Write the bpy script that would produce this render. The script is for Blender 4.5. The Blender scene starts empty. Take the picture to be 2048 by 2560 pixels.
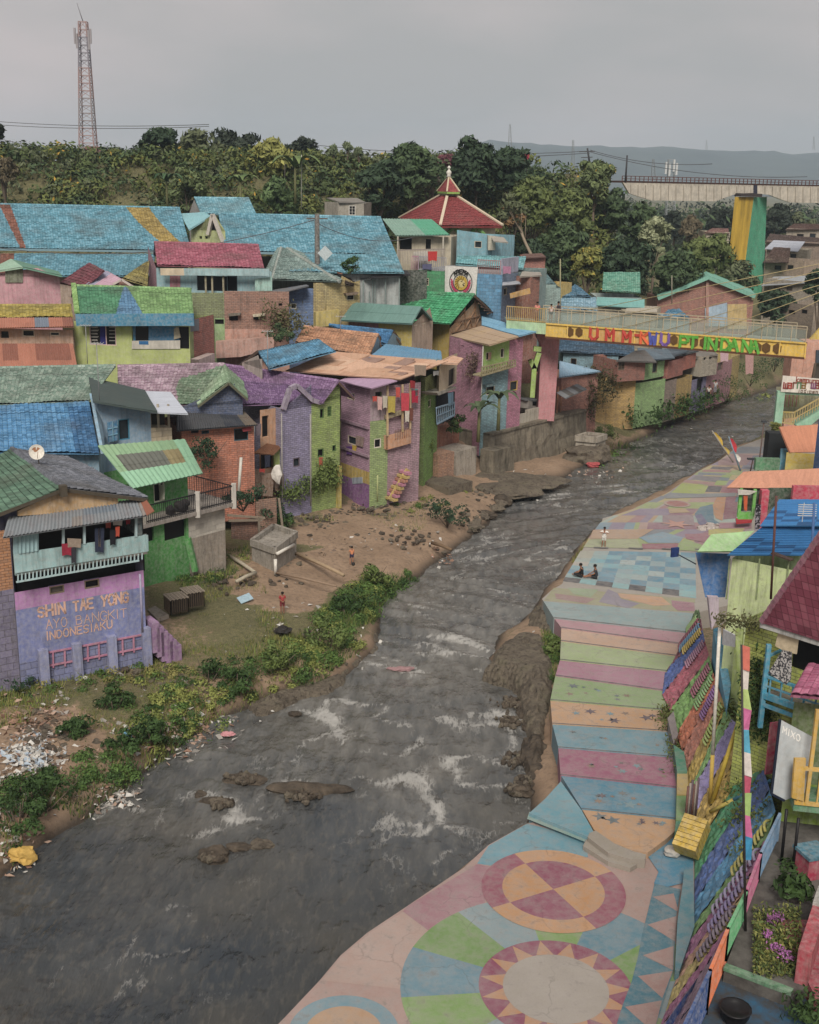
import bpy,bmesh,math,random
import numpy as np
from mathutils import Vector,Matrix,noise as mno
from math import radians,sin,cos,pi
random.seed(7);RNG=np.random.default_rng(7)
SC=bpy.context.scene
# ---------------------------------------------------------------- camera
FPX,PITCH,ROLL,CAMH=2950.0,radians(15.7),radians(1.2),24.0
CF=Vector((0,cos(PITCH),-sin(PITCH)))
_r0,_u0=Vector((1,0,0)),Vector((0,sin(PITCH),cos(PITCH)))
CR=_r0*cos(ROLL)+_u0*sin(ROLL);CU=_u0*cos(ROLL)-_r0*sin(ROLL)
CAM=Vector((0,0,CAMH))
cd=bpy.data.cameras.new('camera');cam=bpy.data.objects.new('camera',cd);SC.collection.objects.link(cam)
cd.sensor_fit='VERTICAL';cd.sensor_height=24.0;cd.lens=24.0*FPX/2560.0
cd.clip_start=0.5;cd.clip_end=20000
m=Matrix((CR,CU,-CF)).transposed().to_4x4();m.translation=CAM
cam.matrix_world=m;SC.camera=cam
# ---------------------------------------------------------------- sky, sun, exposure
SUN_EL,SUN_AZ=radians(44),radians(183)
w=bpy.data.worlds.new('World');SC.world=w;w.use_nodes=True
nt=w.node_tree;bg=nt.nodes['Background']
sk=nt.nodes.new('ShaderNodeTexSky');sk.sky_type='NISHITA';sk.sun_disc=False
sk.sun_elevation=SUN_EL;sk.sun_rotation=SUN_AZ;sk.dust_density=6.0;sk.air_density=1.0;sk.altitude=400
hs=nt.nodes.new('ShaderNodeHueSaturation');hs.inputs['Saturation'].default_value=0.06
nt.links.new(sk.outputs[0],hs.inputs['Color'])
tc=nt.nodes.new('ShaderNodeTexCoord');mp=nt.nodes.new('ShaderNodeMapping');mp.inputs['Scale'].default_value=(1.6,1.6,5.0)
nz=nt.nodes.new('ShaderNodeTexNoise');nz.inputs['Scale'].default_value=1.7;nz.inputs['Detail'].default_value=5;nz.inputs['Roughness'].default_value=.5
rp=nt.nodes.new('ShaderNodeValToRGB');rp.color_ramp.elements[0].position=.42;rp.color_ramp.elements[1].position=.74
rp.color_ramp.elements[0].color=(4.4,4.3,4.25,1);rp.color_ramp.elements[1].color=(6.6,5.7,5.6,1)
mx=nt.nodes.new('ShaderNodeMix');mx.data_type='RGBA';mx.inputs[0].default_value=.86
nt.links.new(tc.outputs['Generated'],mp.inputs[0]);nt.links.new(mp.outputs[0],nz.inputs['Vector']);nt.links.new(nz.outputs['Fac'],rp.inputs[0])
nt.links.new(hs.outputs[0],mx.inputs[6]);nt.links.new(rp.outputs[0],mx.inputs[7])
nt.links.new(mx.outputs[2],bg.inputs['Color']);bg.inputs['Strength'].default_value=0.047
sd=bpy.data.lights.new('sun','SUN');sd.energy=1.5;sd.angle=radians(22);sd.color=(1,.93,.83)
so=bpy.data.objects.new('sun',sd);SC.collection.objects.link(so)
sv=Vector((sin(SUN_AZ)*cos(SUN_EL),cos(SUN_AZ)*cos(SUN_EL),sin(SUN_EL)))
so.rotation_euler=sv.to_track_quat('Z','Y').to_euler();so.location=(60,-40,90)
SC.view_settings.view_transform='Standard';SC.view_settings.look='None'
SC.view_settings.exposure=1.06;SC.view_settings.gamma=1.0;SC.view_settings.use_curve_mapping=False
SC.cycles.max_bounces=6;SC.cycles.diffuse_bounces=3;SC.cycles.glossy_bounces=2;SC.cycles.transmission_bounces=3
SC.cycles.volume_bounces=1;SC.cycles.transparent_max_bounces=6;SC.cycles.caustics_reflective=False;SC.cycles.caustics_refractive=False
# ---------------------------------------------------------------- picture point -> place
ZM={0:(0,0,1725/2048),1:(0,250,2.464),2:(650,250,2.464),3:(1250,250,2.1617),4:(0,600,2.875),5:(550,600,2.875),6:(1000,600,2.875),7:(1448,600,2.875),8:(0,1050,2.875),9:(450,850,2.875),10:(1000,900,2.875),11:(1448,1000,2.875),12:(1548,1450,3.45),13:(1548,1950,3.45),14:(0,1600,2.464),15:(600,1250,2.156),16:(700,1700,1.9167),17:(1300,1300,2.536),18:(0,0,1.6846),19:(1024,0,1.6846)}
def ray(p):
 if len(p)==2:p=(0,)+tuple(p)
 x0,y0,k=ZM[p[0]]
 return CF+CR*((x0+p[1]/k-1024)/FPX)+CU*((1280-y0-p[2]/k)/FPX)
def at(p,y=None,z=None):
 d=ray(p);t=(z-CAMH)/d.z if y is None else y/d.y
 return CAM+d*t
def onp(p,A,B):
 n=Vector((-(B[1]-A[1]),B[0]-A[0],0));d=ray(p)
 return CAM+d*(n.dot(Vector((A[0],A[1],0))-CAM)/n.dot(d))
def V2(p,z):return Vector((p[0],p[1],z))
# ---------------------------------------------------------------- materials
MATS={}
def lin(h,k=1.0):
 h=h.lstrip('#');o=[]
 for i in(0,2,4):
  c=int(h[i:i+2],16)/255;c=c/12.92 if c<.04045 else((c+.055)/1.055)**2.4
  o.append(min(.9,c*k))
 y=.3*o[0]+.6*o[1]+.1*o[2];o=[c+(y-c)*.12 for c in o]
 return(o[0],o[1],o[2],1)
GAIN=1.15
class NT:
 def __init__(s,name):
  s.m=bpy.data.materials.new(name);s.m.use_nodes=True;s.t=s.m.node_tree
  s.b=s.t.nodes['Principled BSDF'];s.b.inputs['Roughness'].default_value=.85;s.b.inputs['Specular IOR Level'].default_value=.25
 def n(s,typ,**kw):
  o=s.t.nodes.new('ShaderNode'+typ)
  for k,v in kw.items():
   if k in o.inputs:o.inputs[k].default_value=v
   else:setattr(o,k,v)
  return o
 def l(s,a,b):s.t.links.new(a,b)
 def coord(s,kind='Object',scale=(1,1,1)):
  c=s.n('TexCoord');mp=s.n('Mapping');mp.inputs['Scale'].default_value=scale
  s.l(c.outputs[kind],mp.inputs[0]);return mp.outputs[0]
 def noise(s,vec,scale,detail=4,rough=.55):
  o=s.n('TexNoise');o.inputs['Scale'].default_value=scale;o.inputs['Detail'].default_value=detail;o.inputs['Roughness'].default_value=rough
  s.l(vec,o.inputs['Vector']);return o.outputs['Fac']
 def ramp(s,fac,p0,p1,c0=(0,0,0,1),c1=(1,1,1,1)):
  r=s.n('ValToRGB');e=r.color_ramp.elements;e[0].position=p0;e[1].position=p1;e[0].color=c0;e[1].color=c1
  s.l(fac,r.inputs[0]);return r.outputs[0]
 def mix(s,fac,a,b,mode='MIX'):
  x=s.n('Mix');x.data_type='RGBA';x.blend_type=mode
  for sock,v in((x.inputs[0],fac),(x.inputs[6],a),(x.inputs[7],b)):
   if isinstance(v,(int,float)):sock.default_value=v
   elif isinstance(v,tuple):sock.default_value=v
   else:s.l(v,sock)
  return x.outputs[2]
 def math(s,op,a,b=0.0):
  x=s.n('Math');x.operation=op
  for sock,v in((x.inputs[0],a),(x.inputs[1],b)):
   if isinstance(v,(int,float)):sock.default_value=v
   else:s.l(v,sock)
  return x.outputs[0]
 def bump(s,h,st=.3,dist=.05):
  b=s.n('Bump');b.inputs['Strength'].default_value=st;b.inputs['Distance'].default_value=dist
  s.l(h,b.inputs['Height']);s.l(b.outputs[0],s.b.inputs['Normal'])
 def col(s,c):
  if isinstance(c,tuple):s.b.inputs['Base Color'].default_value=c
  else:s.l(c,s.b.inputs['Base Color'])
def sc(c,k):return(min(.95,c[0]*k),min(.95,c[1]*k),min(.95,c[2]*k),1)
def paint(h,dirt=.6,rough=.85,fine=6.0):
 key=('paint',h,dirt,rough)
 if key in MATS:return MATS[key]
 c=lin(h,GAIN);t=NT('paint_'+h);o=t.coord()
 n1=t.noise(o,.9,6,.65);n2=t.noise(o,fine,5,.6)
 a=t.mix(t.ramp(n1,.3,.7),sc(c,.68),sc(c,1.18))
 a=t.mix(t.ramp(n2,.35,.75),a,t.mix(.4,a,(.5,.48,.45,1)))
 n4=t.noise(o,2.3,8,.75);a=t.mix(t.math('MULTIPLY',t.ramp(n4,.55,.68),dirt*.8),a,(.13,.11,.09,1))
 st=t.noise(t.coord('Object',(2.6,2.6,.25)),1.9,6,.75)
 a=t.mix(t.math('MULTIPLY',t.ramp(st,.48,.72),dirt),a,(.05,.042,.034,1))
 t.col(a);t.b.inputs['Roughness'].default_value=rough;t.bump(n2,.25,.02)
 MATS[key]=t.m;return t.m
def plain(h,rough=.7,metal=0.0):
 key=('plain',h,rough,metal)
 if key in MATS:return MATS[key]
 c=lin(h,GAIN);t=NT('plain_'+h);o=t.coord()
 t.col(t.mix(t.ramp(t.noise(o,7,4),.3,.7),sc(c,.82),sc(c,1.12)))
 t.b.inputs['Roughness'].default_value=rough;t.b.inputs['Metallic'].default_value=metal
 MATS[key]=t.m;return t.m
def brick(h,bare=.0,bareh='8a5a48',bw=.34,bh=.13,dirt=.5,mort=.45):
 key=('brick',h,bare,bareh,bw,dirt)
 if key in MATS:return MATS[key]
 c=lin(h,GAIN);t=NT('brick_'+h);u=t.coord('UV');o=t.coord()
 b=t.n('TexBrick');b.inputs['Scale'].default_value=1;b.inputs['Brick Width'].default_value=bw;b.inputs['Row Height'].default_value=bh
 b.inputs['Mortar Size'].default_value=.016;b.inputs['Mortar Smooth'].default_value=.4;b.inputs['Bias'].default_value=-.2
 b.inputs['Color1'].default_value=sc(c,1.2);b.inputs['Color2'].default_value=sc(c,.72);b.inputs['Mortar'].default_value=sc(c,mort)
 t.l(u,b.inputs['Vector'])
 n1=t.noise(o,1.3,7,.7);n2=t.noise(o,9,4)
 a=t.mix(t.ramp(n1,.32,.72),t.mix(.42,b.outputs['Color'],(.06,.05,.05,1)),b.outputs['Color'])
 if bare>0:
  bc=lin(bareh,GAIN)
  a=t.mix(t.ramp(t.noise(o,.75,8,.7),1-bare,1.06-bare),a,t.mix(b.outputs['Fac'],sc(bc,.9),sc(bc,.5)))
 st=t.noise(t.coord('Object',(2.0,2.0,.2)),1.5,5,.7)
 a=t.mix(t.math('MULTIPLY',t.ramp(st,.5,.8),dirt),a,(.04,.034,.03,1))
 t.col(t.mix(t.ramp(n2,.3,.8),a,t.mix(.2,a,(.6,.58,.55,1))))
 t.bump(t.math('SUBTRACT',t.math('MULTIPLY',n2,.5),b.outputs['Fac']),.5,.02)
 MATS[key]=t.m;return t.m
def tile(h,fade=.35,fadeh='b9b3a8',moss=.35,tw=.24,th=.30):
 key=('tile',h,fade,fadeh,moss)
 if key in MATS:return MATS[key]
 c=lin(h,GAIN);t=NT('tile_'+h);u=t.coord('UV',(1/tw,1/th,1));o=t.coord()
 sn=t.n('VectorMath');sn.operation='FLOOR';t.l(u,sn.inputs[0])
 wn=t.n('TexWhiteNoise');wn.noise_dimensions='2D';t.l(sn.outputs[0],wn.inputs['Vector'])
 a=t.mix(wn.outputs['Value'],sc(c,.72),sc(c,1.2))
 n1=t.noise(o,.7,7,.7);n2=t.noise(o,5,6,.7)
 pale=t.math('MULTIPLY',t.ramp(t.math('ADD',t.math('MULTIPLY',wn.outputs['Value'],.35),t.math('MULTIPLY',n2,.75)),.52,.78),fade)
 a=t.mix(pale,a,lin(fadeh));a=t.mix(t.math('MULTIPLY',t.ramp(t.noise(o,.33,5,.6),.5,.68),.45),a,t.mix(.5,sc(c,.6),lin('8a7f74')))
 a=t.mix(t.math('MULTIPLY',t.ramp(n1,.45,.7),moss),a,(.035,.036,.03,1))
 a=t.mix(t.math('MULTIPLY',t.ramp(n2,.55,.75),moss*.8),a,(.05,.045,.035,1))
 fr=t.n('VectorMath');fr.operation='FRACTION';t.l(u,fr.inputs[0]);sx=t.n('SeparateXYZ');t.l(fr.outputs[0],sx.inputs[0])
 gap=t.math('MAXIMUM',t.ramp(sx.outputs['X'],.0,.2,(1,1,1,1),(0,0,0,1)),t.ramp(sx.outputs['Y'],.0,.16,(1,1,1,1),(0,0,0,1)))
 a=t.mix(t.math('MULTIPLY',gap,.72),a,sc(c,.22))
 t.col(a);t.bump(n2,.3,.02);t.b.inputs['Roughness'].default_value=.8
 MATS[key]=t.m;return t.m
def sheet(h,rust=.4,rusth='6b4a38',rough=.7):
 key=('sheet',h,rust,rusth)
 if key in MATS:return MATS[key]
 c=lin(h,GAIN);t=NT('sheet_'+h);o=t.coord();u=t.coord('UV',(1.2,.12,1))
 n1=t.noise(o,.8,6,.7);n2=t.noise(u,4,5,.7);n3=t.noise(o,8,4)
 a=t.mix(t.ramp(n2,.3,.7),sc(c,.8),sc(c,1.15))
 a=t.mix(t.math('MULTIPLY',t.ramp(t.math('ADD',t.math('MULTIPLY',n1,.6),t.math('MULTIPLY',n2,.45)),.5,.68),rust),a,lin(rusth))
 a=t.mix(t.math('MULTIPLY',t.ramp(n3,.5,.8),.3),a,sc(c,.4))
 t.col(a);t.b.inputs['Roughness'].default_value=rough
 MATS[key]=t.m;return t.m
def leaf(ha,hb,hc=None,yl=.06):
 key=('leaf',ha,hb,hc)
 if key in MATS:return MATS[key]
 t=NT('leaf_'+ha);o=t.coord();g=t.n('NewGeometry')
 n=t.noise(o,.45,4,.6)
 a=t.mix(t.ramp(n,.35,.65),lin(ha),lin(hb))
 a=t.mix(.35,a,t.mix(g.outputs['Random Per Island'],sc(lin(ha),.6),sc(lin(hb),1.35)))
 if hc:a=t.mix(t.math('GREATER_THAN',g.outputs['Random Per Island'],1-yl),a,lin(hc))
 t.col(a);t.b.inputs['Roughness'].default_value=.65;t.b.inputs['Specular IOR Level'].default_value=.15
 MATS[key]=t.m;return t.m
DARK=None
def dark():
 return plain('17171a',.35)
# ---------------------------------------------------------------- mesh builder
class MB:
 def __init__(s):s.v=[];s.f=[];s.mi=[];s.uv=[];s.n=0;s.sm=[]
 def add(s,vs,fs,mi=0,uv=None,smooth=False):
  b=s.n;s.v.extend([tuple(v)for v in vs]);s.n+=len(vs)
  for k,f in enumerate(fs):
   s.f.append(tuple(i+b for i in f));s.mi.append(mi if isinstance(mi,int)else mi[k]);s.sm.append(smooth)
   s.uv.append(None if uv is None else[uv[i]for i in f])
  return s
 def quad(s,a,b,c,d,mi=0):return s.add([a,b,c,d],[(0,1,2,3)],mi)
 def poly(s,pts,mi=0):return s.add(pts,[tuple(range(len(pts)))],mi)
 def box(s,c,size,mi=0,rz=0.0,M=None):
  x,y,z=size[0]/2,size[1]/2,size[2]/2
  vs=[Vector((i,j,k))for k in(-z,z)for j in(-y,y)for i in(-x,x)]
  M=(Matrix.Rotation(rz,3,'Z')if M is None else M);vs=[M@v+Vector(c)for v in vs]
  return s.add(vs,[(0,2,3,1),(4,5,7,6),(0,1,5,4),(2,6,7,3),(0,4,6,2),(1,3,7,5)],mi)
 def beam(s,a,b,wd,ht=None,mi=0,up=Vector((0,0,1))):
  a,b=Vector(a),Vector(b);d=b-a;L=d.length
  if L<1e-6:return s
  d/=L;x=d.cross(up)
  if x.length<1e-4:x=d.cross(Vector((1,0,0)))
  x.normalize();y=x.cross(d);ht=ht or wd
  return s.box((a+b)/2,(wd,L,ht),mi,M=Matrix((x,d,y)).transposed())
 def tube(s,pts,rs,seg=8,mi=0,cap=True,smooth=True):
  pts=[Vector(p)for p in pts];rs=rs if isinstance(rs,(list,tuple))else[rs]*len(pts)
  vs=[];fs=[];px=None
  for i,p in enumerate(pts):
   d=(pts[min(i+1,len(pts)-1)]-pts[max(i-1,0)]).normalized()
   x=d.cross(Vector((0,0,1))if px is None else px.cross(d))if px is None else px-d*px.dot(d)
   if x.length<1e-4:x=d.cross(Vector((1,0,.1)))
   x.normalize();px=x;y=d.cross(x)
   for k in range(seg):a=2*pi*k/seg;vs.append(p+(x*cos(a)+y*sin(a))*rs[i])
  for i in range(len(pts)-1):
   for k in range(seg):k2=(k+1)%seg;fs.append((i*seg+k,i*seg+k2,(i+1)*seg+k2,(i+1)*seg+k))
  if cap:fs.append(tuple(range(seg-1,-1,-1)));fs.append(tuple((len(pts)-1)*seg+k for k in range(seg)))
  return s.add(vs,fs,mi,smooth=smooth)
 def prism(s,pts,z0,z1,mi=0):
  n=len(pts);vs=[V2(p,z0)for p in pts]+[V2(p,z1)for p in pts]
  return s.add(vs,[tuple(range(n-1,-1,-1)),tuple(range(n,2*n))]+[(i,(i+1)%n,n+(i+1)%n,n+i)for i in range(n)],mi)
 def extr(s,pts,off,mi=0):
  n=len(pts);off=Vector(off);vs=[Vector(p)for p in pts];vs+=[v+off for v in vs]
  return s.add(vs,[tuple(range(n)),tuple(range(2*n-1,n-1,-1))]+[(i,n+i,n+(i+1)%n,(i+1)%n)for i in range(n)],mi)
 def blob(s,c,r,mi=0,sub=2,jit=.25,sq=(1,1,1),rnd=random):
  bm=bmesh.new();bmesh.ops.create_icosphere(bm,subdivisions=sub,radius=1)
  ph=[rnd.uniform(0,6)for _ in range(6)]
  vs=[]
  for v in bm.verts:
   p=v.co;k=1+jit*(sin(p.x*3+ph[0])*.5+sin(p.y*4+ph[1])*.4+sin(p.z*5+ph[2])*.4+sin((p.x+p.z)*7+ph[3])*.25)
   if jit>.1:k+=jit*.9*mno.fractal(p*2.1+Vector((ph[4],ph[5],ph[0])),.8,2.1,4)
   vs.append(Vector(c)+Vector((p.x*sq[0],p.y*sq[1],p.z*sq[2]))*r*k)
  fs=[tuple(v.index for v in f.verts)for f in bm.faces];bm.free()
  return s.add(vs,fs,mi)
 def build(s,name,mats,parent=None,label=None):
  me=bpy.data.meshes.new(name);ob=bpy.data.objects.new(name,me);SC.collection.objects.link(ob)
  off=Vector(parent['_o'])if parent is not None else Vector((0,0,0))
  vs=np.array(s.v,dtype=np.float32).reshape(-1,3)-np.array(off,dtype=np.float32)
  me.from_pydata(vs.tolist(),[],s.f)
  if not isinstance(mats,(list,tuple)):mats=[mats]
  for m_ in mats:me.materials.append(m_)
  me.polygons.foreach_set('material_index',np.array(s.mi,dtype=np.int32))
  me.polygons.foreach_set('use_smooth',np.array(s.sm,dtype=bool))
  me.update()
  ul=me.uv_layers.new(name='UVMap');nl=len(me.loops)
  N=np.zeros(len(me.polygons)*3,dtype=np.float32);me.polygons.foreach_get('normal',N);N=N.reshape(-1,3)
  lt=np.zeros(len(me.polygons),dtype=np.int32);me.polygons.foreach_get('loop_total',lt)
  li=np.zeros(nl,dtype=np.int32);me.loops.foreach_get('vertex_index',li)
  NN=np.repeat(N,lt,axis=0);P=vs[li]
  flat=np.abs(NN[:,2])>.75;hx=np.stack([-NN[:,1],NN[:,0]],1);hl=np.linalg.norm(hx,axis=1)+1e-6;hx/=hl[:,None]
  U=np.where(flat,P[:,0],P[:,0]*hx[:,0]+P[:,1]*hx[:,1]);W=np.where(flat,P[:,1],P[:,2])
  uv=np.stack([U,W],1)
  if any(x is not None for x in s.uv):
   k=0
   for x,n in zip(s.uv,lt):
    if x is not None:uv[k:k+n]=x
    k+=n
  ul.data.foreach_set('uv',uv.astype(np.float32).ravel())
  if parent is not None:ob.parent=parent
  if label:ob['label']=label
  ob['_o']=tuple(off)
  return ob
def T(name,label,cat,loc,group=None):
 o=bpy.data.objects.new(name,None);SC.collection.objects.link(o);o.location=loc;o['_o']=tuple(loc)
 o.empty_display_size=.3;o['label']=label;o['category']=cat
 if group:o['group']=group
 return o
def tag(o,label,cat,group=None,kind=None):
 if label:o['label']=label;o['category']=cat
 if group:o['group']=group
 if kind:o['kind']=kind
 return o
def struct(mb,name,mats):
 o=mb.build(name,mats);o['kind']='structure';return o
# ---------------------------------------------------------------- walls, windows, roofs
def wall(par,A,B,z0,z1,mats,wins=(),bands=None,peak=None,name='wall',rec=.16,label=None,frame='b8ad98',topB=None):
 """upright wall A-B with real openings; wins: (p_topleft, p_botright, kind) picture points on this wall; bands: [(z, mi)] rising"""
 A,B=Vector((A[0],A[1],0)),Vector((B[0],B[1],0));L=(B-A).length;d=(B-A)/L;n=Vector((d.y,-d.x,0))
 if n.dot(CAM-A)<0:n=-n
 mb=MB();ws=[]
 for wn in wins:
  if isinstance(wn[0],(int,float)):s0,s1,h0,h1=wn[:4];kd=wn[4]if len(wn)>4 else 'open'
  else:
   a,b=onp(wn[0],A,B),onp(wn[1],A,B);s0,s1=sorted(((a-A).dot(d),(b-A).dot(d)));h1,h0=max(a.z,b.z),min(a.z,b.z)
   kd=wn[2]if len(wn)>2 else 'open'
  s0,s1,h0,h1=max(s0,.02),min(s1,L-.02),max(h0,z0+.02),min(h1,z1-.02)
  if s1-s0>.05 and h1-h0>.05:ws.append((s0,s1,h0,h1,kd))
 S=sorted({0,L}|{x for q in ws for x in q[:2]});bz=[b[0]for b in bands]if bands else[]
 Hh=sorted({z0,z1}|{x for q in ws for x in q[2:4]}|{x for x in bz if z0<x<z1})
 Pt=lambda s,h,o=0.0:A+d*s+Vector((0,0,h))+n*o
 for i in range(len(S)-1):
  for j in range(len(Hh)-1):
   cs,ch=(S[i]+S[i+1])/2,(Hh[j]+Hh[j+1])/2
   if any(q[0]<cs<q[1]and q[2]<ch<q[3]for q in ws):continue
   mi=0
   if bands:
    for bzz,bm_ in bands:
     if ch>bzz:mi=bm_
   mb.quad(Pt(S[i],Hh[j]),Pt(S[i+1],Hh[j]),Pt(S[i+1],Hh[j+1]),Pt(S[i],Hh[j+1]),mi)
 if peak is not None:
  for pk in(peak if isinstance(peak,list)else[peak]):
   mb.poly([Pt(0,z1),Pt(L,z1)]+[Pt(max(0,min(L,q[0])),q[1])for q in(pk if isinstance(pk,list)else[pk])],bands[-1][1]if bands else 0)
 for(s0,s1,h0,h1,kd)in ws:
  for a,b in(((s0,h0),(s1,h0)),((s1,h0),(s1,h1)),((s1,h1),(s0,h1)),((s0,h1),(s0,h0))):
   mb.quad(Pt(*a),Pt(*b),Pt(b[0],b[1],-rec),Pt(a[0],a[1],-rec))
 wo=mb.build(name,mats,par,label)
 for(s0,s1,h0,h1,kd)in ws:
  f=MB();t=min(.06,(s1-s0)/6);q=MB();o=-.05
  def bar(a,b,w_=t):f.beam(Pt(*a,o),Pt(*b,o),w_,.07,up=n)
  if kd!='hole':
   bar((s0+t/2,h0+t),(s0+t/2,h1-t));bar((s1-t/2,h0+t),(s1-t/2,h1-t));bar((s0,h0+t/2),(s1,h0+t/2));bar((s0,h1-t/2),(s1,h1-t/2))
   if kd=='grid':
    bar(((s0+s1)/2,h0+t),((s0+s1)/2,h1-t),t*.6)
    for g in(1,2):bar((s0+t,h0+(h1-h0)*g/3),(s1-t,h0+(h1-h0)*g/3),t*.4)
   if kd=='split':bar((s0+(s1-s0)*.62,h0+t),(s0+(s1-s0)*.62,h1-t))
   wn_=f.build('window',plain(frame),par)
  q.quad(Pt(s0,h0,-rec),Pt(s1,h0,-rec),Pt(s1,h1,-rec),Pt(s0,h1,-rec))
  if kd=='hole':q.build('opening',dark(),par)
  else:q.build('pane',random.choice([dark(),dark(),dark(),plain('2c343a',.2),plain('5f5750',.6)]),wn_)
 return wo
def slab(mb,A,B,C,D,kind='tile',mi=0,thick=.06,tw=.24,th=.30,seed=0):
 """roof surface: A-B eave (left to right), D-C upper edge"""
 A,B,C,D=map(Vector,(A,B,C,D));W=max((B-A).length,(C-D).length);Hh=max((D-A).length,(C-B).length)
 nrm=(B-A).cross(D-A)
 if(C-D).length>(B-A).length:nrm=(C-D).cross(D-A)
 nrm.normalize()
 if nrm.z<0:nrm=-nrm
 rnd=np.random.default_rng(seed+int(W*100))
 if kind=='tile':
  nu,nv=max(2,round(W/tw)),max(2,round(Hh/th));ns=4
  us=np.linspace(0,1,nu*ns+1);prof=np.tile(np.array([0,.030,.045,.028]),nu);prof=np.append(prof,0)
  vsj=[];hts=[]
  for j in range(nv):
   vsj+=[j/nv,(j+1)/nv];hts+=[.045,0.0]
  vsj=np.array(vsj);hts=np.array(hts)
 elif kind in('corr','corr2'):
  nu=max(4,round(W/(.16 if kind=='corr' else.3)));ns=4;us=np.linspace(0,1,nu*ns+1)
  prof=np.append(np.tile(np.array([0,.03,.055,.03]),nu),0);nv=max(1,round(Hh/1.8))
  vsj=[];hts=[]
  for j in range(nv):vsj+=[(j+q/4)/nv for q in range(5)];hts+=[.02-.005*q for q in range(5)]
  vsj=np.array(vsj);hts=np.array(hts)
 else:
  nu=max(1,round(W/.9));us=np.linspace(0,1,nu*2+1);prof=np.append(np.tile(np.array([0.0,0.0]),nu),0)
  nv=max(1,round(Hh/1.7));vsj=[];hts=[]
  for j in range(nv):vsj+=[j/nv,(j+.5)/nv,(j+1)/nv];hts+=[.025,.012,0]
  vsj=np.array(vsj);hts=np.array(hts)
 a,b,c,dd=(np.array(x)for x in(A,B,C,D));Uu,Vv=np.meshgrid(us,vsj)
 P=(a*((1-Uu)*(1-Vv))[...,None]+b*(Uu*(1-Vv))[...,None]+c*(Uu*Vv)[...,None]+dd*((1-Uu)*Vv)[...,None])
 h=prof[None,:]+hts[:,None]
 if kind=='tile':
  jit=rnd.normal(0,.009,(len(vsj)//2,nu));jit=np.repeat(np.repeat(jit,2,0),ns,1);h[:,:-1]+=jit
  sag=np.sin(Uu*5+seed)*.05*np.sin(Vv*3.1)+np.sin(Uu*11+seed*2+Vv*3)*.03;h=h+sag
 elif kind=='flat':h=h+np.sin(Uu*9+seed)*.012
 P=P+h[...,None]*np.array(nrm)
 R,Cn=P.shape[:2];idx=np.arange(R*Cn).reshape(R,Cn)
 f=np.stack([idx[:-1,:-1],idx[:-1,1:],idx[1:,1:],idx[1:,:-1]],-1).reshape(-1,4)
 uv=np.stack([Uu*W,np.minimum(Vv,.9999)*Hh],-1).reshape(-1,2)
 if kind=='tile':uv=np.stack([(Uu*nu).reshape(-1)*tw,(Vv*nv).reshape(-1)*th],-1)
 mif=mi
 if callable(mi):
  um,vm=(Uu[:-1,:-1]+Uu[1:,1:])/2,(Vv[:-1,:-1]+Vv[1:,1:])/2
  mif=[int(mi(x,y))for x,y in zip(um.ravel(),vm.ravel())]
 mb.add([tuple(x)for x in P.reshape(-1,3)],[tuple(map(int,x))for x in f],mif,[tuple(x)for x in uv],smooth=False)
 dn=nrm*(-thick);nn=[A,B,C,D]
 m0=mi if isinstance(mi,int)else 0
 vs=nn+[p+dn for p in nn]
 mb.add(vs,[(7,6,5,4),(0,4,5,1),(1,5,6,2),(2,6,7,3),(3,7,4,0)],m0)
 return mb
def rafters(mb,A,B,n,wd=.07,ln=.5,mi=0):pass
def mirror_eave(E0,E1,R0,R1):
 return[Vector((2*r[0]-e[0],2*r[1]-e[1],e[2]))for e,r in((E0,R0),(E1,R1))]
def ridgecap(mb,a,b,r=.13,mi=0):
 a,b=Vector(a),Vector(b);n=max(2,int((b-a).length/.35));pts=[]
 for i in range(n):
  p,q=a.lerp(b,i/n),a.lerp(b,(i+1)/n);mb.tube([p,q],[r*1.12,r*.92],6,mi,cap=True,smooth=False)
def hull(par,pts,z0,z1,mats,name='wall',mi=None,label=None,open=True):
 mb=MB();n=len(pts)
 for i in range(n-1 if open else n):
  a,b=pts[i],pts[(i+1)%n];mb.quad(V2(a,z0),V2(b,z0),V2(b,z1),V2(a,z1),mi[i]if mi else 0)
 return mb.build(name,mats,par,label)
def perp(A,B,D):
 d=Vector((B[0]-A[0],B[1]-A[1],0)).normalized();n=Vector((-d.y,d.x,0))
 if n.dot(Vector((A[0],A[1],0))-Vector((0,0,0)))<0:n=-n
 return n*D
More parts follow.
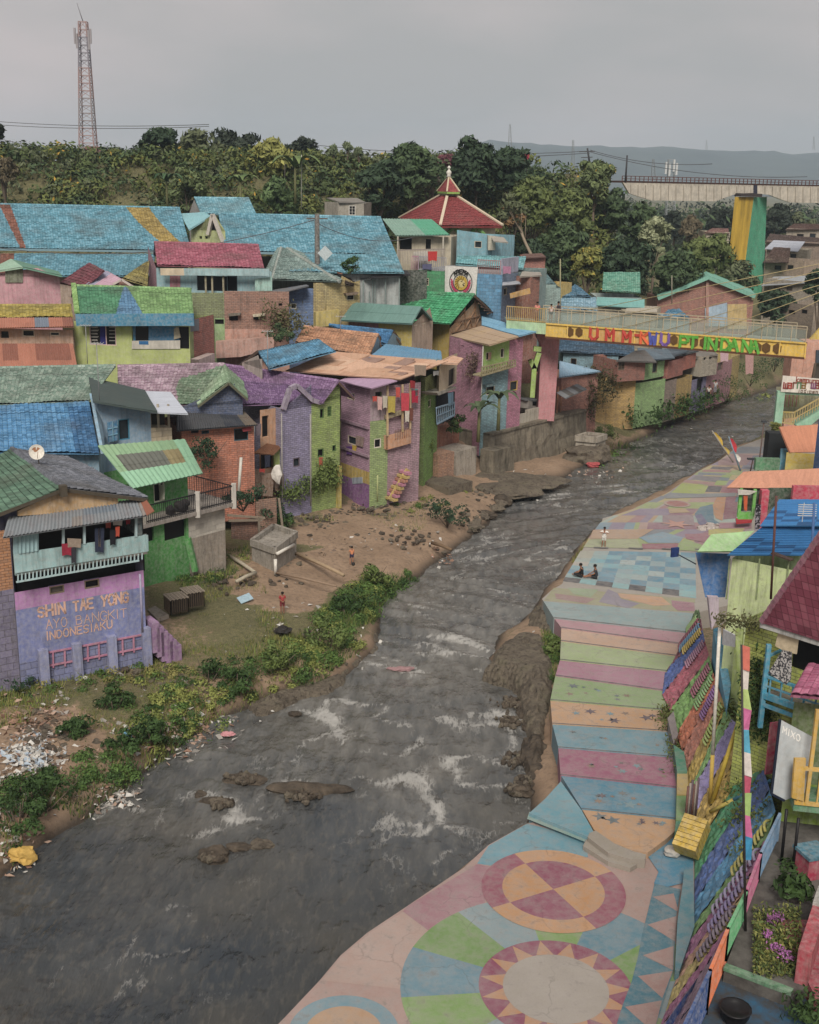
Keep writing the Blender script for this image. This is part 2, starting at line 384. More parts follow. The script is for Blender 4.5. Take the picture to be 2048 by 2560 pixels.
FONT={'A':[[(0,0),(.5,1),(1,0)],[(.2,.38),(.8,.38)]],'B':[[(0,0),(0,1),(.7,1),(.85,.8),(.7,.55),(0,.55)],[(.7,.55),(1,.3),(.8,0),(0,0)]],'D':[[(0,0),(0,1),(.6,1),(1,.65),(1,.35),(.6,0),(0,0)]],'E':[[(1,0),(0,0),(0,1),(1,1)],[(0,.5),(.8,.5)]],'G':[[(1,.8),(.7,1),(.3,1),(0,.7),(0,.3),(.3,0),(.8,0),(1,.2),(1,.45),(.6,.45)]],'H':[[(0,0),(0,1)],[(1,0),(1,1)],[(0,.5),(1,.5)]],'I':[[(.5,0),(.5,1)]],'K':[[(0,0),(0,1)],[(1,1),(0,.45)],[(.25,.58),(1,0)]],'L':[[(0,1),(0,0),(1,0)]],'M':[[(0,0),(0,1),(.5,.4),(1,1),(1,0)]],'N':[[(0,0),(0,1),(1,0),(1,1)]],'O':[[(.3,0),(0,.3),(0,.7),(.3,1),(.7,1),(1,.7),(1,.3),(.7,0),(.3,0)]],'P':[[(0,0),(0,1),(.75,1),(1,.8),(1,.62),(.75,.45),(0,.45)]],'R':[[(0,0),(0,1),(.75,1),(1,.8),(1,.62),(.75,.48),(0,.48)],[(.5,.48),(1,0)]],'S':[[(1,.85),(.75,1),(.25,1),(0,.8),(.1,.58),(.9,.42),(1,.2),(.75,0),(.25,0),(0,.15)]],'T':[[(.5,0),(.5,1)],[(0,1),(1,1)]],'U':[[(0,1),(0,.25),(.3,0),(.7,0),(1,.25),(1,1)]],'W':[[(0,1),(.25,0),(.5,.65),(.75,0),(1,1)]],'Y':[[(0,1),(.5,.5),(1,1)],[(.5,.5),(.4,0)]],'X':[[(0,0),(1,1)],[(0,1),(1,0)]],'C':[[(1,.85),(.7,1),(.3,1),(0,.7),(0,.3),(.3,0),(.7,0),(1,.15)]],'-':[[(.1,.5),(.9,.5)]],'.':[[(.4,.0),(.6,.0)]],'a':[[(0,.55),(.8,.55),(.8,0),(0,0),(0,.3),(.8,.3)]],'w':[[(0,.6),(0,0),(.5,0),(.5,.5)],[(.5,0),(1,0),(1,.6)]],'r':[[(.1,0),(.1,.6),(.8,.6)]],'n':[[(0,0),(0,.6),(.8,.6),(.8,0)]],'m':[[(0,0),(0,.6),(.5,.6),(.5,0)],[(.5,.6),(1,.6),(1,0)]],'p':[[(0,-.3),(0,.6),(.8,.6),(.8,0),(0,0)]],'u':[[(0,.6),(0,0),(.8,0),(.8,.6)]],'g':[[(.8,.6),(0,.6),(0,0),(.8,0)],[(.8,.6),(.8,-.3),(0,-.3)]],'k':[[(0,0),(0,1)],[(.8,.6),(0,.3),(.8,0)]],'j':[[(.6,.6),(.6,-.3),(.1,-.3)]],'o':[[(0,0),(0,.6),(.8,.6),(.8,0),(0,0)]],'d':[[(.8,1),(.8,0),(0,0),(0,.6),(.8,.6)]],'i':[[(.4,0),(.4,.6)]],}
def lettering(mb,text,P,dx,up,size,wr=.62,gap=.28,st=.16,nrm=None,mi=0,wob=0.0,depth=.03):
 """painted or cut-out letters: strokes laid on a wall; dx, up unit vectors in the wall"""
 P,dx,up=Vector(P),Vector(dx).normalized(),Vector(up).normalized();nrm=Vector(nrm)if nrm is not None else dx.cross(up).normalized()
 x=0.0;rnd=random.Random(len(text))
 for ch in text:
  if ch==' ':x+=size*.5;continue
  w_=size*(.25 if ch in 'Ii.' else wr);k=1+rnd.uniform(-wob,wob);yo=rnd.uniform(-wob,wob)*size*.5
  for stroke in FONT.get(ch,[]):
   q=[P+dx*(x+a*w_)+up*(yo+b*size*k)for a,b in stroke]
   for i in range(len(q)-1):
    e=(q[i+1]-q[i]).normalized()*st*size*.45
    mb.beam(q[i]-e,q[i+1]+e,st*size,depth,mi,up=nrm)
  x+=w_+size*gap
 return x
# ================================================================ terrain, river, promenade
def pz(p,z=0.0):q=at(p,z=z);return(q.x,q.y)
EL=[(-34,-5),(-20,26)]+[pz((0,u,v))if 0 else pz((u,v))for u,v in[(0,1850),(130,1760),(330,1610),(480,1510),(590,1462),(710,1440),(800,1370),(805,1300),(815,1262),(860,1230),(960,1160),(1010,1120),(1100,1040),(1180,1010),(1280,960),(1420,890)]]+[(41,140),(56,162),(72,190),(95,240),(140,330),(260,520)]
ER=[(-12,-5),(-6,20)]+[pz(p)for p in[(600,2156),(720,2050),(880,1900),(1110,1730)]]+[pz(p)for p in[(1115,1690),(1100,1620),(1125,1560),(1095,1500),(1100,1440),(1070,1412),(1022,1398),(1050,1345),(1110,1295),(1150,1235),(1195,1185),(1235,1130),(1290,1085),(1440,1008),(1545,945),(1640,905)]]+[(46,125),(60,148),(80,185),(104,236),(150,325),(270,510)]
def sdist(pl,X,Y):
 pl=np.array(pl);best=np.full(X.shape,1e9);sg=np.ones(X.shape)
 for i in range(len(pl)-1):
  a,b=pl[i],pl[i+1];d=b-a;L2=d@d
  t=np.clip(((X-a[0])*d[0]+(Y-a[1])*d[1])/L2,0,1)
  px,py=X-a[0]-t*d[0],Y-a[1]-t*d[1];ds=np.hypot(px,py);c=d[0]*(Y-a[1])-d[1]*(X-a[0])
  m_=ds<best-1e-9;best=np.where(m_,ds,best);sg=np.where(m_,np.sign(c),sg)
 return best*sg
def vnoise(X,Y,s,seed=0):
 r=np.random.default_rng(seed);n=64;g=r.random((n,n));x,y=X/s,Y/s
 xi,yi=np.floor(x).astype(int),np.floor(y).astype(int);fx,fy=x-xi,y-yi;fx=fx*fx*(3-2*fx);fy=fy*fy*(3-2*fy)
 G=lambda i,j:g[i%n,j%n]
 return(G(xi,yi)*(1-fx)+G(xi+1,yi)*fx)*(1-fy)+(G(xi,yi+1)*(1-fx)+G(xi+1,yi+1)*fx)*fy
def fbm(X,Y,s,seed=0,o=4):return sum(vnoise(X,Y,s/2**i,seed+i)/2**i for i in range(o))/sum(1/2**i for i in range(o))
RAIL=[(-400,60),(-70,148),(-20,160),(34,186),(62,200),(110,222),(400,340)]
def gheight(X,Y):
 dl=sdist(EL,X,Y);dr=-sdist(ER,X,Y)
 hl=np.interp(dl,[-4,-1,0,.35,.8,1.6,5,9,13,19,27,36,44,60],[-1.6,-.8,-.1,.35,.75,1.0,1.5,1.8,2.4,5.5,8.0,10.2,11.5,12.5])
 far=np.clip((Y-84)/12,0,1);hf=np.interp(dl,[-4,-1,0,.5,2,5,8,14,24,44],[-1.6,-.8,-.1,.45,1.3,2.5,3.5,5.0,8.5,12])
 lo=np.interp(dl,[-4,-1,0,.5,2,4.5,7,12,24,44],[-1.6,-.8,-.1,.3,.55,.8,2.6,4.6,8.5,12]);f2=np.clip((Y-105)/7,0,1);hf=lo*(1-f2)+hf*f2;hl=hl*(1-far)+hf*far
 fy=np.clip((Y-112)/20,0,1);hl=np.where(dl>0,hl*(1-fy)+np.minimum(hl,4+.18*dl)*fy,hl)
 hr=np.interp(dr,[-4,-1,0,.4,1.2,3,10,14,22,60],[-1.6,-.8,-.1,.35,.6,.8,.9,1.2,2.5,5])
 h=np.where(dl>-.01,hl,np.where(dr>-.01,hr,np.maximum(np.where(dl>-6,hl,-1.6),np.where(dr>-6,hr,-1.6))))
 er=np.abs(sdist(RAIL,X,Y));emb=np.interp(er,[0,3.5,22,34],[25.6,25.4,12,0])
 emb=emb*np.clip((34-X)/10,0,1);h=np.maximum(h,np.where(dl>14,emb,-9))
 h=np.where((np.abs(X)>200)|(Y>260),np.minimum(h,6+.0*X),h)
 return h
def axis(a,b,st,far0,far1):
 x=list(np.arange(a,b+.01,st));k=st
 y=b
 while y<far1:k*=1.25;y+=k;x.append(y)
 k=st;y=a
 while y>far0:k*=1.25;y-=k;x.insert(0,y)
 return np.array(x)
gx,gy=axis(-44,44,.5,-6000,6000),axis(24,128,.5,-60,9000)
GX,GY=np.meshgrid(gx,gy);GZ=gheight(GX,GY)
near=(np.abs(GX)<120)&(GY<260);GZ=GZ+np.where(near,(fbm(GX,GY,3.2,5)-.5)*.55+(fbm(GX,GY,1.3,9,2)-.5)*.26,0)
idx=np.arange(GX.size).reshape(GX.shape);gf=np.stack([idx[:-1,:-1],idx[:-1,1:],idx[1:,1:],idx[1:,:-1]],-1).reshape(-1,4)
g=MB();g.add(np.stack([GX,GY,GZ],-1).reshape(-1,3).tolist(),gf.tolist(),smooth=True)
t=NT('earth');o=t.coord();at_=t.n('Attribute');at_.attribute_name='grass'
n1,n2,n3=t.noise(o,.5,7,.7),t.noise(o,4,6,.7),t.noise(o,18,4,.7)
dirt=t.mix(t.ramp(n1,.3,.7),lin('8a725b'),lin('ab9076'));dirt=t.mix(t.ramp(n2,.45,.75),dirt,lin('6a5848'));dirt=t.mix(t.math('MULTIPLY',t.ramp(n3,.6,.7),.5),dirt,lin('a8a097'))
gr=t.mix(t.ramp(n2,.3,.7),lin('5a5a3c'),lin('857c56'));gr=t.mix(t.ramp(n3,.45,.7),gr,lin('3a3f28'))
k=t.math('ADD',at_.outputs['Fac'],t.math('MULTIPLY',t.math('SUBTRACT',n2,.5),1.1))
c_=t.mix(t.ramp(k,.35,.6),dirt,gr);wet=t.n('SeparateXYZ');t.l(o,wet.inputs[0])
wz=t.math('ADD',wet.outputs['Z'],t.math('MULTIPLY',n2,.5));c_=t.mix(t.ramp(wz,.3,.75,(1,1,1,1),(0,0,0,1)),c_,lin('463d34'))
t.col(c_);t.bump(t.math('ADD',n2,t.math('MULTIPLY',n3,.5)),.6,.12)
go=struct(g,'ground',t.m)
DIRT=[[pz(p,1.4)for p in[(560,1190),(720,1150),(830,1110),(960,1130),(860,1180),(700,1235),(640,1290),(560,1290),(500,1270),(480,1230)]]]
def inpoly(pl,X,Y):
 c=np.zeros(X.shape,bool);n=len(pl)
 for i in range(n):
  (x1,y1),(x2,y2)=pl[i],pl[(i+1)%n]
  if y1==y2:continue
  c^=((y1>Y)!=(y2>Y))&(X<(x2-x1)*(Y-y1)/(y2-y1)+x1)
 return c
DL=sdist(EL,GX,GY)
grass=np.where(DL>0,.54,.25)+(fbm(GX,GY,4,3)-.5)*.9
grass=np.where(inpoly(DIRT[0],GX,GY),-.3,grass)
grass=np.where((DL>0)&(GY>71)&(GY<108)&(DL<9),grass-.75,grass)
grass=np.where((DL>0)&(DL<.8),grass-.4,grass);grass=np.where(GY>112,grass+.3,grass)
TRASH=[pz(p,1.2)for p in[(-60,1520),(180,1495),(240,1600),(200,1680),(40,1730),(-60,1740)]]
grass=np.where(inpoly(TRASH,GX,GY),grass-.35,grass)
a_=go.data.attributes.new('grass','FLOAT','POINT');a_.data.foreach_set('value',grass.astype(np.float32).ravel())
# ---- water
wx,wy=np.arange(-36,50,.26),np.arange(22,146,.26);WX,WY=np.meshgrid(wx,wy)
dl,dr=sdist(EL,WX,WY),-sdist(ER,WX,WY);keep=(dl<1.2)&(dr<3.0)
fl=np.interp(WY,[20,55,70,100,145],[.9,.55,.15,.55,.55])
S1,S2=WX*np.cos(fl)-WY*np.sin(fl),WX*np.sin(fl)+WY*np.cos(fl)
rapid=np.zeros(WX.shape)
for p,r,a in[((700,1500),1.7,1),((880,1440),2.2,.9),((960,1360),2.2,1),((1010,1375),1.3,1),((745,1555),2.2,.8),((640,1640),1.6,.6),((890,1640),2.0,1),((900,1700),1.9,1),((1010,1570),2.4,.8),((860,1690),1.4,1),((930,1600),2.2,.9),((820,1400),1.6,.8),((480,1715),1.2,.8),((440,1670),1.0,.6),((250,1725),1.2,.5),((450,1585),1.3,.5),((880,1190),2,.4),((860,1280),2,.5),((1320,1035),3,.7),((1150,1170),3,.6),((1150,1050),4,.5),((1050,1150),4,.5),((1060,1520),1.6,.8),((900,1500),4,.55),((960,1650),3.5,.5),((990,1250),5,.35),((1380,960),7,.45),((300,1990),2,.3),((210,2020),1.2,.4),((900,1780),1.2,.6),((650,1560),2,.4)]:
 c=at(p,z=0);rapid=np.maximum(rapid,a*np.exp(-((WX-c.x)**2+((WY-c.y)*.7)**2)/(r*r)))
cal=np.interp(WY,[30,44,58,80,140],[.75,.85,1.0,.85,.8])
wz=(fbm(S1,S2*.55,1.7,21)-.5)*.42*cal+(fbm(S1,S2*.8,.8,22,2)-.5)*.17*cal+(fbm(S1,S2,1.0,23,3)-.4)*.40*rapid
rdg=1-np.abs(2*fbm(S1,S2*.7,1.9,31,3)-1);foam=np.clip(rapid,0,1)*.86*(.22+.9*np.clip((rdg-.72)*2.6,0,.8))*(.5+fbm(S1,S2,.9,36,2))+np.clip((rdg-.9)*4,0,.3)*cal
wi=np.arange(WX.size).reshape(WX.shape);wf=np.stack([wi[:-1,:-1],wi[:-1,1:],wi[1:,1:],wi[1:,:-1]],-1).reshape(-1,4)
kf=keep[:-1,:-1].ravel();wf=wf[kf];used=np.unique(wf);remap=np.full(WX.size,-1);remap[used]=np.arange(len(used))
wb=MB();wb.add(np.stack([WX,WY,wz],-1).reshape(-1,3)[used].tolist(),remap[wf].tolist(),smooth=True)
t=NT('river_water');o=t.coord('Object',(1,1,1));at_=t.n('Attribute');at_.attribute_name='foam'
mp_=t.n('Mapping');mp_.inputs['Rotation'].default_value=(0,0,-.5);mp_.inputs['Scale'].default_value=(2.4,.8,1);t.l(o,mp_.inputs[0])
w1,w2,w3=t.noise(mp_.outputs[0],.75,3,.5),t.noise(mp_.outputs[0],1.7,4,.62),t.noise(o,.14,3)
base=t.mix(t.ramp(w3,.35,.65),lin('2f373f'),lin('474540'));base=t.mix(t.ramp(w2,.5,.8),base,lin('57544e'))
rg_=t.math('ABSOLUTE',t.math('SUBTRACT',t.noise(mp_.outputs[0],1.25,5,.65),.5));ae=t.n('Attribute');ae.attribute_name='aerated_reflection';base=t.mix(t.math('MULTIPLY',ae.outputs['Fac'],t.ramp(w1,.3,.62,(.35,.35,.35,1),(1,1,1,1))),base,lin('8d8a84'));ff=t.math('MULTIPLY',t.ramp(t.math('SUBTRACT',at_.outputs['Fac'],t.math('MULTIPLY',rg_,3.2)),.16,.62),.85)
t.col(t.mix(ff,base,lin('aeaca7')));t.l(t.mix(ff,(.07,.07,.07,1),(.7,.7,.7,1)),t.b.inputs['Roughness'])
t.b.inputs['Specular IOR Level'].default_value=.5;t.b.inputs['IOR'].default_value=1.33
t.bump(t.math('MULTIPLY',t.math('ADD',w1,t.math('MULTIPLY',w2,.36)),t.ramp(t.noise(o,.3,4,.6),.3,.65,(.35,.35,.35,1),(1.25,1.25,1.25,1))),.8,.3)
wo=struct(wb,'water',t.m);aer_refl=np.clip(np.interp(WY,[32,44,60,90,140],[.04,.32,.55,.42,.35])*(.45+1.1*(fbm(S1,S2*.35,4.5,71)-.25))+rapid*.35,0,.9);a_=wo.data.attributes.new('aerated_reflection','FLOAT','POINT');a_.data.foreach_set('value',aer_refl.reshape(-1)[used].astype(np.float32));a_=wo.data.attributes.new('foam','FLOAT','POINT');a_.data.foreach_set('value',foam.reshape(-1)[used].astype(np.float32))  # sky reflection painted in as paler mid-river colour, with aeration at the rapids
# ---- promenade: solid concrete, each painted field a sheet on top
def mural(h):
 key=('mural',h)
 if key in MATS:return MATS[key]
 c=lin(h,GAIN*.84);t=NT('mural_'+h);o=t.coord();n1,n2,n3=t.noise(o,.55,7,.72),t.noise(o,3,6,.7),t.noise(o,14,4,.7)
 a=t.mix(t.ramp(n1,.32,.7),sc(c,.86),t.mix(.22,c,(.42,.40,.38,1)))
 a=t.mix(t.math('MULTIPLY',t.ramp(n2,.4,.7),.5),a,(.33,.30,.28,1));a=t.mix(t.math('MULTIPLY',t.ramp(n3,.55,.7),.22),a,sc(c,.45))
 a=t.mix(t.math('MULTIPLY',t.ramp(n2,.58,.76),.42),a,(.10,.09,.08,1))
 vo=t.n('TexVoronoi');vo.feature='DISTANCE_TO_EDGE';vo.inputs['Scale'].default_value=.42;wv=t.n('VectorMath');wv.operation='ADD';nn=t.n('TexNoise');nn.inputs['Scale'].default_value=1.5;nn.inputs['Detail'].default_value=4;t.l(o,nn.inputs['Vector']);t.l(o,wv.inputs[0]);t.l(nn.outputs['Color'],wv.inputs[1]);t.l(wv.outputs[0],vo.inputs['Vector'])
 a=t.mix(t.math('MULTIPLY',t.ramp(vo.outputs['Distance'],.004,.014,(1,1,1,1),(0,0,0,1)),t.ramp(n1,.4,.6,(0,0,0,1),(.3,.3,.3,1))),a,(.09,.08,.075,1))
 t.col(a);t.bump(n3,.2,.015);t.b.inputs['Roughness'].default_value=.75;MATS[key]=t.m;return t.m
class Paint:
 def __init__(s):s.mb=MB();s.ms=[];s.lv={}
 def mi(s,h):
  m_=mural(h)
  if m_ not in s.ms:s.ms.append(m_)
  return s.ms.index(m_)
 def poly(s,pts,z,h,lay=1):s.mb.poly([V2(at(p,z=z),z+.004*lay)for p in pts],s.mi(h))
 def wpoly(s,pts,z,h,lay=1):s.mb.poly([V2(p,z+.004*lay)for p in pts],s.mi(h))
 def sector(s,c,r0,r1,a0,a1,z,h,lay):
  n=max(3,int(abs(a1-a0)/.08));q=[a0+(a1-a0)*i/n for i in range(n+1)]
  for i in range(n):
   a,b=q[i],q[i+1];P=[(c.x+r1*cos(a),c.y+r1*sin(a)),(c.x+r1*cos(b),c.y+r1*sin(b))]
   P+=[(c.x+r0*cos(b),c.y+r0*sin(b)),(c.x+r0*cos(a),c.y+r0*sin(a))]if r0>0 else[(c.x,c.y)]
   s.wpoly(P,z,h,lay)
 def star(s,p,z,r,h,lay,n=5,lineonly=False):
  c=at(p,z=z);a0=random.uniform(0,1)
  pts=[(c.x+(r if i%2==0 else r*.42)*cos(a0+i*pi/n),c.y+(r if i%2==0 else r*.42)*sin(a0+i*pi/n))for i in range(2*n)]
  vs=[V2(c,z+.004*lay)]+[V2(q,z+.004*lay)for q in pts];s.mb.add(vs,[(0,1+i,1+(i+1)%(2*n))for i in range(2*n)],s.mi(h))
Z1,Z2=1.2,1.9
pv=Paint();W2=lambda p,z:pz(p,z)
PLAZA=[pz((16,a,b),Z1)for a,b in[(-60,1700),(20,1620),(190,1440),(290,1320),(420,1210),(600,1090),(880,900),(1000,790),(1180,690),(1300,660),(1480,700)]]+[pz((13,a,b),Z1)for a,b in[(300,250),(520,300),(700,420),(690,1300),(560,1700),(440,2100),(300,2600)]]+[(3.5,20),(-4.5,20)]
pv.mb.prism(PLAZA,-.9,Z1,pv.mi('a98b82'))
P16=lambda*q:[(16,a,b)for a,b in q]
pv.poly(P16((1185,688),(1470,762),(1476,850),(1320,822),(1120,838),(1010,890),(945,880),(1000,795)),Z1,'5f97a8',1)
pv.poly(P16((945,882),(1010,895),(980,1080),(730,1215),(590,1110),(610,1085)),Z1,'9f727c',1)
pv.poly(P16((590,1112),(730,1215),(640,1300),(575,1480),(200,1440),(290,1330),(425,1215)),Z1,'b0958a',1)
c1=at((16,1310,1005),z=Z1);r1=(at((16,1652,1005),z=Z1)-at((16,968,1005),z=Z1)).length/2;a0=radians(118)
c2=at((16,1322,1478),z=Z1);e=(at((16,1680,1478),z=Z1)-at((16,945,1478),z=Z1)).length/2;R2,RW=e*2.02,e*.685
for i in range(12):pv.sector(c2,e,R2,i*pi/6+.12,(i+1)*pi/6+.12,Z1,['6f9450','5c8798','7c9e58','8199a0'][i%4],2)
pv.sector(c2,RW*.9,e,0,2*pi,Z1,'8d4a62',3)
for i in range(15):
 a=2*pi*i/15;b=pi/15;P=[(c2 .x+RW*.95*cos(a-b),c2 .y+RW*.95*sin(a-b)),(c2 .x+e*.99*cos(a),c2 .y+e*.99*sin(a)),(c2 .x+RW*.95*cos(a+b),c2 .y+RW*.95*sin(a+b))]
 pv.wpoly(P,Z1,'b98a64',4)
pv.sector(c2,0,RW,0,2*pi,Z1,'a49c92',5)
for i in range(4):
 pv.sector(c1,r1*.71,r1,a0+i*pi/2,a0+(i+1)*pi/2,Z1,['c08f60','93495f'][(i+1)%2],6)
 pv.sector(c1,0,r1*.71,a0+i*pi/2,a0+(i+1)*pi/2,Z1,['bd8a58','8e4860'][i%2],6)
c3=at((16,305,1690),z=Z1);r3=(at((16,575,1690),z=Z1)-at((16,40,1690),z=Z1)).length/2
pv.sector(c3,r3*.7,r3,0,2*pi,Z1,'6d92a0',2);pv.sector(c3,0,r3*.7,0,2*pi,Z1,'b3906f',2)
P13=lambda*q:[(13,a,b)for a,b in q]
STRIP=P13((305,900),(250,1130),(200,1330),(165,1520),(110,1740),(30,1950),(-80,2300),(260,2300),(370,1960),(470,1640),(490,1200),(530,950))
pv.poly(STRIP[:],Z1,'3f7587',8)
for tr in[((290,1015),(470,985),(515,1150)),((245,1255),(498,1180),(480,1400)),((205,1520),(470,1440),(465,1650)),((160,1700),(462,1655),(372,1890)),((50,1965),(368,1910),(300,2190))]:
 pv.poly(P13(*tr),Z1,'a1807a',9)
pv.poly(P13((480,430),(230,640),(340,800),(300,900),(420,930),(540,900),(640,780),(640,660),(560,600)),Z1,'3c86a6',10)
# raised field with the painted stripes, a low riser between neighbours
L17=[(150,515,1100,592),(215,620,1060,712),(262,682,1040,787),(260,765,1010,862),(255,885,965,960),(225,985,930,1082),(193,1140,925,1204),(205,1290,960,1338),(243,1440,985,1502),(258,1615,1000,1694),(392,1830,1005,1894),(468,1960,1010,1960)]
SCOL=['8aa2a4','b58791','c2a088','9db07c','a8758a','88a36c','c0966e','6793a3','9c5a76','4c87a0','c09468']
zs=[Z2-.045*i for i in range(12)]
for i in range(11):
 xl,yl,xr,yr=L17[i];xl2,yl2,xr2,yr2=L17[i+1];z=zs[i]
 P=[(17,xl,yl),(17,xr,yr),(17,xr2,yr2),(17,xl2,yl2)]
 if i==10:P=[(17,xl,yl),(17,xr,yr),(17,1005,1950),(17,930,2020),(17,810,2108),(17,700,2090),(17,590,2045),(17,xl2,yl2)]
 pv.mb.prism([pz(q,z)for q in P][::-1],-.9,z,pv.mi(SCOL[i]))
# thin dark gap line along the nose of the step
 if i<10:pv.poly([(17,xl2,yl2-5),(17,xr2,yr2-5),(17,xr2,yr2),(17,xl2,yl2)],z,'4a4b50',1)
for i in(5,6,7,8,9,10):
 for q in range(9):
  xl,yl,xr,yr=L17[i];xl2,yl2,xr2,yr2=L17[i+1];f,gq=random.uniform(.12,.9),random.uniform(.3,.75)
  yy=(yl+(yr-yl)*f)*(1-gq)+(yl2+(yr2-yl2)*f)*gq;xx=(xl+(xr-xl)*f)*(1-gq)+(xl2+(xr2-xl2)*f)*gq
  pv.star((17,xx,yy),zs[i],random.choice([.12,.16,.22,.32]),random.choice(['5b6a70','6d8f9a','5a4a55','86705f']),2,random.choice([5,5,6]))
# lower ramp beside the steps, curved concrete steps
pv.mb.prism([pz((17,a,b),1.55)for a,b in[(260,1650),(390,1830),(468,1968),(430,2000),(60,1850),(160,1760)]][::-1],-.9,1.5,pv.mi('5f9aab'))
pv.poly([(17,a,b)for a,b in[(60,1850),(430,2000),(410,2040),(45,1895)]],1.36,'7fa29a',1)
st=MB()
for k_,(off,zz)in enumerate([((0,0),1.56),((-30,55),1.38)]):
 P=[(440,1985),(480,1968),(600,2050),(720,2100),(800,2120),(795,2150),(700,2150+off[1]),(560,2110+off[1]),(430+off[0],2010+off[1])]
 st.prism([pz((17,a,b),zz)for a,b in P][::-1],.6,zz,0)
st.build('concrete_steps',mural('9a9183'),None)
so_=bpy.data.objects['concrete_steps'];tag(so_,'curved grey concrete steps between the orange star stripe and the circle mural','steps')
# checker field and the far painted field
FARB=[pz((17,a,b),Z2)for a,b in[(150,515),(140,500),(200,445),(268,405),(290,350),(380,220),(440,110),(520,10)]]+[pz((11,a,b),Z2)for a,b in[(170,850),(350,800),(520,720),(640,665),(740,595),(860,510),(1000,440),(1120,350),(1180,325),(1390,250)]]+[(46,116),(50,100),(34,84),(27,78),(21,66),(17.5,61)]
pv.mb.prism([pz((17,1100,592),Z2)]+FARB[::-1],-.9,Z2,pv.mi('a39c92'))
for a,b in[((150,515,1100,592),(210,440,1110,500))]:
 pv.poly([(17,150,512),(17,1100,588),(17,1112,500),(17,215,430)],Z2,'9b9a78',1)
for P,h in[([(620,465),(900,490),(960,540),(850,545),(750,520),(640,495)],'c39a78'),([(560,440),(620,465),(640,500),(760,530),(690,560),(500,520)],'8b8494'),([(960,510),(1105,525),(1110,580),(1000,575),(965,545)],'9d6f7e'),([(220,465),(480,500),(420,530),(230,500)],'9c7f7c'),([(300,430),(500,440),(450,490),(340,470)],'93a584')]:
 pv.poly([(17,a,b)for a,b in P],Z2,h,2+P[0][0]*.001)
TL,TR,BR,BL=(17,385,195),(17,1112,207),(17,1118,497),(17,272,388)
q=[Vector(pz(p,Z2))for p in(TL,TR,BR,BL)];NC,NR=8,8
for i in range(NR):
 for j in range(NC):
  f=lambda a,b:(q[0]*(1-a)+q[1]*a)*(1-b)+(q[3]*(1-a)+q[2]*a)*b
  h=random.choice(['8fa8ae','6b9bb0','a0b4b5','7badb8','87a0a8','9aaeae'])if(i+j)%2 else random.choice(['7fa8b0','6a95a8','5f8fa5','90aeb0'])
  if i==NR-1:h='4c4f54' if j%2==0 else '86b3b6'
  if j<1 and i<4:h=random.choice(['a9aa9c','a2ada6','b0ada3'])
  pv.wpoly([f(j/NC,(i+1)/NR),f((j+1)/NC,(i+1)/NR),f((j+1)/NC,i/NR),f(j/NC,i/NR)],Z2,h,2)
for P,h in[([(740,597),(930,618),(900,675),(660,668)],'9fae5c'),([(930,617),(1030,622),(1010,665),(905,660)],'55565e'),([(1030,625),(1200,630),(1150,672),(1015,665)],'97666f'),([(960,478),(1110,482),(1080,503),(940,496)],'66646a'),([(900,500),(1100,508),(1080,522),(880,516)],'a57b7c'),([(860,520),(1060,530),(1040,545),(850,538)],'7d8791'),([(840,545),(1030,552),(985,590),(800,572)],'76757c'),([(760,575),(985,592),(970,615),(745,592)],'a4837f'),([(1030,538),(1100,535),(1085,560),(1020,556)],'8fa560'),([(990,580),(1060,585),(1040,615),(970,612)],'94ab5e'),([(1020,556),(1085,560),(1070,582),(1000,578)],'6d8089'),([(1000,440),(1120,385),(1260,400),(1200,470),(1000,470)],'a08385'),([(1180,470),(1300,465),(1280,495),(1160,500)],'858a9a'),([(1250,400),(1330,395),(1310,420),(1240,420)],'6f7684'),([(830,820),(870,770),(960,750),(970,860),(1020,890),(860,895)],'5d8091'),([(870,900),(830,830),(880,820),(930,890)],'6f6d8c'),([(960,760),(990,700),(1055,700),(1040,800),(1030,870),(980,850)],'b98a66'),([(1055,700),(1140,690),(1130,850),(1035,860)],'8d5f6c'),([(1000,890),(1240,870),(1240,925),(1010,925)],'9d7180'),([(640,780),(760,780),(800,810),(650,815)],'b29a78'),([(600,830),(820,830),(830,900),(600,900)],'96848a'),([(100,935),(540,930),(420,1000),(75,1000)],'b3967c'),([(75,1005),(420,1000),(450,1070),(30,1060)],'a3ab84'),([(430,990),(600,950),(750,990),(720,1030),(500,1030)],'7f9cac'),([(450,1035),(715,1033),(700,1075),(460,1072)],'9a6671'),([(720,1030),(760,1000),(900,1050),(860,1090),(700,1080)],'93ab6d'),([(760,965),(950,960),(920,1030),(770,1000)],'9b6a78'),([(930,930),(1190,925),(1160,975),(930,975)],'b5ad5e'),([(650,680),(1130,670),(1120,695),(620,710)],'858c90'),([(1130,700),(1180,690),(1170,730),(1120,735)],'5d7a8c')]:
 pv.poly([(11,a,b)for a,b in P],Z2,h,1+.21*(_k:=globals().get('_k',0)+1))
ELX,ERX=([250,325,350,440,510,595,665,720,800,850,1000,1056],[1390,1185,1125,1005,865,745,645,525,355,175,62,35]),([250,400,500,680,850,925,1000,1056],[1395,1330,1200,1140,1140,1240,1000,900])
rows_=[335,385,430,470,505,540,575,612,650,690,735,780,830,880,930,990,1050];PALF=['a37f82','7d97a5','98a870','b39a7c','8f8398','9fb0a8','b0958c','7f8790','b5a878','95727f']
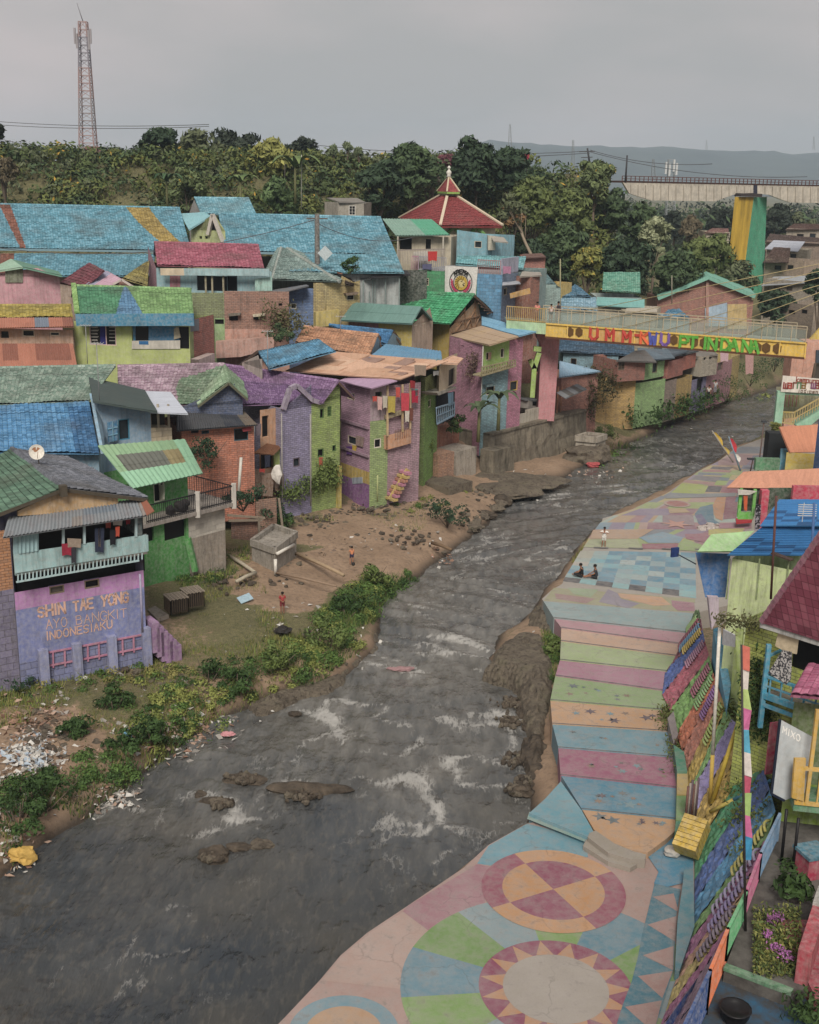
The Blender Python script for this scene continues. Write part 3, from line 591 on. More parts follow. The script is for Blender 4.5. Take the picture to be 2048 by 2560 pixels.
for i in range(len(rows_)-1):
 y0,y1=rows_[i],rows_[i+1];l0,l1,r0_,r1_=np.interp(y0,*ELX),np.interp(y1,*ELX),np.interp(y0,*ERX),np.interp(y1,*ERX);n=max(2,int((r1_-l1)/130));cut=sorted(random.uniform(0,1)for _ in range(n-1));cut=[0]+cut+[1]
 for a,b in zip(cut[:-1],cut[1:]):pv.poly([(11,l1+(r1_-l1)*a,y1),(11,l1+(r1_-l1)*b,y1),(11,l0+(r0_-l0)*b,y0),(11,l0+(r0_-l0)*a,y0)],Z2,random.choice(PALF),.6)
cm=at((11,705,748),z=Z2);rm=(at((11,800,748),z=Z2)-at((11,612,748),z=Z2)).length/2
pv.sector(cm,0,rm,0,2*pi,Z2,'b09c92',9);pv.sector(cm,0,rm*.78,0,2*pi,Z2,'a5706c',10)
pv.star((11,700,895),Z2,1.1,'c08c7e',10,6)
for a in(150,400,640,880):pv.poly([(11,a-45,1056+a*.02),(11,a+60,1060+a*.02),(11,a+60,1070+a*.02),(11,a-45,1064+a*.02)],Z2,'5a5c5e',11)
po=struct(pv.mb,'promenade',pv.ms)
# ---- painted stone slope along the right of the promenade
SL=[((12,650,262),(12,690,255)),((12,560,540),(12,705,330)),((12,395,800),(12,720,430)),((12,372,985),(12,740,525)),((12,440,1130),(12,775,650)),((12,500,1330),(12,810,790)),((12,545,1480),(12,840,890)),((12,590,1650),(12,880,1000)),((12,600,1850),(12,920,1100)),((13,590,170),(12,970,1200)),((13,640,330),(12,1040,1260)),((13,650,490),(12,1110,1330)),((13,650,640),(12,1180,1440)),((13,650,860),(12,1240,1620)),((13,650,1060),(13,1300,80)),((13,650,1240),(13,1350,270)),((13,590,1420),(13,1270,510)),((13,530,1620),(13,1180,750)),((13,460,1800),(13,1090,960)),((13,400,2000),(13,1000,1170)),((13,330,2180),(13,880,1420)),((13,200,2480),(13,700,1850)),((13,60,2800),(13,520,2260))]
SLC=['5c7d4a','7d3c50','37569a','a34a5e','6fa04a','c06a44','b5715c','c0a23c','74a45a','8a80b4','c2a040','c4a338','2f8a5e','3c5f9e','3c86b0','6f9a52','a5648e','b58a70','b7a45c','a05e86','8c6f86','8c6f86']
SLT=[2.6+1.7*min(1,i/12)for i in range(len(SL))]
FT=[(pz(f,1.75 if i<10 else 1.25),1.75 if i<10 else 1.25)for i,(f,t_)in enumerate(SL)];TP=[pz(t_,SLT[i])for i,(f,t_)in enumerate(SL)]
sm=MB();smats=[brick(h,.0,bw=.5,bh=.3,dirt=.35,mort=.7)for h in SLC]
for i in range(len(SL)-1):
 NU,NV=8,26;vs=[]
 for b in range(NV+1):
  for a in range(NU+1):
   fa,fb=a/NU,b/NV;(f0,z0),(f1,z1)=FT[i],FT[i+1]
   P0=Vector((f0[0],f0[1],z0)).lerp(Vector((f1[0],f1[1],z1)),fa);P1=V2(TP[i],SLT[i]).lerp(V2(TP[i+1],SLT[i+1]),fa);P=P0 .lerp(P1,fb)
   k_=.0 if b in(0,NV)else(random.random()-.5)*.13
   vs.append(P+Vector((-.35,-.1,.8))*k_)
 sm.add(vs,[(b*(NU+1)+a,b*(NU+1)+a+1,(b+1)*(NU+1)+a+1,(b+1)*(NU+1)+a)for b in range(NV)for a in range(NU)],i)
struct(sm,'retaining_slope',smats)
# ================================================================ right bank: fence, courtyard, houses, footbridge
CZ=4.2
# courtyard floor and its kerbs
cy=MB();q=lambda*a:[pz((13,x,y),CZ)for x,y in a]
cy.prism(q((1420,250),(1230,700),(1110,1090),(905,1640),(1500,1870),(2000,1500),(2300,200))[::-1],1.0,CZ,0)
cy.prism([pz((13,x,y),CZ-.35)for x,y in((900,1640),(760,1960),(560,2500),(2200,2600),(2100,1500),(1500,1870))][::-1],1.0,CZ-.35,1)
t=NT('courtyard');o=t.coord();n1,n2=t.noise(o,1.2,6,.7),t.noise(o,7,5,.7)
t.col(t.mix(t.ramp(n1,.35,.65),lin('45423f'),lin('6a6661')));t.bump(n2,.4,.03);m_cy=t.m
t=NT('courtyard_blue');o=t.coord();n1=t.noise(o,1.0,6,.7);t.col(t.mix(t.ramp(n1,.4,.62),lin('44413e'),lin('2f5a78')));m_cb=t.m
struct(cy,'courtyard',[m_cy,m_cb])
kb=MB()
def line_box(mb,p,q_,z,w_,h,mi=0):
 a,b=at(p,z=z),at(q_,z=z);mb.beam(a+Vector((0,0,h/2)),b+Vector((0,0,h/2)),w_,h,mi)
line_box(kb,(13,910,1625),(13,1490,1845),CZ,.22,.1,1);line_box(kb,(13,895,1665),(13,1480,1880),CZ-.33,.12,.3,0)
tag(kb.build('kerb',[paint('c2633a'),paint('4f7f5c')]),'orange and green painted kerb at the foot of the courtyard garden','kerb')
# fence of painted bar panels along the top of the slope
FP=[(1385,300),(1222,640),(1098,965),(938,1290),(785,1650),(560,2130),(380,2560)];FC=['5f86a8','b0587f','4fa36a','cf6b35','23477f','23477f']
FLB=['pale blue barred fence panel nearest the black posts','pink barred fence panel between the pale blue and green panels','green barred fence panel between the pink and orange panels','orange barred fence panel beside the courtyard kerb','dark blue barred fence panel below the orange one',None]
fz=CZ+.92
for i in range(5):
 A,Bq=at((13,)+FP[i],z=fz),at((13,)+FP[i+1],z=fz);f=T('fence_panel',FLB[i],'fence',(A.x,A.y,CZ),'painted fence panels along the slope')
 d=(Bq-A);L=d.length;hb=-.85 if i<3 else-1.15
 r=MB();r.beam(A,Bq,.09,.07);r.build('rail',paint(FC[i],.2),f);r=MB();r.beam(A+Vector((0,0,hb)),Bq+Vector((0,0,hb)),.06,.05);r.build('rail',paint(FC[i],.2),f)
 b=MB();n=int(L/.13)
 for k_ in range(n+1):P=A.lerp(Bq,k_/n);b.beam(P+Vector((0,0,hb)),P,.035,.035)
 b.build('bars',paint(FC[i],.2),f)
 for P in(A,Bq):p_=MB();p_.beam(P+Vector((0,0,hb-.1)),P+Vector((0,0,.05)),.08,.08);p_.build('post',paint(FC[i],.2),f)
# blue raised channel wall under the lowest fence
cw=MB();cw.extr([at((13,400,2095),z=3.0),at((13,780,1560),z=3.4),at((13,770,1660),z=2.9),at((13,560,2104),z=2.6)],(.1,0,-.4));tag(cw.build('channel_wall',paint('234a8e')),'deep blue low wall beside the lower end of the painted slope','wall')
# ribbed painted strips lying on the slope (rows of half buried tyres)
def slope_pt(a,b):
 i=min(int(a),len(SL)-2);fa=a-i;(f0,z0),(f1,z1)=FT[i],FT[i+1]
 return V2(f0,z0).lerp(V2(f1,z1),fa).lerp(V2(TP[i],SLT[i]).lerp(V2(TP[i+1],SLT[i+1]),fa),b)
RIB=[(.5,.2,.9,'7ea05c','pale green'),(.95,.1,1,'7d3048','maroon'),(1.4,.35,1,'4c7fa3','light blue'),(1.85,.5,1,'b39a35','mustard yellow'),(2.9,.55,1.0,'9c6f8a','dusty mauve'),(4.4,.5,1,'8f4a62','dark rose'),(5.2,.5,1,'7fae6c','light green'),(6.1,.55,1,'86559a','purple'),(7.4,.5,1,'9cb055','lime'),(15.2,.55,1,'a29a3e','olive yellow'),(16.2,.42,1,'8d86a6','grey lilac'),(17.3,.5,1,'7b6f9b','blue violet'),(18.5,.5,1,'6d5f72','dark plum')]
for a,b0,b1,h,nm in RIB:
 mb=MB();n=11
 for k_ in range(n):
  b=b0+(b1-b0)*k_/n;P,Q=slope_pt(a,b),slope_pt(a+.42,b);up=(slope_pt(a,b0)-slope_pt(a,b1)).cross(P-Q).normalized()
  if up.z<0:up=-up
  pts=[P.lerp(Q,s)+up*(.05+.13*sin(s*pi))for s in(0,.25,.5,.75,1)];mb.tube(pts,.048,6)
 tag(mb.build('tyre_row',paint(h,.35)),f'ribbed row of {nm} half tyres laid up the painted slope','tyre row','rows of painted tyres on the slope')
# flag poles, struts
def pole(name,label,cat,a,b,r,h,parts=None):
 o=T(name,label,cat,tuple(a));mb=MB();mb.tube([a,b],[r,r*.8],8);mb.build('shaft',plain(h,.5),o);return o
wb_=at((17,1205,1795),z=2.1);wt=onp((12,870,380),wb_,(wb_.x+1,wb_.y));wt=Vector((wb_.x+.15,wb_.y,0))if wt is None else wt
p_=T('pole','tall white pole with yellow foot standing beside the striped field','pole',tuple(wb_));mid=wb_.lerp(wt,.28)
mb=MB();mb.tube([wb_,mid],.075);mb.build('shaft',plain('b89a3e'),p_);mb=MB();mb.tube([mid,wt],[.07,.06]);mb.build('shaft',plain('cfcac0'),p_)
a=at((13,800,200),z=2.2);b=onp((12,1030,1220),a,(a.x+1,a.y+.3));pole('strut','slanting yellow strut leaning up from the foot of the white pole','strut',a,b,.09,'b39a2e')
a=at((13,785,275),z=2.3);b=at((13,1310,5),z=4.3);p_=T('strut','slanting strut half yellow half blue lying across the painted slope','strut',tuple(a));mb=MB();mb.tube([a,a.lerp(b,.4)],.07);mb.build('shaft',plain('b3a04a'),p_);mb=MB();mb.tube([a.lerp(b,.4),b],.07);mb.build('shaft',plain('4f8aa6'),p_)
# bunting flag on its leaning pole
fb=at((13,1090,1300),z=CZ);ft=onp((12,1055,560),fb,(fb.x+1,fb.y+.15));fo=T('flag_pole','thin dark pole carrying a long pastel patchwork banner by the courtyard','flag pole',tuple(fb))
mb=MB();mb.tube([fb,ft],[.04,.03]);mb.build('shaft',plain('3c3836'),fo)
segs=[(12,1040,560,1000,770),(12,1075,740,1045,940),(12,1100,940,1040,1100),(12,1115,1100,1040,1290),(12,1135,1480,1040,1290),(12,1120,1680,1050,1480),(12,1110,1890,1050,1650),(13,1130,300,1055,110),(13,1100,480,1060,300),(13,1115,690,1060,480)]
fc=['c46a5a','c9c3bd','9fb56a','c5689a','4d9cb8','c4bdb8','b4506a','8fae62','b85f8c','2f86b0']
mb=MB()
for i,s_ in enumerate(segs):
 y0,y1=sorted((s_[2],s_[4]));wd_=lambda y:62+10*sin(y*.013+s_[0]);dpt=lambda y:.08*sin(y*.021);xp_=lambda y:1058+35*(y+(1725 if s_[0]==13 else 0)-560)/2465;P=[onp((s_[0],xp_(y0),y0),fb,(fb.x+1,fb.y+.15)),onp((s_[0],xp_(y0)+wd_(y0),y0+14),fb,(fb.x+1,fb.y+.15))+Vector((0,dpt(y0),0)),onp((s_[0],xp_(y1)+wd_(y1),y1+14),fb,(fb.x+1,fb.y+.15))+Vector((0,dpt(y1),0)),onp((s_[0],xp_(y1),y1),fb,(fb.x+1,fb.y+.15))]
 mb.extr(P,(.0,.012,0),i)
tag(mb.build('banner',[plain(h,.9)for h in fc],fo),None,None)
# ---- buildings on the right
def pots(name,label,cat,c,r,h,mat,foliage=None,dense=60,lr=.5):
 o=T(name,label,cat,tuple(c));mb=MB();prof=[(.65,0),(.95,.5),(1.0,.92),(1.08,.94),(1.08,1),(.9,1),(.85,.85)];n=14;vs=[]
 for rr,hh in prof:
  for k_ in range(n):vs.append(Vector(c)+Vector((cos(2*pi*k_/n)*rr*r,sin(2*pi*k_/n)*rr*r,hh*h)))
 mb.add(vs,[(i*n+k_,i*n+(k_+1)%n,(i+1)*n+(k_+1)%n,(i+1)*n+k_)for i in range(len(prof)-1)for k_ in range(n)]+[tuple((len(prof)-1)*n+k_ for k_ in range(n))],0,smooth=True);mb.build('pot',mat,o)
 if foliage:
  lf=MB()
  for _ in range(dense):
   d=Vector((random.gauss(0,1),random.gauss(0,1),abs(random.gauss(0,1)))).normalized();p=Vector(c)+Vector((0,0,h))+d*random.uniform(.1,lr);leafq(lf,p,random.uniform(.07,.14),d)
  lf.build('foliage',foliage,o)
 return o
def leafq(mb,p,s,d=None,mi=0,asp=1.7):
 d=Vector((random.gauss(0,1),random.gauss(0,1),random.gauss(0,1))).normalized()if d is None else(d+Vector((random.gauss(0,.6),random.gauss(0,.6),random.gauss(0,.6)))).normalized()
 x=d.cross(Vector((random.gauss(0,1),random.gauss(0,1),random.gauss(0,1)))).normalized();y=d.cross(x)
 mb.add([p-x*s*asp,p-y*s*.7,p+x*s*asp,p+y*s*.7],[(0,1,2,3)],mi)
LG1=leaf('35452a','5c6b36');LG2=leaf('25381f','46602e');LG3=leaf('556030','8a8a45')
# R1: lime brick house under a maroon tiled roof, turquoise balcony
YA,YB=37.5,37.0
A=at((12,1062,700),y=38.5);Bq=at((12,1300,700),y=36.8);dR=(Bq-A).normalized();dR=Vector((.68,-.73,0))
Bq=A+dR*7.5
h1=T('house','lime brick house with maroon tiled roof and turquoise balcony at right edge','house',(A.x,A.y,CZ))
ze=onp((12,1400,400),A,Bq).z-.1
DD=perp(A,Bq,7)
wall(h1,A,Bq,1.0,ze,[brick('b0bd48',.05,'6b6a3a'),brick('5b7a3a')],wins=[((12,1500,480),(12,1900,900),'hole')])
hull(h1,[A,A+DD,Bq+DD,Bq],1.0,ze,[brick('8fa044')])
ov=(perp(A,Bq,-1.1));rA=onp((12,1245,350),A+ov,Bq+ov);rB=rA+dR*9;rB.z-=.0
rD=at((12,1505,-30),z=rA.z+2.2);rD=rA+(rD-rA)*1.95;rC=rD+dR*9
mb=MB();slab(mb,rA,rB,rC,rD,'tile',0,.12,.3,.36);ridgecap(mb,rA,rD,.14,1);
mb.build('roof',[tile('a5566c',.3,'c08f98',.25),paint('b07088')],h1)
mb=MB();e0=rA-Vector((0,0,.16));mb.beam(e0-dR*.1,rB-Vector((0,0,.16)),.06,.2);mb.build('fascia',paint('a9aaa8',.7),h1)
# balcony
bf=ov*.8;b0=onp((12,1245,990),A+bf,Bq+bf);b1=b0+dR*6;bz0=onp((12,1245,820),A+bf,Bq+bf).z;mb=MB()
mb.beam(b0,b1,.16,.2);mb.beam(b0+Vector((0,0,-.35)),b1+Vector((0,0,-.35)),.1,.12);mb.beam(V2(b0,bz0),V2(b1,bz0),.1,.09);mb.beam(V2(b0,bz0),V2(b0-bf,bz0),.08,.08);mb.beam(V2(b0,bz0+.7),V2(b0-bf,bz0+.7),.08,.08)
for k_ in range(14):P=b0+dR*(.42*k_+.2);mb.beam(P,V2(P,bz0),.06,.05)
mb.beam(V2(b0+Vector((0,0,0)),(b0 .z+bz0)/2),V2(b1,(b0 .z+bz0)/2),.05,.05)
mb.beam(b0-Vector((0,0,1.2)),V2(b0,ze-.3),.15,.15);mb.build('railing',paint('2a8fae',.3),h1)
mb=MB();mb.extr([b0,b1,b1-bf,b0-bf],(0,0,-.1));mb.build('balcony_floor',paint('7a7068'),h1)
for nm,lb,P,h in[('towel','plain cream cloth hung over the turquoise balcony',[(1370,455),(1550,490),(1530,640),(1440,620),(1345,570)],'b9a98c'),('towel','black and white patterned cloth hung over the turquoise balcony rail',[(1410,600),(1490,620),(1480,860),(1440,905),(1285,800)],None)]:
 mb=MB();pts=[onp((12,a,b),A+bf*1.06,Bq+bf*1.06)for a,b in P];mb.extr(pts,perp(A,Bq,.03))
 if h is None:
  t=NT('patterned_cloth');t.col(t.mix(t.ramp(t.noise(t.coord(),14,3),.48,.54),lin('3c3c42'),lin('b9b6b4')));mm=t.m
 else:mm=plain(h,.95)
 tag(mb.build(nm,mm),lb,'cloth','laundry')
# lower pink awning roof and yellow balcony with barred rail, poster
yb0=at((12,1500,1560),y=33.0);ydir=Vector((1,-.18,0));hy=T('balcony_house','house with yellow balcony rail and lime base wall at the right edge','house',(yb0 .x,yb0 .y,CZ))
pl=lambda p:onp(p,yb0,yb0+ydir)
z_t,z_b=pl((12,1560,1620)).z,pl((13,1500,190)).z
mb=MB();a=pl((12,1545,1620));b=pl((13,1500,180));e=a+ydir*5;mb.beam(V2(a,z_t),V2(e,z_t),.12,.1);mb.beam(V2(a,z_b),V2(e,z_b),.12,.1)
for k_ in range(16):P=a+ydir*(.28*k_+.1);mb.beam(V2(P,z_b),V2(P,z_t),.05,.05)
mb.extr([pl((12,1505,1530)),pl((12,1600,1530)),pl((12,1580,1898)),pl((12,1480,1870))],(.02,-.08,0))
ptop=pl((12,1625,1110));mb.beam(V2(a+ydir*.35,z_b),V2(a+ydir*.35,ptop.z),.11,.11);mb.build('railing',paint('c39a2a',.3),hy)
mb=MB();mb.extr([V2(a,z_b-.08),V2(e,z_b-.08),V2(e,z_b-.08)+Vector((.4,3,0)),V2(a,z_b-.08)+Vector((.4,3,0))],(0,0,-.22));mb.build('balcony_floor',paint('4f8560',.6),hy)
A2,B2=V2(a,0)+Vector((.1,1.3,0)),V2(e,0)+Vector((.1,1.3,0));wall(hy,A2,B2,1,z_t+1.6,[paint('5f7340'),paint('7d9a1f')],bands=[(1,1),(z_b,0)])
mb=MB()
for k_ in range(12):P=a+ydir*(.3*k_+.5)+Vector((.1,.7,0));mb.beam(V2(P,z_b),V2(P,z_t+.7),.05,.05)
mb.build('green_bars',paint('2f6f3a'),hy)
pr_=MB();ra=pl((12,1480,990));rb_=ra+ydir*4;slab(pr_,ra,rb_,rb_+Vector((.9,1.3,.5)),ra+Vector((.9,1.3,.5)),'tile',0,.1,.3,.36);pr_.build('roof',tile('a8607e',.3,'c08fa0',.2),hy)
for x0,y0,x1,y1 in[(1445,255,1400,700),(1548,330,1500,765)]:
 p0=at((13,x1,y1),z=CZ);p1=onp((13,x0,y0),p0,p0+Vector((1,0,0)));mb=MB();mb.tube([p0,p1],.05);mb.build('support_post',plain('1c1b1d',.5),hy)
# poster board
P=[pl(p)for p in[(12,1425,1260),(12,1720,1420),(12,1640,1898),(13,1465,240),(13,1350,180)]];P=[p+Vector((0,.45,0))for p in P]
po_=T('poster_board','grey advertising poster board with faded white print beside the yellow balcony','poster',tuple(P[0]));mb=MB();mb.extr(P,(0,.05,0));mb.build('board',paint('b0b8bc',.2),po_)
mb=MB();lettering(mb,'MIXO',P[0]+Vector((.12,-.02,-.42)),(P[1]-P[0]),(0,0,1),.2,nrm=(0,-1,0),depth=.01);lettering(mb,'G',P[0]+Vector((.3,-.02,-.85)),(P[1]-P[0]),(0,0,1),.12,nrm=(0,-1,0),depth=.01);lettering(mb,'SE',P[0]+Vector((.2,-.02,-1.02)),(P[1]-P[0]),(0,0,1),.12,nrm=(0,-1,0),depth=.01);lettering(mb,'W',P[0]+Vector((.22,-.02,-1.2)),(P[1]-P[0]),(0,0,1),.12,nrm=(0,-1,0),depth=.01)
mb.build('print',plain('d6d6d2'),po_)
mb=MB();mb.beam(P[0],P[4],.07,.07);mb.beam(P[4],P[3],.07,.07);mb.build('frame',plain('1d2536'),po_)
# red gate between
mb=MB();gp=at((12,1340,1470),y=36.0);mb.box(gp+Vector((0,0,.1)),(.55,.06,1.9),rz=.3);tag(mb.build('gate_leaf',paint('a0324e')),'dark pink door leaf half hidden by creepers below the turquoise balcony','door')
# red walls of the near corner
rw=T('painted_wall','red painted wall with white top at the lower right corner','wall',tuple(at((13,1500,1860),z=CZ-.3)))
a,b=at((13,1505,1850),z=CZ-.3),at((13,1725,950),z=CZ+1.0);d=Vector((b.x-a.x,b.y-a.y,0));mb=MB();mb.box((a+d*.5)+Vector((.16,0,.55)),(.35,d.length,1.5),rz=math.atan2(-d.x,d.y));mb.build('wall',paint('a33a48'),rw)
mb=MB();mb.box((a+d*.86)+Vector((.16,0,.62)),(.37,d.length*.3,1.5),rz=math.atan2(-d.x,d.y));mb.build('capping',paint('a9a6a0'),rw)
mb=MB();mb.box(a+Vector((1.6,1.0,.2)),(2.6,3.2,.5));tag(mb.build('red_platform',[paint('8f2f40')]),'low dark red platform behind the red wall','platform')
c=at((13,1650,800),z=CZ);mb=MB();mb.box(c+Vector((0,0,.35)),(.75,.75,.7),0,.3);mb.box(c+Vector((0,0,.74)),(.85,.85,.1),1,.3);tag(mb.build('planter_box',[paint('a52848'),paint('3b7488')]),'crimson planter box with blue top in the courtyard corner','planter')
pots('flower_pot','wide grey pot holding a dark shrub in the courtyard','pot',at((13,1500,1030),z=CZ),.34,.3,plain('4a4543'),LG2,260,.6)
pots('flower_pot','large empty black pot standing below the orange kerb','pot',at((13,990,2080),z=CZ-.35),.38,.4,plain('1d1c1e',.4))
gd=MB();gmat=[LG1,LG3,plain('a565a0',.8),plain('84507f',.8)]
for _ in range(3200):
 p=at((13,random.uniform(1150,1560),random.uniform(1150,1720)),z=CZ);
 if p.x<at((13,1120,1600),z=CZ).x-.2:continue
 h_=random.uniform(0,.38);leafq(gd,p+Vector((0,0,h_)),random.uniform(.02,.05),None,0 if random.random()<.5 else 1)
for cx_,cy_ in[(1270,1430),(1330,1540),(1400,1590),(1450,1630),(1300,1300),(1370,1270)]:
 for _ in range(60):p=at((13,cx_+random.gauss(0,25),cy_+random.gauss(0,18)),z=CZ);leafq(gd,p+Vector((0,0,random.uniform(.3,.45))),.03,None,2 if cy_>1400 else 3)
tag(gd.build('flower_bed',gmat),'low shrubs with purple flowers filling the courtyard garden','flower bed',kind='stuff')
for i,(x,y,lb,lr)in enumerate([(1640,2050,'dark leafy shrub by the lower right corner',.8),(1480,800,'grassy clump behind the wide grey pot',.5)]):
 sh=T('shrub',lb,'shrub',tuple(at((13,x,y),z=CZ-.2)));lf=MB()
 for _ in range(500):d=Vector((random.gauss(0,1),random.gauss(0,1),abs(random.gauss(0,1)))).normalized();leafq(lf,Vector(at((13,x,y),z=CZ-.2))+d*random.uniform(.1,lr),.05,d)
 lf.build('foliage',LG2,sh)
# creepers hanging on the lime wall and along the slope top
def creeper(label,spots,n,mat=None,s=.07,group=None,name='creeper'):
 mb=MB()
 for _ in range(n):
  p,r=random.choice(spots);d=Vector((random.gauss(0,.5),-abs(random.gauss(0,.4)),random.gauss(0,.5)));leafq(mb,Vector(p)+Vector((random.gauss(0,r),random.gauss(0,r*.3)-.08,random.gauss(0,r))),random.uniform(s*.6,s*1.3),d)
 return tag(mb.build(name,mat or LG2),label,'plant',group)
on1=lambda x,y,o_=.1:onp((12,x,y),A+perp(A,Bq,-o_),Bq+perp(A,Bq,-o_))
creeper('leafy creeper hanging down the lime brick wall',[(on1(1180,760),.3),(on1(1200,950),.3),(on1(1230,1120),.35),(on1(1170,1150),.35),(on1(1260,1250),.3)],1300,s=.06)
creeper('straggly vine growing along the edge of the lime panel shed',[(on1(880+k_*60,330+k_*8,.3),.16)for k_ in range(7)],420,leaf('4f4a33','6f7048'),.05)
for lb,x,y,zz,n in[('weedy tuft at the top of the slope beneath the grey walkway',960,1150,3.6,420),('weeds beside the broken edge of the striped field',395,1150,1.9,260),('weeds spilling from the kerb by the blue stripe',450,1400,1.8,200)]:
 creeper(lb,[(at((12,x+random.gauss(0,18),y+random.gauss(0,60)),z=zz),.16)for _ in range(8)],n,leaf('4a4a2e','6f7a3c'),.05,'weeds along the slope')
creeper('creepers on the lower slope beside the pastel banner',[(slope_pt(random.uniform(11.5,15),random.uniform(.5,.95)),.2)for _ in range(20)],900,leaf('3f4a25','7a8340'),.05)
# grey walkway strip, blue wall beyond slope top
mb=MB();mb.extr([at((12,812,420),z=4.6),at((12,870,400),z=4.6),at((12,965,900),z=4.3),at((12,930,1120),z=4.0)],(.1,0,-2.6));tag(mb.build('blue_wall',paint('3f8fae')),'sky blue wall wedge rising behind the white pole','wall')
mb=MB();mb.extr([at((12,1005,430),z=6.6),at((12,1068,430),z=6.6),at((12,1030,1050),z=4.0),at((12,960,1000),z=4.0)],(.1,.2,0));tag(mb.build('pilaster',paint('8fa350')),'pale lime pilaster at the left end of the lime brick wall','pilaster')
mb=MB();mb.extr([at((12,905,430),y=42),at((12,1005,480),y=41),at((12,1000,580),y=41),at((12,895,560),y=42)],(0,.15,0));tag(mb.build('water_tank',plain('b9babd')),'white box under the vine at the corner of the lime shed','tank')
# R2 lime panel shed with blue metal roof
A=at((11,1075,1400),y=46.5);Bq=at((11,1540,1400),y=45.0);dq=(Bq-A).normalized();Bq=A+dq*11
h2=T('panel_shed','pale lime panel shed with patched blue metal roof behind the maroon roof','shed',(A.x,A.y,2));ze=onp((11,1090,1135),A,Bq).z
wall(h2,A,Bq,2,ze,[paint('b9c98c',.5)]);Dp=perp(A,Bq,5);hull(h2,[A,A+Dp,Bq+Dp,Bq],2,ze,[paint('8ea070')])
for x in(1085,1300,1510):mb=MB();a,b=onp((11,x,1140),A,Bq),onp((11,x-25,1430),A,Bq);mb.beam(a-perp(A,Bq,.03),b-perp(A,Bq,.03),.06,.05);mb.build('batten',paint('7a8a58'),h2)
B1,B2_,B3=sheet('2f6fa5',.25,'3a3f4a'),sheet('26527f',.3,'2b2d33'),sheet('5c88ab',.3,'4a4f55')
mb=MB();o1=perp(A,Bq,-.7);a=onp((11,1060,1118),A+o1,Bq+o1);zr=a.z
hsh=lambda u,v:int(abs(sin(int(u*9)*12.9+int(v*4)*78.2))*4.99)%4%3;slab(mb,at((11,1660,1120),z=zr),at((11,1760,890),z=zr+1.1),at((11,1330,900),z=zr+1.1),at((11,1060,1118),z=zr),'corr',hsh,.05)
slab(mb,at((11,1820,905),z=zr+1.15),at((11,1860,715),z=zr+1.9),at((11,1440,715),z=zr+1.9),at((11,1300,905),z=zr+1.15),'corr',hsh,.05)
mb.build('roof',[B1,B2_,B3],h2)
mb=MB()
for p0,p1 in[((1390,1100),(1530,1150)),((1400,1020),(1490,1040)),((1440,1060),(1640,1070))]:mb.beam(at((11,)+p0,z=zr+.25),at((11,)+p1,z=zr+.2),.25,.06)
tag(mb.build('planks',plain('4a3a33')),'loose dark planks lying on the patched blue roof','planks','planks on the blue roof')
h2b=T('awning','flat pale green awning sheet left of the blue roof','awning',tuple(at((11,1100,1080),z=zr)));mb=MB();slab(mb,at((11,848,1092),z=zr),at((11,1110,1088),z=zr),at((11,1260,940),z=zr+.5),at((11,950,965),z=zr+.5),'flat',0,.05);mb.build('roof',paint('8fb87a',.2),h2b)
mb=MB();P=[at(p,y=47.5)for p in[(11,838,1098),(11,1088,1108),(11,1050,1418),(11,908,1418)]];mb.extr(P,(0,.06,0));tag(mb.build('tarpaulin',paint('2f6cab',.3)),'bright blue tarpaulin hanging left of the lime shed','tarpaulin')
mb=MB();mb.beam(P[0]+Vector((.05,0,-.5)),P[0]+Vector((-.9,-.3,.05)),.05);mb.box(P[0]+Vector((-.95,-.3,.1)),(.35,.1,.4),1,.4);tag(mb.build('floodlight',[plain('333a44'),plain('22386b')]),'small blue floodlight on an arm left of the blue panel','lamp')
mb=MB();P=[onp(p,at((12,800,300),y=46),at((12,800,300),y=46)+Vector((1,0,0)))for p in[(12,768,150),(12,860,155),(12,860,300),(12,800,430)]];mb.extr(P,(0,.3,0));tag(mb.build('pillar',paint('a99aa8')),'lilac pillar under the bright blue panel','pillar')
mb=MB();mb.tube([at((11,1418,690),y=44),onp((11,1378,1430),at((11,1418,690),y=44),at((11,1418,690),y=44)+Vector((1,0,0)))],.05);tag(mb.build('antenna_pole',plain('5a3a35')),'rusty thin pole rising in front of the blue metal roof','pole')
def antenna(label,base,h,w_=1.0,n=6,hh='8a8a8a'):
 o=T('antenna',label,'antenna',tuple(base));b=Vector(base);mb=MB();mb.tube([b,b+Vector((0,0,h))],.025,6);mb.build('mast',plain(hh),o)
 mb=MB();mb.beam(b+Vector((-w_/2,0,h)),b+Vector((w_/2,.1,h)),.03)
 for k_ in range(n):x=-w_/2+w_*k_/(n-1);mb.beam(b+Vector((x,-.3,h)),b+Vector((x,.3,h+.05)),.02)
 mb.build('array',plain('a9a9a6'),o);return o
bb=at((11,1640,1438),y=40.0);tp=onp((11,1690,740),bb,bb+Vector((1,0,0)));an=T('antenna','blue pole with a white ladder antenna above the blue roof','antenna',tuple(bb));mb=MB();mb.tube([bb,bb.lerp(tp,.4)+Vector((.05,0,0)),tp],.05);mb.build('mast',plain('3f5f8f'),an);mb=MB()
for k_ in range(6):P=tp.lerp(bb,.02+.022*k_);mb.beam(P-Vector((.55,0,0)),P+Vector((.1,0,0)),.025)
mb.beam(tp-Vector((.35,0,.0)),tp-Vector((.35,0,.7)),.02);mb.build('array',plain('b3b3b0'),an)
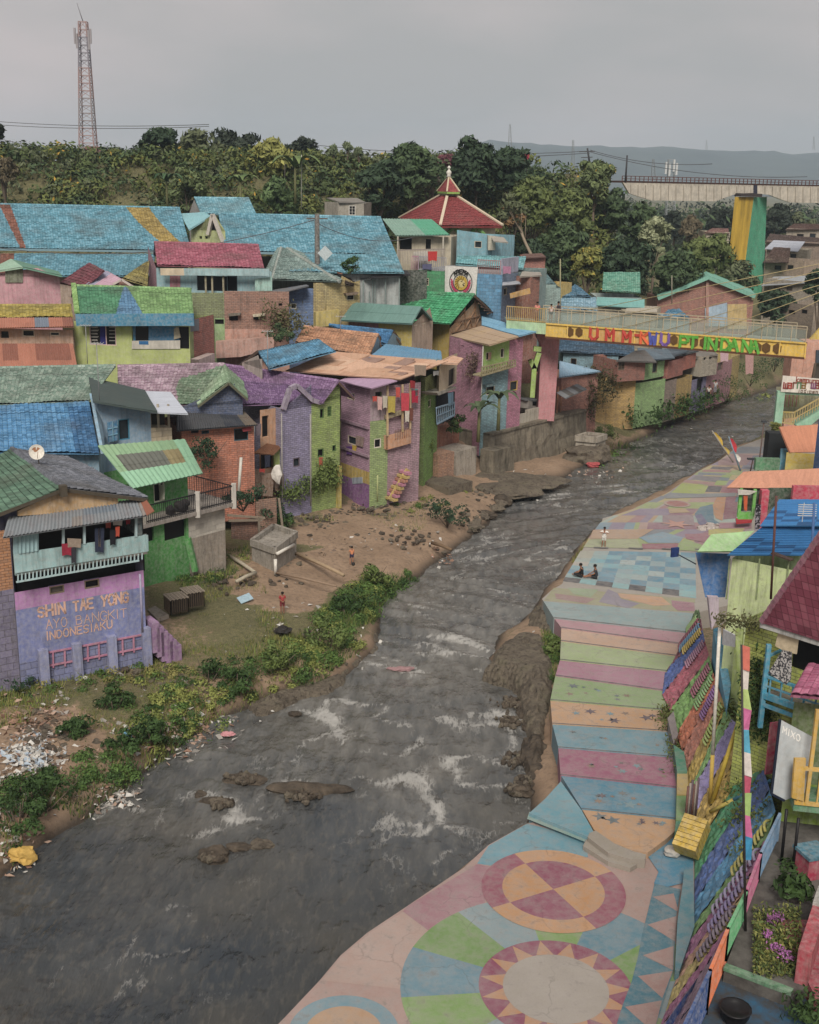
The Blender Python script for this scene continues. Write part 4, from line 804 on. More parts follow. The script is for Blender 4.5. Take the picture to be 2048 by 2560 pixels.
# R3 salmon roofed stall, red post and green frame
A=at((11,1135,850),y=63);Bq=at((11,1700,830),y=61.5);h3=T('stall','open stall with salmon sheet roof, red post and lime frame','stall',(A.x,A.y,1.9));zr=onp((11,1300,645),A,Bq).z
mb=MB();slab(mb,at((11,1060,630),z=zr),at((11,1740,640),z=zr),at((11,1760,490),z=zr+.8),at((11,1180,515),z=zr+.8),'flat',0,.1);mb.build('roof',[sheet('b98268',.15,'9a7466')],h3)
mb=MB();P=onp((11,1335,645),A,Bq);Q=onp((11,1295,920),A,Bq);mb.beam(V2(P,Q.z),P,.45,.4);mb.build('post',paint('b5304e',.2),h3);mb=MB();P=onp((11,1655,630),A,Bq);mb.box(P+Vector((0,0,-.7)),(1.8,.3,1.6));mb.build('side_panel',paint('b5304e',.2),h3)
mb=MB()
for x in(1145,1245):P=onp((11,x,840),A,Bq);mb.beam(P,V2(P,zr),.16)
P,Q=onp((11,1140,830),A,Bq),onp((11,1250,830),A,Bq);mb.beam(P,Q,.16,.4);mb.build('frame',paint('5aa838',.2),h3)
mb=MB();mb.quad(onp((11,1180,650),A,Bq)+Vector((0,.6,0)),onp((11,1700,650),A,Bq)+Vector((0,.6,0)),onp((11,1700,800),A,Bq)+Vector((0,.6,0)),onp((11,1180,820),A,Bq)+Vector((0,.6,0)));mb.build('back_wall',paint('26432f'),h3)
mb=MB();mb.extr([onp((11,x,y),A,Bq)-Vector((0,.3,0))for x,y in[(1130,632),(1270,645),(1215,672),(1135,672)]],(0,.03,0));tag(mb.build('sheet_cover',plain('b5b0a8')),'white sheet under the salmon stall roof edge','sheet')
mb=MB();P=onp((11,1185,680),A,Bq);mb.extr([onp((11,x,y),A,Bq)-Vector((0,.2,0))for x,y in[(1175,680),(1205,680),(1200,790),(1180,785)]],(0,.05,0));tag(mb.build('orange_garment',plain('b8532c')),'orange garment hanging in the lime stall frame','garment')
mb=MB();mb.extr([onp((11,x,y),A,Bq)-Vector((0,.5,0))for x,y in[(1255,735),(1290,735),(1280,920),(1245,920)]],(0,.05,0));t=NT('leopard_cloth');t.col(t.mix(t.ramp(t.noise(t.coord(),9,2),.5,.53),lin('25242a'),lin('8a8590')));tag(mb.build('patterned_cloth',t.m),'spotted dark cloth hanging beside the red post','cloth')
mb=MB();mb.extr([at((11,x,y),z=2.4)for x,y in[(1125,850),(1250,845),(1240,870),(1130,880)]],(0,0,-.12));tag(mb.build('red_mat',plain('9a2a30')),'red mat in front of the lime stall frame','mat')
mb=MB()
for _ in range(22):mb.blob(at((11,random.uniform(870,1000),random.uniform(890,935)),z=1.95),random.uniform(.1,.3),0,1,.3,(1,1,.5))
tag(mb.build('sack_pile',plain('a09690')),'pale heap of sacks on the painted field by the stall','sacks')
# R4 orange roof over yellow walls
A=at((11,1480,480),y=76);Bq=at((11,1760,470),y=75);h4=T('house','yellow walled house with terracotta sheet roof and blue posts','house',(A.x,A.y,1.5));zr=onp((11,1520,378),A,Bq).z
wall(h4,A,Bq+Vector((3,0,0)),1.0,zr,[paint('b39b2e',.2),paint('b9a648',.2)],bands=[(0,1),(onp((11,1500,455),A,Bq).z,0)])
mb=MB();slab(mb,at((11,1515,378),z=zr),at((11,1800,372),z=zr),at((11,1780,172),z=zr+1.6),at((11,1440,192),z=zr+1.6),'flat',0,.12);mb.build('roof',[sheet('b97a5c',.12,'8f6350')],h4)
for x in(1447,1470):mb=MB();P=at((11,x,495),y=77);mb.beam(V2(P,1.9),V2(P,zr),.2);mb.build('post',paint('4aa0c0'),h4)
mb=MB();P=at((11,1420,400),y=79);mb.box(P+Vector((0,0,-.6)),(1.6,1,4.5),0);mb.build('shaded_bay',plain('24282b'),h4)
mb=MB();P=at((11,1350,460),y=75.5);mb.box(P,(1.6,.4,.8),0);tag(mb.build('green_bin',paint('3f7a52')),'green screen board by the yellow house corner','screen')
mb=MB();P=at((11,1712,400),y=72);mb.box(P+Vector((.6,0,0)),(1.2,1,5));tag(mb.build('blue_column',paint('2f63a5')),'strong blue column at the right picture edge','column')
# R5 sign building with mint stair
A=at((7,1420,1310),y=88);Bq=A+Vector((12,-1.5,0));h5=T('stair_tower','mint green stair tower with yellow handrails below the village sign','stair tower',(A.x,A.y,1));pl5=lambda p:onp(p,A,Bq)
mb=MB();a=pl5((7,1425,1310));b=pl5((7,1450,1085));mb.beam(V2(a,0.5),V2(b,b.z),.55,.55);mb.beam(b,b+Vector((8,-1,0)),.3,.45);P=a+Vector((8,-1,0));mb.beam(V2(P,.5),V2(P,b.z),.5,.5)
s0,s1=pl5((7,1560,1330)),pl5((7,1760,1210));mb.extr([s0,s1,s1+Vector((0,0,-.5)),s0+Vector((.6,0,-.5))],(0,1.2,0));mb.build('frame',paint('84b89a',.3),h5)
mb=MB();f0,f1=pl5((7,1450,1310)),pl5((7,1540,1325));t0=pl5((7,1450,1235))
mb.beam(V2(f0,t0 .z),V2(f1,t0 .z),.09);mb.beam(f0,f1,.09)
for k_ in range(9):P=f0 .lerp(f1,k_/8);mb.beam(P,V2(P,t0 .z),.05)
r0,r1_=pl5((7,1535,1245)),pl5((7,1740,1130));mb.beam(r0,r1_,.1);mb.beam(r0-Vector((0,0,.5)),r1_-Vector((0,0,.5)),.06)
for k_ in range(12):P=r0 .lerp(r1_,k_/11);Q=s0 .lerp(s1,k_/11);mb.beam(V2(P,Q.z),P,.05)
mb.build('handrail',paint('a8924a',.2),h5)
mb=MB();mb.quad(*[p+Vector((0,2.2,0))for p in(pl5((7,1480,1330)),pl5((7,1800,1300)),pl5((7,1800,1090)),pl5((7,1480,1090)))]);mb.build('back_wall',paint('7c7a5a'),h5)
mb=MB()
for k_ in range(10):P=pl5((7,1500+k_*14,1170));mb.beam(P+Vector((0,1.6,-.6)),P+Vector((0,1.6,.8)),.06,.05,k_%2)
mb.build('inner_grille',[paint('a05048'),paint('8f8a40')],h5)
sg=[pl5(p)-Vector((0,.35,0))for p in[(7,1455,970),(7,1800,1000),(7,1800,1105),(7,1440,1085)]];so5=T('sign_board','white village name board reading Kampung Warna above the mint stair','sign',tuple(sg[3]));mb=MB();mb.extr(sg,(0,.12,0));mb.build('board',paint('cfc8bd',.2),so5)
ex=(sg[1]-sg[0]).normalized();up5=Vector((0,0,1));cols=['8a3f3a','a8443a','7a4a3a','5a7a5a','8a6a3a','4a3a3a','7f4f6f']
mb=MB();n5=Vector((-ex.y,ex.x,0));n5=-n5 if n5 .y>0 else n5
P=pl5((7,1550,1012))-Vector((0,.38,0));lettering(mb,'kampung',P,ex,up5,.38,.5,.14,.16,n5,0,0,.02);mb.build('lettering',plain('8f4638'),so5)
for i,ch in enumerate('warna war'):
 mb=MB();P=pl5((7,1458+i*33,1058))-Vector((0,.38,0));lettering(mb,ch,P,ex,up5,.68,.42,.1,.15,n5,0,0,.02)
 if mb.n:mb.build('lettering',plain(cols[i%7]),so5)
mb=MB();P=pl5((7,1560,1085))-Vector((0,.38,0));lettering(mb,'jodipan',P,ex,up5,.26,.6,.3,.16,n5,0,0,.02);mb.build('lettering',plain('6f5a4a'),so5)
vz=MB()
for _ in range(300):p=at((11,random.uniform(1395,1440),random.uniform(170,250)),y=86);leafq(vz,p+Vector((0,random.gauss(0,.3),0)),.1)
tag(vz.build('creeper',LG3),'yellow green creeper at the foot of the mint stair post','plant')
# two leaning flags at the water
for lb,p0,p1,h1_,h2_,hp in[('yellow flag on a leaning pole at the water edge',(11,1110,450),(11,955,220),'c2a02c','b8a04a','8f8a80'),('red and white flag on a leaning pole at the water edge',(11,1160,510),(11,1075,262),'b8323c','d0ccc6','6f8494')]:
 a=at(p0,z=Z2);b=onp(p1,a,a+Vector((1,-.25,0)));o=T('flag',lb,'flag',tuple(a));mb=MB();mb.tube([a,b],[.07,.05]);mb.build('shaft',plain(hp),o)
 d=(b-a);mb=MB();
 for s0_,s1_,mi in((.62,.95,0),(.35,.5,1)):
  P,Q=a+d*s1_,a+d*s0_;n_=5;vs=[]
  for k_ in range(n_+1):
   f=k_/n_;c=P.lerp(Q,f);vs+=[c,c+Vector((.45*(1-abs(f-.5)),-.15,-.25*f))]
  mb.add(vs,[(2*k_,2*k_+1,2*k_+3,2*k_+2)for k_ in range(n_)],mi)
 mb.build('cloth',[plain(h1_,.9),plain(h2_,.9)],o)
for lb,p0 in[('small lamp post with dark head on the far painted field',(11,1232,510)),('tall pole with camera beside the salmon roof',(11,1268,660))]:
 a=at(p0,z=Z2);o=T('lamp_post',lb,'lamp post',tuple(a));hh=1.0 if p0[1]<1250 else 5.4;mb=MB();mb.tube([a,a+Vector((.1,0,hh))],.05,6);mb.build('shaft',plain('5c4a44'),o);mb=MB();mb.box(a+Vector((.1,0,hh)),(.9 if hh<2 else.35,.3,.12));mb.build('head',plain('3a3d42'),o)
# ---- footbridge
gl,gr_=at((6,1050,600),y=100),None
gr_=at((7,1630,742),z=gl.z);gz=gl.z;ge=(gr_-gl).normalized();br=T('footbridge','yellow girder footbridge with glass parapet and cut out letters crossing the river','footbridge',tuple(gl))
back=Vector((0,2.6,0));gh=1.15;nP=11;W_=(gr_-gl).length;mb=MB();ym,om=paint('d9b024',.3),paint('cf9c3c',.3)
for i in range(nP):
 a,b=gl+ge*(W_*i/nP),gl+ge*(W_*(i+1)/nP);mi=0 if i in(0,1,6,7,8,9,10)or i>4 else 1
 mb.extr([a,b,b-Vector((0,0,gh)),a-Vector((0,0,gh))],(0,.12,0),mi);mb.beam(b+Vector((0,-.05,0)),b-Vector((0,.05,gh)),.09,.1,0)
mb.beam(gl-Vector((0,.06,gh)),gr_-Vector((0,.06,gh)),.14,.16,2);mb.beam(gl-Vector((0,.06,0)),gr_-Vector((0,.06,0)),.14,.12,0)
mb.extr([gl+back,gr_+back,gr_+back-Vector((0,0,gh)),gl+back-Vector((0,0,gh))],(0,.12,0),0);mb.build('girder',[ym,om,plain('5a3a28')],br)
mb=MB();e0=gl-ge*3.6;mb.extr([e0+Vector((0,.15,.05)),gr_+Vector((0,.15,.05)),gr_+back+Vector((0,-.1,.05)),e0+back+Vector((0,-.1,.05))],(0,0,-.15));t=NT('glass_deck');t.col(t.mix(t.ramp(t.noise(t.coord(),.8,3),.3,.7),lin('7c8a78'),lin('939c90')));t.b.inputs['Roughness'].default_value=.25;mb.build('deck',t.m,br)
mb=MB();mb.extr([e0-Vector((0,.1,0)),gl-Vector((0,.1,0)),gl-Vector((0,.1,.9)),e0-Vector((0,.1,.9))],(0,.2,0));mb.build('landing_edge',paint('9fbf8f',.3),br)
t=NT('parapet_glass');t.col(lin('9aa69c'));t.b.inputs['Roughness'].default_value=.12;t.b.inputs['Alpha'].default_value=.38;pgl=t.m
for off,nm in((Vector((0,.1,0)),'f'),(back-Vector((0,.05,0)),'b')):
 mb=MB();mb.beam(gl+off+Vector((0,0,1.25)),gr_+off+Vector((0,0,1.25)),.07);mb.beam(gl+off+Vector((0,0,1.05)),gr_+off+Vector((0,0,1.05)),.04)
 n=19
 for k_ in range(n+1):P=gl.lerp(gr_,k_/n)+off;mb.beam(P,P+Vector((0,0,1.25)),.07,.06)
 mb.build('railing',paint('a8997a',.25),br);mb=MB();mb.quad(gl+off+Vector((0,0,.1)),gr_+off+Vector((0,0,.1)),gr_+off+Vector((0,0,1.0)),gl+off+Vector((0,0,1.0)));mb.build('glass_panel',pgl,br)
mb=MB();mb.beam(e0+Vector((0,.1,1.2)),gl+Vector((0,.1,1.2)),.08);mb.beam(e0+Vector((0,.1,.1)),gl+Vector((0,.1,.1)),.06)
for k_ in range(22):P=e0 .lerp(gl,k_/21)+Vector((0,.1,0));mb.beam(P,P+Vector((0,0,1.2)),.05)
mb.build('landing_railing',paint('a8893a',.2),br)
gp=lambda p:onp(p,gl,gr_)-Vector((0,.05,0))
def hexcut(p,h):
 c=gp(p);mb=MB();mb.extr([c+ge*(.36*cos(a))+Vector((0,-.02,.42*sin(a)))for a in[radians(30+60*k_)for k_ in range(6)]],(0,.04,0),0);mb.extr([c+ge*(.25*cos(a))+Vector((.08,-.035,.31*sin(a)))for a in[radians(30+60*k_)for k_ in range(6)]],(0,.02,0),1);mb.build('hexagon',[plain('5f4420'),plain('8a8a80')],br)
for p in[(6,1222,660),(6,1287,662),(7,680,718),(7,895,738),(7,1343,775),(7,1422,780)]:hexcut(p,0)
for p in[(7,825,735),(7,982,748),(7,1280,772)]:hexcut(p,0)
for ch,k,x,y,h in[('U',6,1365,705,'b0392c'),('M',6,1480,712,'b0392c'),('M',6,1600,725,'b0392c'),('-',6,1685,718,'b0392c'),('K',7,440,735,'cf5a2a'),('W',7,500,740,'4a52a0'),('U',7,585,745,'6d4f96'),('P',7,722,765,'4f9a2c'),('T',7,785,770,'4f9a2c'),('I',7,890,775,'4f9a2c'),('N',7,925,780,'4f9a2c'),('D',7,1018,785,'4f9a2c'),('A',7,1080,788,'4f9a2c'),('N',7,1170,795,'4f9a2c'),('A',7,1228,802,'4f9a2c')]:
 mb=MB();P=gp((k,x,y))-Vector((0,.04,0));lettering(mb,ch,P-Vector((0,.02,.04)),ge,(0,0,1),.88,.70,.1,.25,(0,-1,0),0,0,.05);mb.build('letter',plain(h),br)
# piers
def pier(label,P,parts,h):
 o=T('bridge_pier',label,'pier',tuple(P));
 for nm,pts,dep in parts:mb=MB();mb.extr(pts,(0,dep,0));mb.build(nm,paint(h,.3),o)
 return o
pA=at((6,1010,1270),y=102.6);pp=lambda p:onp(p,pA,pA+Vector((1,0,0)))
a,b=V2(at((10,685,788),z=.7),0),V2(at((10,1190,640),z=.7),0);lo=(onp((10,660,560),a,b).z+onp((10,1305,335),a,b).z)/2-.15
pier('tall pink concrete bridge pier on the left bank',pA,[('shaft',[V2(pp((6,1020,740)),lo),V2(pp((6,1118,1100)),lo),pp((6,1148,708)),pp((6,1015,700))],1.8),('head',[p-Vector((0,.06,0))for p in[pp((6,1015,760)),pp((6,985,700)),pp((6,990,580)),pp((6,1052,600)),pp((6,1050,740))]],2.2)],'b8757c')
pB=at((7,1600,960),y=98);pq=lambda p:onp(p,pB,pB+Vector((1,0,0)))
pier('salmon concrete bridge pier with sloping bracket on the right bank',pB,[('shaft',[V2(pq((7,1520,850)),3),V2(pq((7,1640,900)),3),pq((7,1690,880)),pq((7,1710,730)),pq((7,1530,848))],2.0),('head',[p-Vector((0,.06,0))for p in[pq((7,1640,735)),pq((7,1800,730)),pq((7,1800,850)),pq((7,1690,885)),pq((7,1600,960)),pq((7,1620,850))]],2.2)],'c08a74')
mb=MB();mb.extr([pq((7,1700,790)),pq((7,1780,790)),pq((7,1780,880)),pq((7,1695,880))],(0,-.25,0));tag(mb.build('cabinet',plain('3f4a55')),'dark blue cabinet on the right hand bridge pier','cabinet')
mb=MB();mb.extr([onp(p,gr_,gr_+Vector((1,0,0)))for p in[(7,1660,715),(7,1800,560),(7,1800,715)]],(0,.3,0));tag(mb.build('anchor_plate',paint('c6a62a')),'yellow triangular anchor plate at the right end of the footbridge','anchor')
mb=MB()
for x0,y0,x1,y1 in[(935,860,965,920),(965,910,950,1130),(965,920,1000,810)]:mb.beam(at((6,x0,y0),y=101.5),at((6,x1,y1),y=101.5),.45,.4)
mb.beam(at((6,960,780),y=101.5),at((6,1015,785),y=101.5),.4);tag(mb.build('steel_prop',paint('8fae4a',.3)),'lime green forked prop beside the tall pink pier','prop')
# stay cables
CAB=[((7,280,520),(7,1725,172)),((7,20,610),(7,1725,262)),((7,300,640),(7,1725,320)),((7,580,665),(7,1725,370)),((7,880,690),(7,1725,440)),((7,1170,705),(7,1725,440))]
CAB=[((7,480,480),(7,1725,172)),((7,10,607),(7,1725,225)),((7,300,635),(7,1725,272)),((7,585,660),(7,1725,325)),((7,865,690),(7,1725,378)),((7,1150,705),(7,1725,435))]
for i,(a,b)in enumerate(CAB):
 P=gp(a)if i else gl+back+ge*2+Vector((0,0,.6));Q=onp(b,gl,gr_);e=Q+(Q-P)*.35;mb=MB();mb.tube([P,e],.026,5)
 tag(mb.build('stay_cable',plain('a8986c')),'pale yellow stay cable slanting up to the right from the footbridge girder','cable','stay cables of the footbridge')
# kerbs between the striped field and the slope, yellow outlet block
for lb,k,P,z,h in[('teal painted kerb wedge beside the blue and rose stripes',12,[(470,1420),(560,1480),(588,1650),(500,1650)],2.05,'2f8468'),('yellow painted kerb piece beside the lower rose stripe',12,[(500,1650),(590,1650),(598,1850),(500,1850)],1.95,'b99c4a'),('light green painted kerb piece beside the starry blue stripe',13,[(496,118),(592,118),(572,340),(492,345)],1.9,'6f9a58'),('dark teal kerb corner next to the starry orange stripe',13,[(492,345),(572,340),(540,440),(480,440)],1.85,'3f8f70'),('grey rough kerb stone beside the orange stripe',12,[(418,1190),(470,1130),(510,1330),(470,1410)],2.1,'857a7c'),('low teal bench kerb along the blue triangle border',13,[(548,900),(560,770),(640,765),(650,1260),(520,1650),(482,1640),(505,1200)],1.55,'43808f')]:
 tag((lambda m:(m.prism([pz((k,x,y),z)for x,y in P][::-1],.8,z),m)[1])(MB()).build('kerb',mural(h)),lb,'kerb')
yo=T('outlet_block','bright yellow ribbed concrete block at the foot of the slope','concrete block',tuple(at((13,600,560),z=1.3)));mb=MB();a,b=at((13,570,620),z=1.75),at((13,680,350),z=2.5)
for i in range(7):mb.beam(a.lerp(b,i/7),a.lerp(b,(i+.9)/7),.85,.7)
mb.build('block',paint('c2a026',.6),yo);mb=MB();mb.blob(at((13,460,615),z=1.4),.32,0,2,.15,(1.1,.9,.5));tag(mb.build('white_stone',plain('a8a39c')),'pale round stone left of the yellow ribbed block','stone')
for i in range(6):mb=MB();p=at((13,572+i*17,345-i*6),z=1.9);mb.tube([p,p+Vector((.02,.1,1.3+.1*(i%3)))],.045,6);tag(mb.build('pipe',plain(['6a4a44','8a8078','5a4a52'][i%3])),'short rusty upright pipe in the bundle above the yellow ribbed block','pipe','pipe bundle')
# ================================================================ left bank houses
def face(par,name,pts,A,B,mat,th=.18,label=None):
 P=[onp(p,A,B)if len(p)==3 and not isinstance(p,Vector)else p for p in pts]
 mb=MB();mb.extr(P,perp(A,B,th));return mb.build(name,mat,par,label)
def sl(par,name,pts,kind,mats,mi=0,thick=.07,tw=.24,th=.30,cap=None,label=None,seed=0):
 mb=MB();slab(mb,*pts,kind=kind,mi=mi,thick=thick,tw=tw,th=th,seed=seed)
 if cap is not None:ridgecap(mb,pts[3],pts[2],.13,cap)
 return mb.build(name,mats,par,label)
def fit(mb,text,p0,p1,h,A,B,mi=0,st=.16,off=.012,wob=0.08,depth=.012):
 a,b=onp(p0,A,B),onp(p1,A,B);L=(b-a).length;n=-perp(A,B,1);u=sum(.5 if c==' ' else(.25 if c in 'Ii.' else.62)+.22 for c in text)*h;k=L/u
 ex=(b-a).normalized();x=a+n*off
 for c in text:
  if c==' ':x=x+ex*(.5*h*k);continue
  lettering(mb,c,x,ex,Vector((0,0,1)),h*random.uniform(1-wob,1+wob),.62*k,0,st,n,mi,0,depth)
  x=x+ex*(((.25 if c in 'Ii.' else.62)+.22)*h*k)
def cloth(par,name,A,B,x0,y0,x1,y1,k,h,off=.12,label=None,cat='cloth',group='laundry'):
 o=-perp(A,B,off);P=[onp((k,x,y),A+o,B+o)for x,y in[(x0,y0),(x1,y0+random.uniform(-6,6)),(x1-4,y1),((x0+x1)/2,y1-7),(x0+3,y1+random.uniform(-5,5))]]
 mb=MB();mb.extr(P,perp(A,B,.02));ob=mb.build(name,plain(h,.95),par)
 if par is None:tag(ob,label,cat,group)
 return ob
# ---- the lettered house
A=at((8,305,1890),z=1.7);B=at((8,1072,1722),z=1.7);PL=onp((8,108,1300),A,B);PR=onp((8,1037,1200),A,B);on=lambda x,y,o_=0.0:onp((8,x,y),A+perp(A,B,o_),B+perp(A,B,o_))
ho=T('lettered_house','house with painted slogan wall, turquoise balcony and green tiled roof at lower left','house',(PL.x,PL.y,1.0))
zt,zp,zb=on(1037,1078).z,on(1037,1200).z,on(600,1655).z
bl=paint('7079ab',.35)
wall(ho,PL,PR,.2,zt,[brick('6f76a0',.22,'4a4038',.5,.3,.7),bl,paint('b27ab5',.3)],bands=[(.2,0),(zb,1),(zp,2)],wins=[((8,352,1165),(8,465,1238),'frame'),((8,605,1132),(8,718,1198),'frame')],frame='7a6a58')
D_=perp(A,B,9);hull(ho,[PL,PL+D_,PR+D_,PR],.2,zt+2.2,[paint('7d7a9a')])
for tx,p0,p1,h,st in[('SHIN TAE YONG',(8,278,1418),(8,935,1302),.47,.2),('AYO BANGKIT',(8,335,1503),(8,925,1412),.42,.075),('INDONESIAKU',(8,335,1582),(8,818,1490),.38,.14)]:
 ws_=tx.split(' ');n_=len(tx);k0=0
 for wd_ in ws_:
  lp=lambda f:(8,p0[1]+(p1[1]-p0[1])*f,p0[2]+(p1[2]-p0[2])*f);mb=MB();fit(mb,wd_,lp(k0/n_),lp((k0+len(wd_))/n_),h,A,B,0,st);mb.build('slogan',paint('d3a48e',.1),ho);k0+=len(wd_)+1
for i,(b,t_)in enumerate([((305,1890),(295,1655)),((562,1840),(536,1610)),((812,1800),(787,1558)),((1055,1715),(1035,1500))]):
 mb=MB();p,q_=at((8,)+b,z=1.5),on(*t_,-.2);p.z=1.0;mb.beam(V2(on(t_[0]+14,t_[1],-.1),.8),V2(on(t_[0]+10,t_[1],-.1),q_.z),.34,.42);mb.build('buttress',paint('858ab0',.6),ho)
mb=MB();rl=lambda a,b,w_=.09:mb.beam(on(*a,-.05),on(*b,-.05),w_,.07)
rl((330,1675),(1040,1540));rl((330,1770),(1040,1635));
for x,y in[(380,1670),(465,1660),(630,1625),(710,1610),(880,1580),(960,1560)]:rl((x,y),(x+3,y+110),.08)
mb.build('painted_rails',paint('b5708f',.5),ho)
mb=MB();bo=-.75;mb.extr([on(100,965,bo),on(1056,826,bo),on(1060,945,bo),on(112,1118,bo)],perp(A,B,.1));mb.extr([on(1056,826,bo),on(1060,945,bo),on(1060,945,1.5),on(1056,826,1.5)],(.05,.05,0));mb.build('balcony',paint('8fb3b5',.45),ho)
mb=MB();mb.beam(on(118,1165,bo),on(1000,1010,bo),.07)
for k_ in range(34):x=130+k_*27;mb.beam(on(x,1112-(x-112)*.17,bo),on(x,1160-(x-112)*.175,bo),.06,.05)
mb.build('balusters',paint('9fbcc0',.4),ho)
mb=MB();zfl=on(1060,945,bo).z;mb.extr([V2(on(112,1118,bo),zfl),V2(on(1060,945,bo),zfl),V2(on(1060,945,2),zfl),V2(on(112,1118,2),zfl)],(0,0,-.12));mb.build('balcony_floor',paint('54504a'),ho)
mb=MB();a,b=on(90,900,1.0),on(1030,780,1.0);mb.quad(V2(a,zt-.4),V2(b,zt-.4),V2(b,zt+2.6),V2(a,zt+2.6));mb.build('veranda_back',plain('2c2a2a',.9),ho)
mb=MB();mb.extr([on(985,700,bo),on(1020,700,bo),on(1025,830,bo),on(985,830,bo)],perp(A,B,2));mb.build('side_wall',paint('3c4f52'),ho)
for x,y0,y1 in[(455,760,920),(606,735,890),(978,700,838)]:mb=MB();mb.beam(on(x,y0,bo),on(x,y1,bo),.1);mb.build('veranda_post',paint('9fbabf',.4),ho)
mb=MB();slab(mb,on(132,960,bo),on(278,938,bo),on(278,775,bo),on(132,795,bo),'corr',0,.03);mb.extr([on(96,965,bo),on(130,960,bo),on(130,820,bo),on(96,830,bo)],perp(A,B,.04));mb.build('corrugated_panel',sheet('8aa9ad',.15),ho)
ao=-1.25;e0,e1=on(20,850,ao),on(1057,690,ao);u0,u1=on(60,700,.2),on(1010,565,.2)
sl(ho,'awning',(e0,e1,u1,u0),'corr',[sheet('7f858a',.5,'6a4a40'),sheet('85807c',.9,'7a5245'),sheet('6f7a85',.3)],lambda u,v:(1 if(.46<u<.54 and v<.6)or u>.96 else(2 if v>.55 and.55<u<.8 else 0)),.03)
mb=MB();mb.extr([on(1000,575,.1),on(1040,560,.0),on(1110,658,ao),on(1055,690,ao)],(0,0,.04));mb.build('rusty_sheet',sheet('85523f',.7),ho)
F=on(455,487,-.25);Fr=on(1064,562,-.25);Bk=at((8,85,205),z=F.z);Bkr=at((8,480,262),z=Fr.z);Fl,Bl=mirror_eave(Fr,Bkr,F,Bk)
gy_=on(830,560,0).z;face(ho,'gable_wall',[(8,130,655),(8,455,500),(8,850,560),(8,850,640),(8,130,690)],A,B,paint('b39060',.5),.15)
sl(ho,'roof',(Fr,Bkr,Bk,F),'tile',[tile('6a6e78',.4,'8a8d95',.6)],cap=0);sl(ho,'roof',(Bl,Fl,F,Bk),'tile',[tile('52705e',.35,'6f8f78',.65)])
mb=MB();mb.beam(F-(F-Fr)*.02-Vector((0,0,.1)),Fr-Vector((0,0,.1)),.05,.16);mb.beam(F-Vector((0,0,.1)),Fl-Vector((0,0,.1)),.05,.16);mb.box(F+Vector((.02,-.1,-.1)),(.3,.3,.5),0,.6);mb.build('bargeboard',plain('4a4338'),ho)
for lb,a in{'crimson shirt hung over the turquoise parapet':(445,890,520,975,'8f2338'),'leopard print cloth bunched on the turquoise parapet':(485,850,585,920,'8f7f70'),'long dark cloth hanging below the leopard print':(512,920,550,1030,'35343a'),'navy trousers hung on the turquoise parapet':(682,780,750,955,'2d3346'),'beige strip cloth over the navy trousers':(705,780,727,915,'9a8a76'),'rust red shirt on the veranda line':(760,712,800,780,'a8483a'),'black cloth hung on the parapet right of the navy trousers':(790,790,835,900,'1e1e24'),'orange red trousers on the veranda line':(830,770,862,840,'b0452f'),'pale grey shirt on the veranda line':(812,710,882,762,'b5a9a0'),'red shirt at the right end of the veranda line':(905,702,940,752,'9a2a32')}.items():
 cloth(None,'garment',A,B,*a[:4],8,a[4],.92 if a[1]>760 else.3,lb,'garment','laundry on the turquoise balcony')
# dish on the ridge
dc=at((8,263,230),y=(F.y+Bk.y)/2+.3);do=T('satellite_dish','round white satellite dish with rust stain on the green tiled ridge','satellite dish',(dc.x,dc.y,dc.z-.6));mb=MB();mb.tube([dc+Vector((.05,.15,-.75)),dc+Vector((0,.1,-.1))],.03,6);mb.build('mast',plain('6a645c'),do)
mb=MB();nrm=(CAM-dc).normalized();nrm=(nrm+Vector((.25,0,.1))).normalized();x=nrm.cross(Vector((0,0,1))).normalized();y=x.cross(nrm);vs=[dc-nrm*.08];fs=[]
for j in(1,2,3):
 for k_ in range(20):a=2*pi*k_/20;r=.36*j/3;vs.append(dc+x*r*cos(a)+y*r*sin(a)+nrm*(.09*(j/3)**2-.08))
fs+=[(0,1+k_,1+(k_+1)%20)for k_ in range(20)]+[(1+20*j+k_,21+20*j+k_,21+20*j+(k_+1)%20,1+20*j+(k_+1)%20)for j in(0,1)for k_ in range(20)]
mb.add(vs,fs,[1 if k_<20 and k_%20 in(1,2,3,4,5,6,7)else(1 if 20<=k_<40 and(k_%20)in(2,3,4,6,7)else 0)for k_ in range(len(fs))],smooth=True);mb.tube([dc-y*.3,dc+nrm*.3],.012,5,1);mb.build('reflector',[plain('cfc9bd',.5),plain('9a6a4a',.7)],do)
# purple steps
mb=MB()
for k_ in range(6):p=on(1062+k_*32,1450+k_*32);p2=p+(B-A).normalized()*.32;mb.box((p+Vector((.1,.3,-.75-.0*k_))),(.36,1.1,1.5),0,math.atan2((B-A).y,(B-A).x))
tag(mb.build('outdoor_steps',paint('8f6a94',.6)),'crumbling purple steps at the right end of the slogan wall','steps')
# neighbour on the far left
h=T('brick_house','orange brick house strip at the left picture edge','house',tuple(PL));E0=onp((8,-420,1000),A,B);zz=on(100,1212).z
wall(h,E0,PL-(B-A).normalized()*.03,zz,zt+2.9,[brick('b57a4a',.1)]);wall(h,E0,PL-(B-A).normalized()*.03,.3,zz,[brick('6f6a86',.3,'3f3a34',.55,.32,.9)])
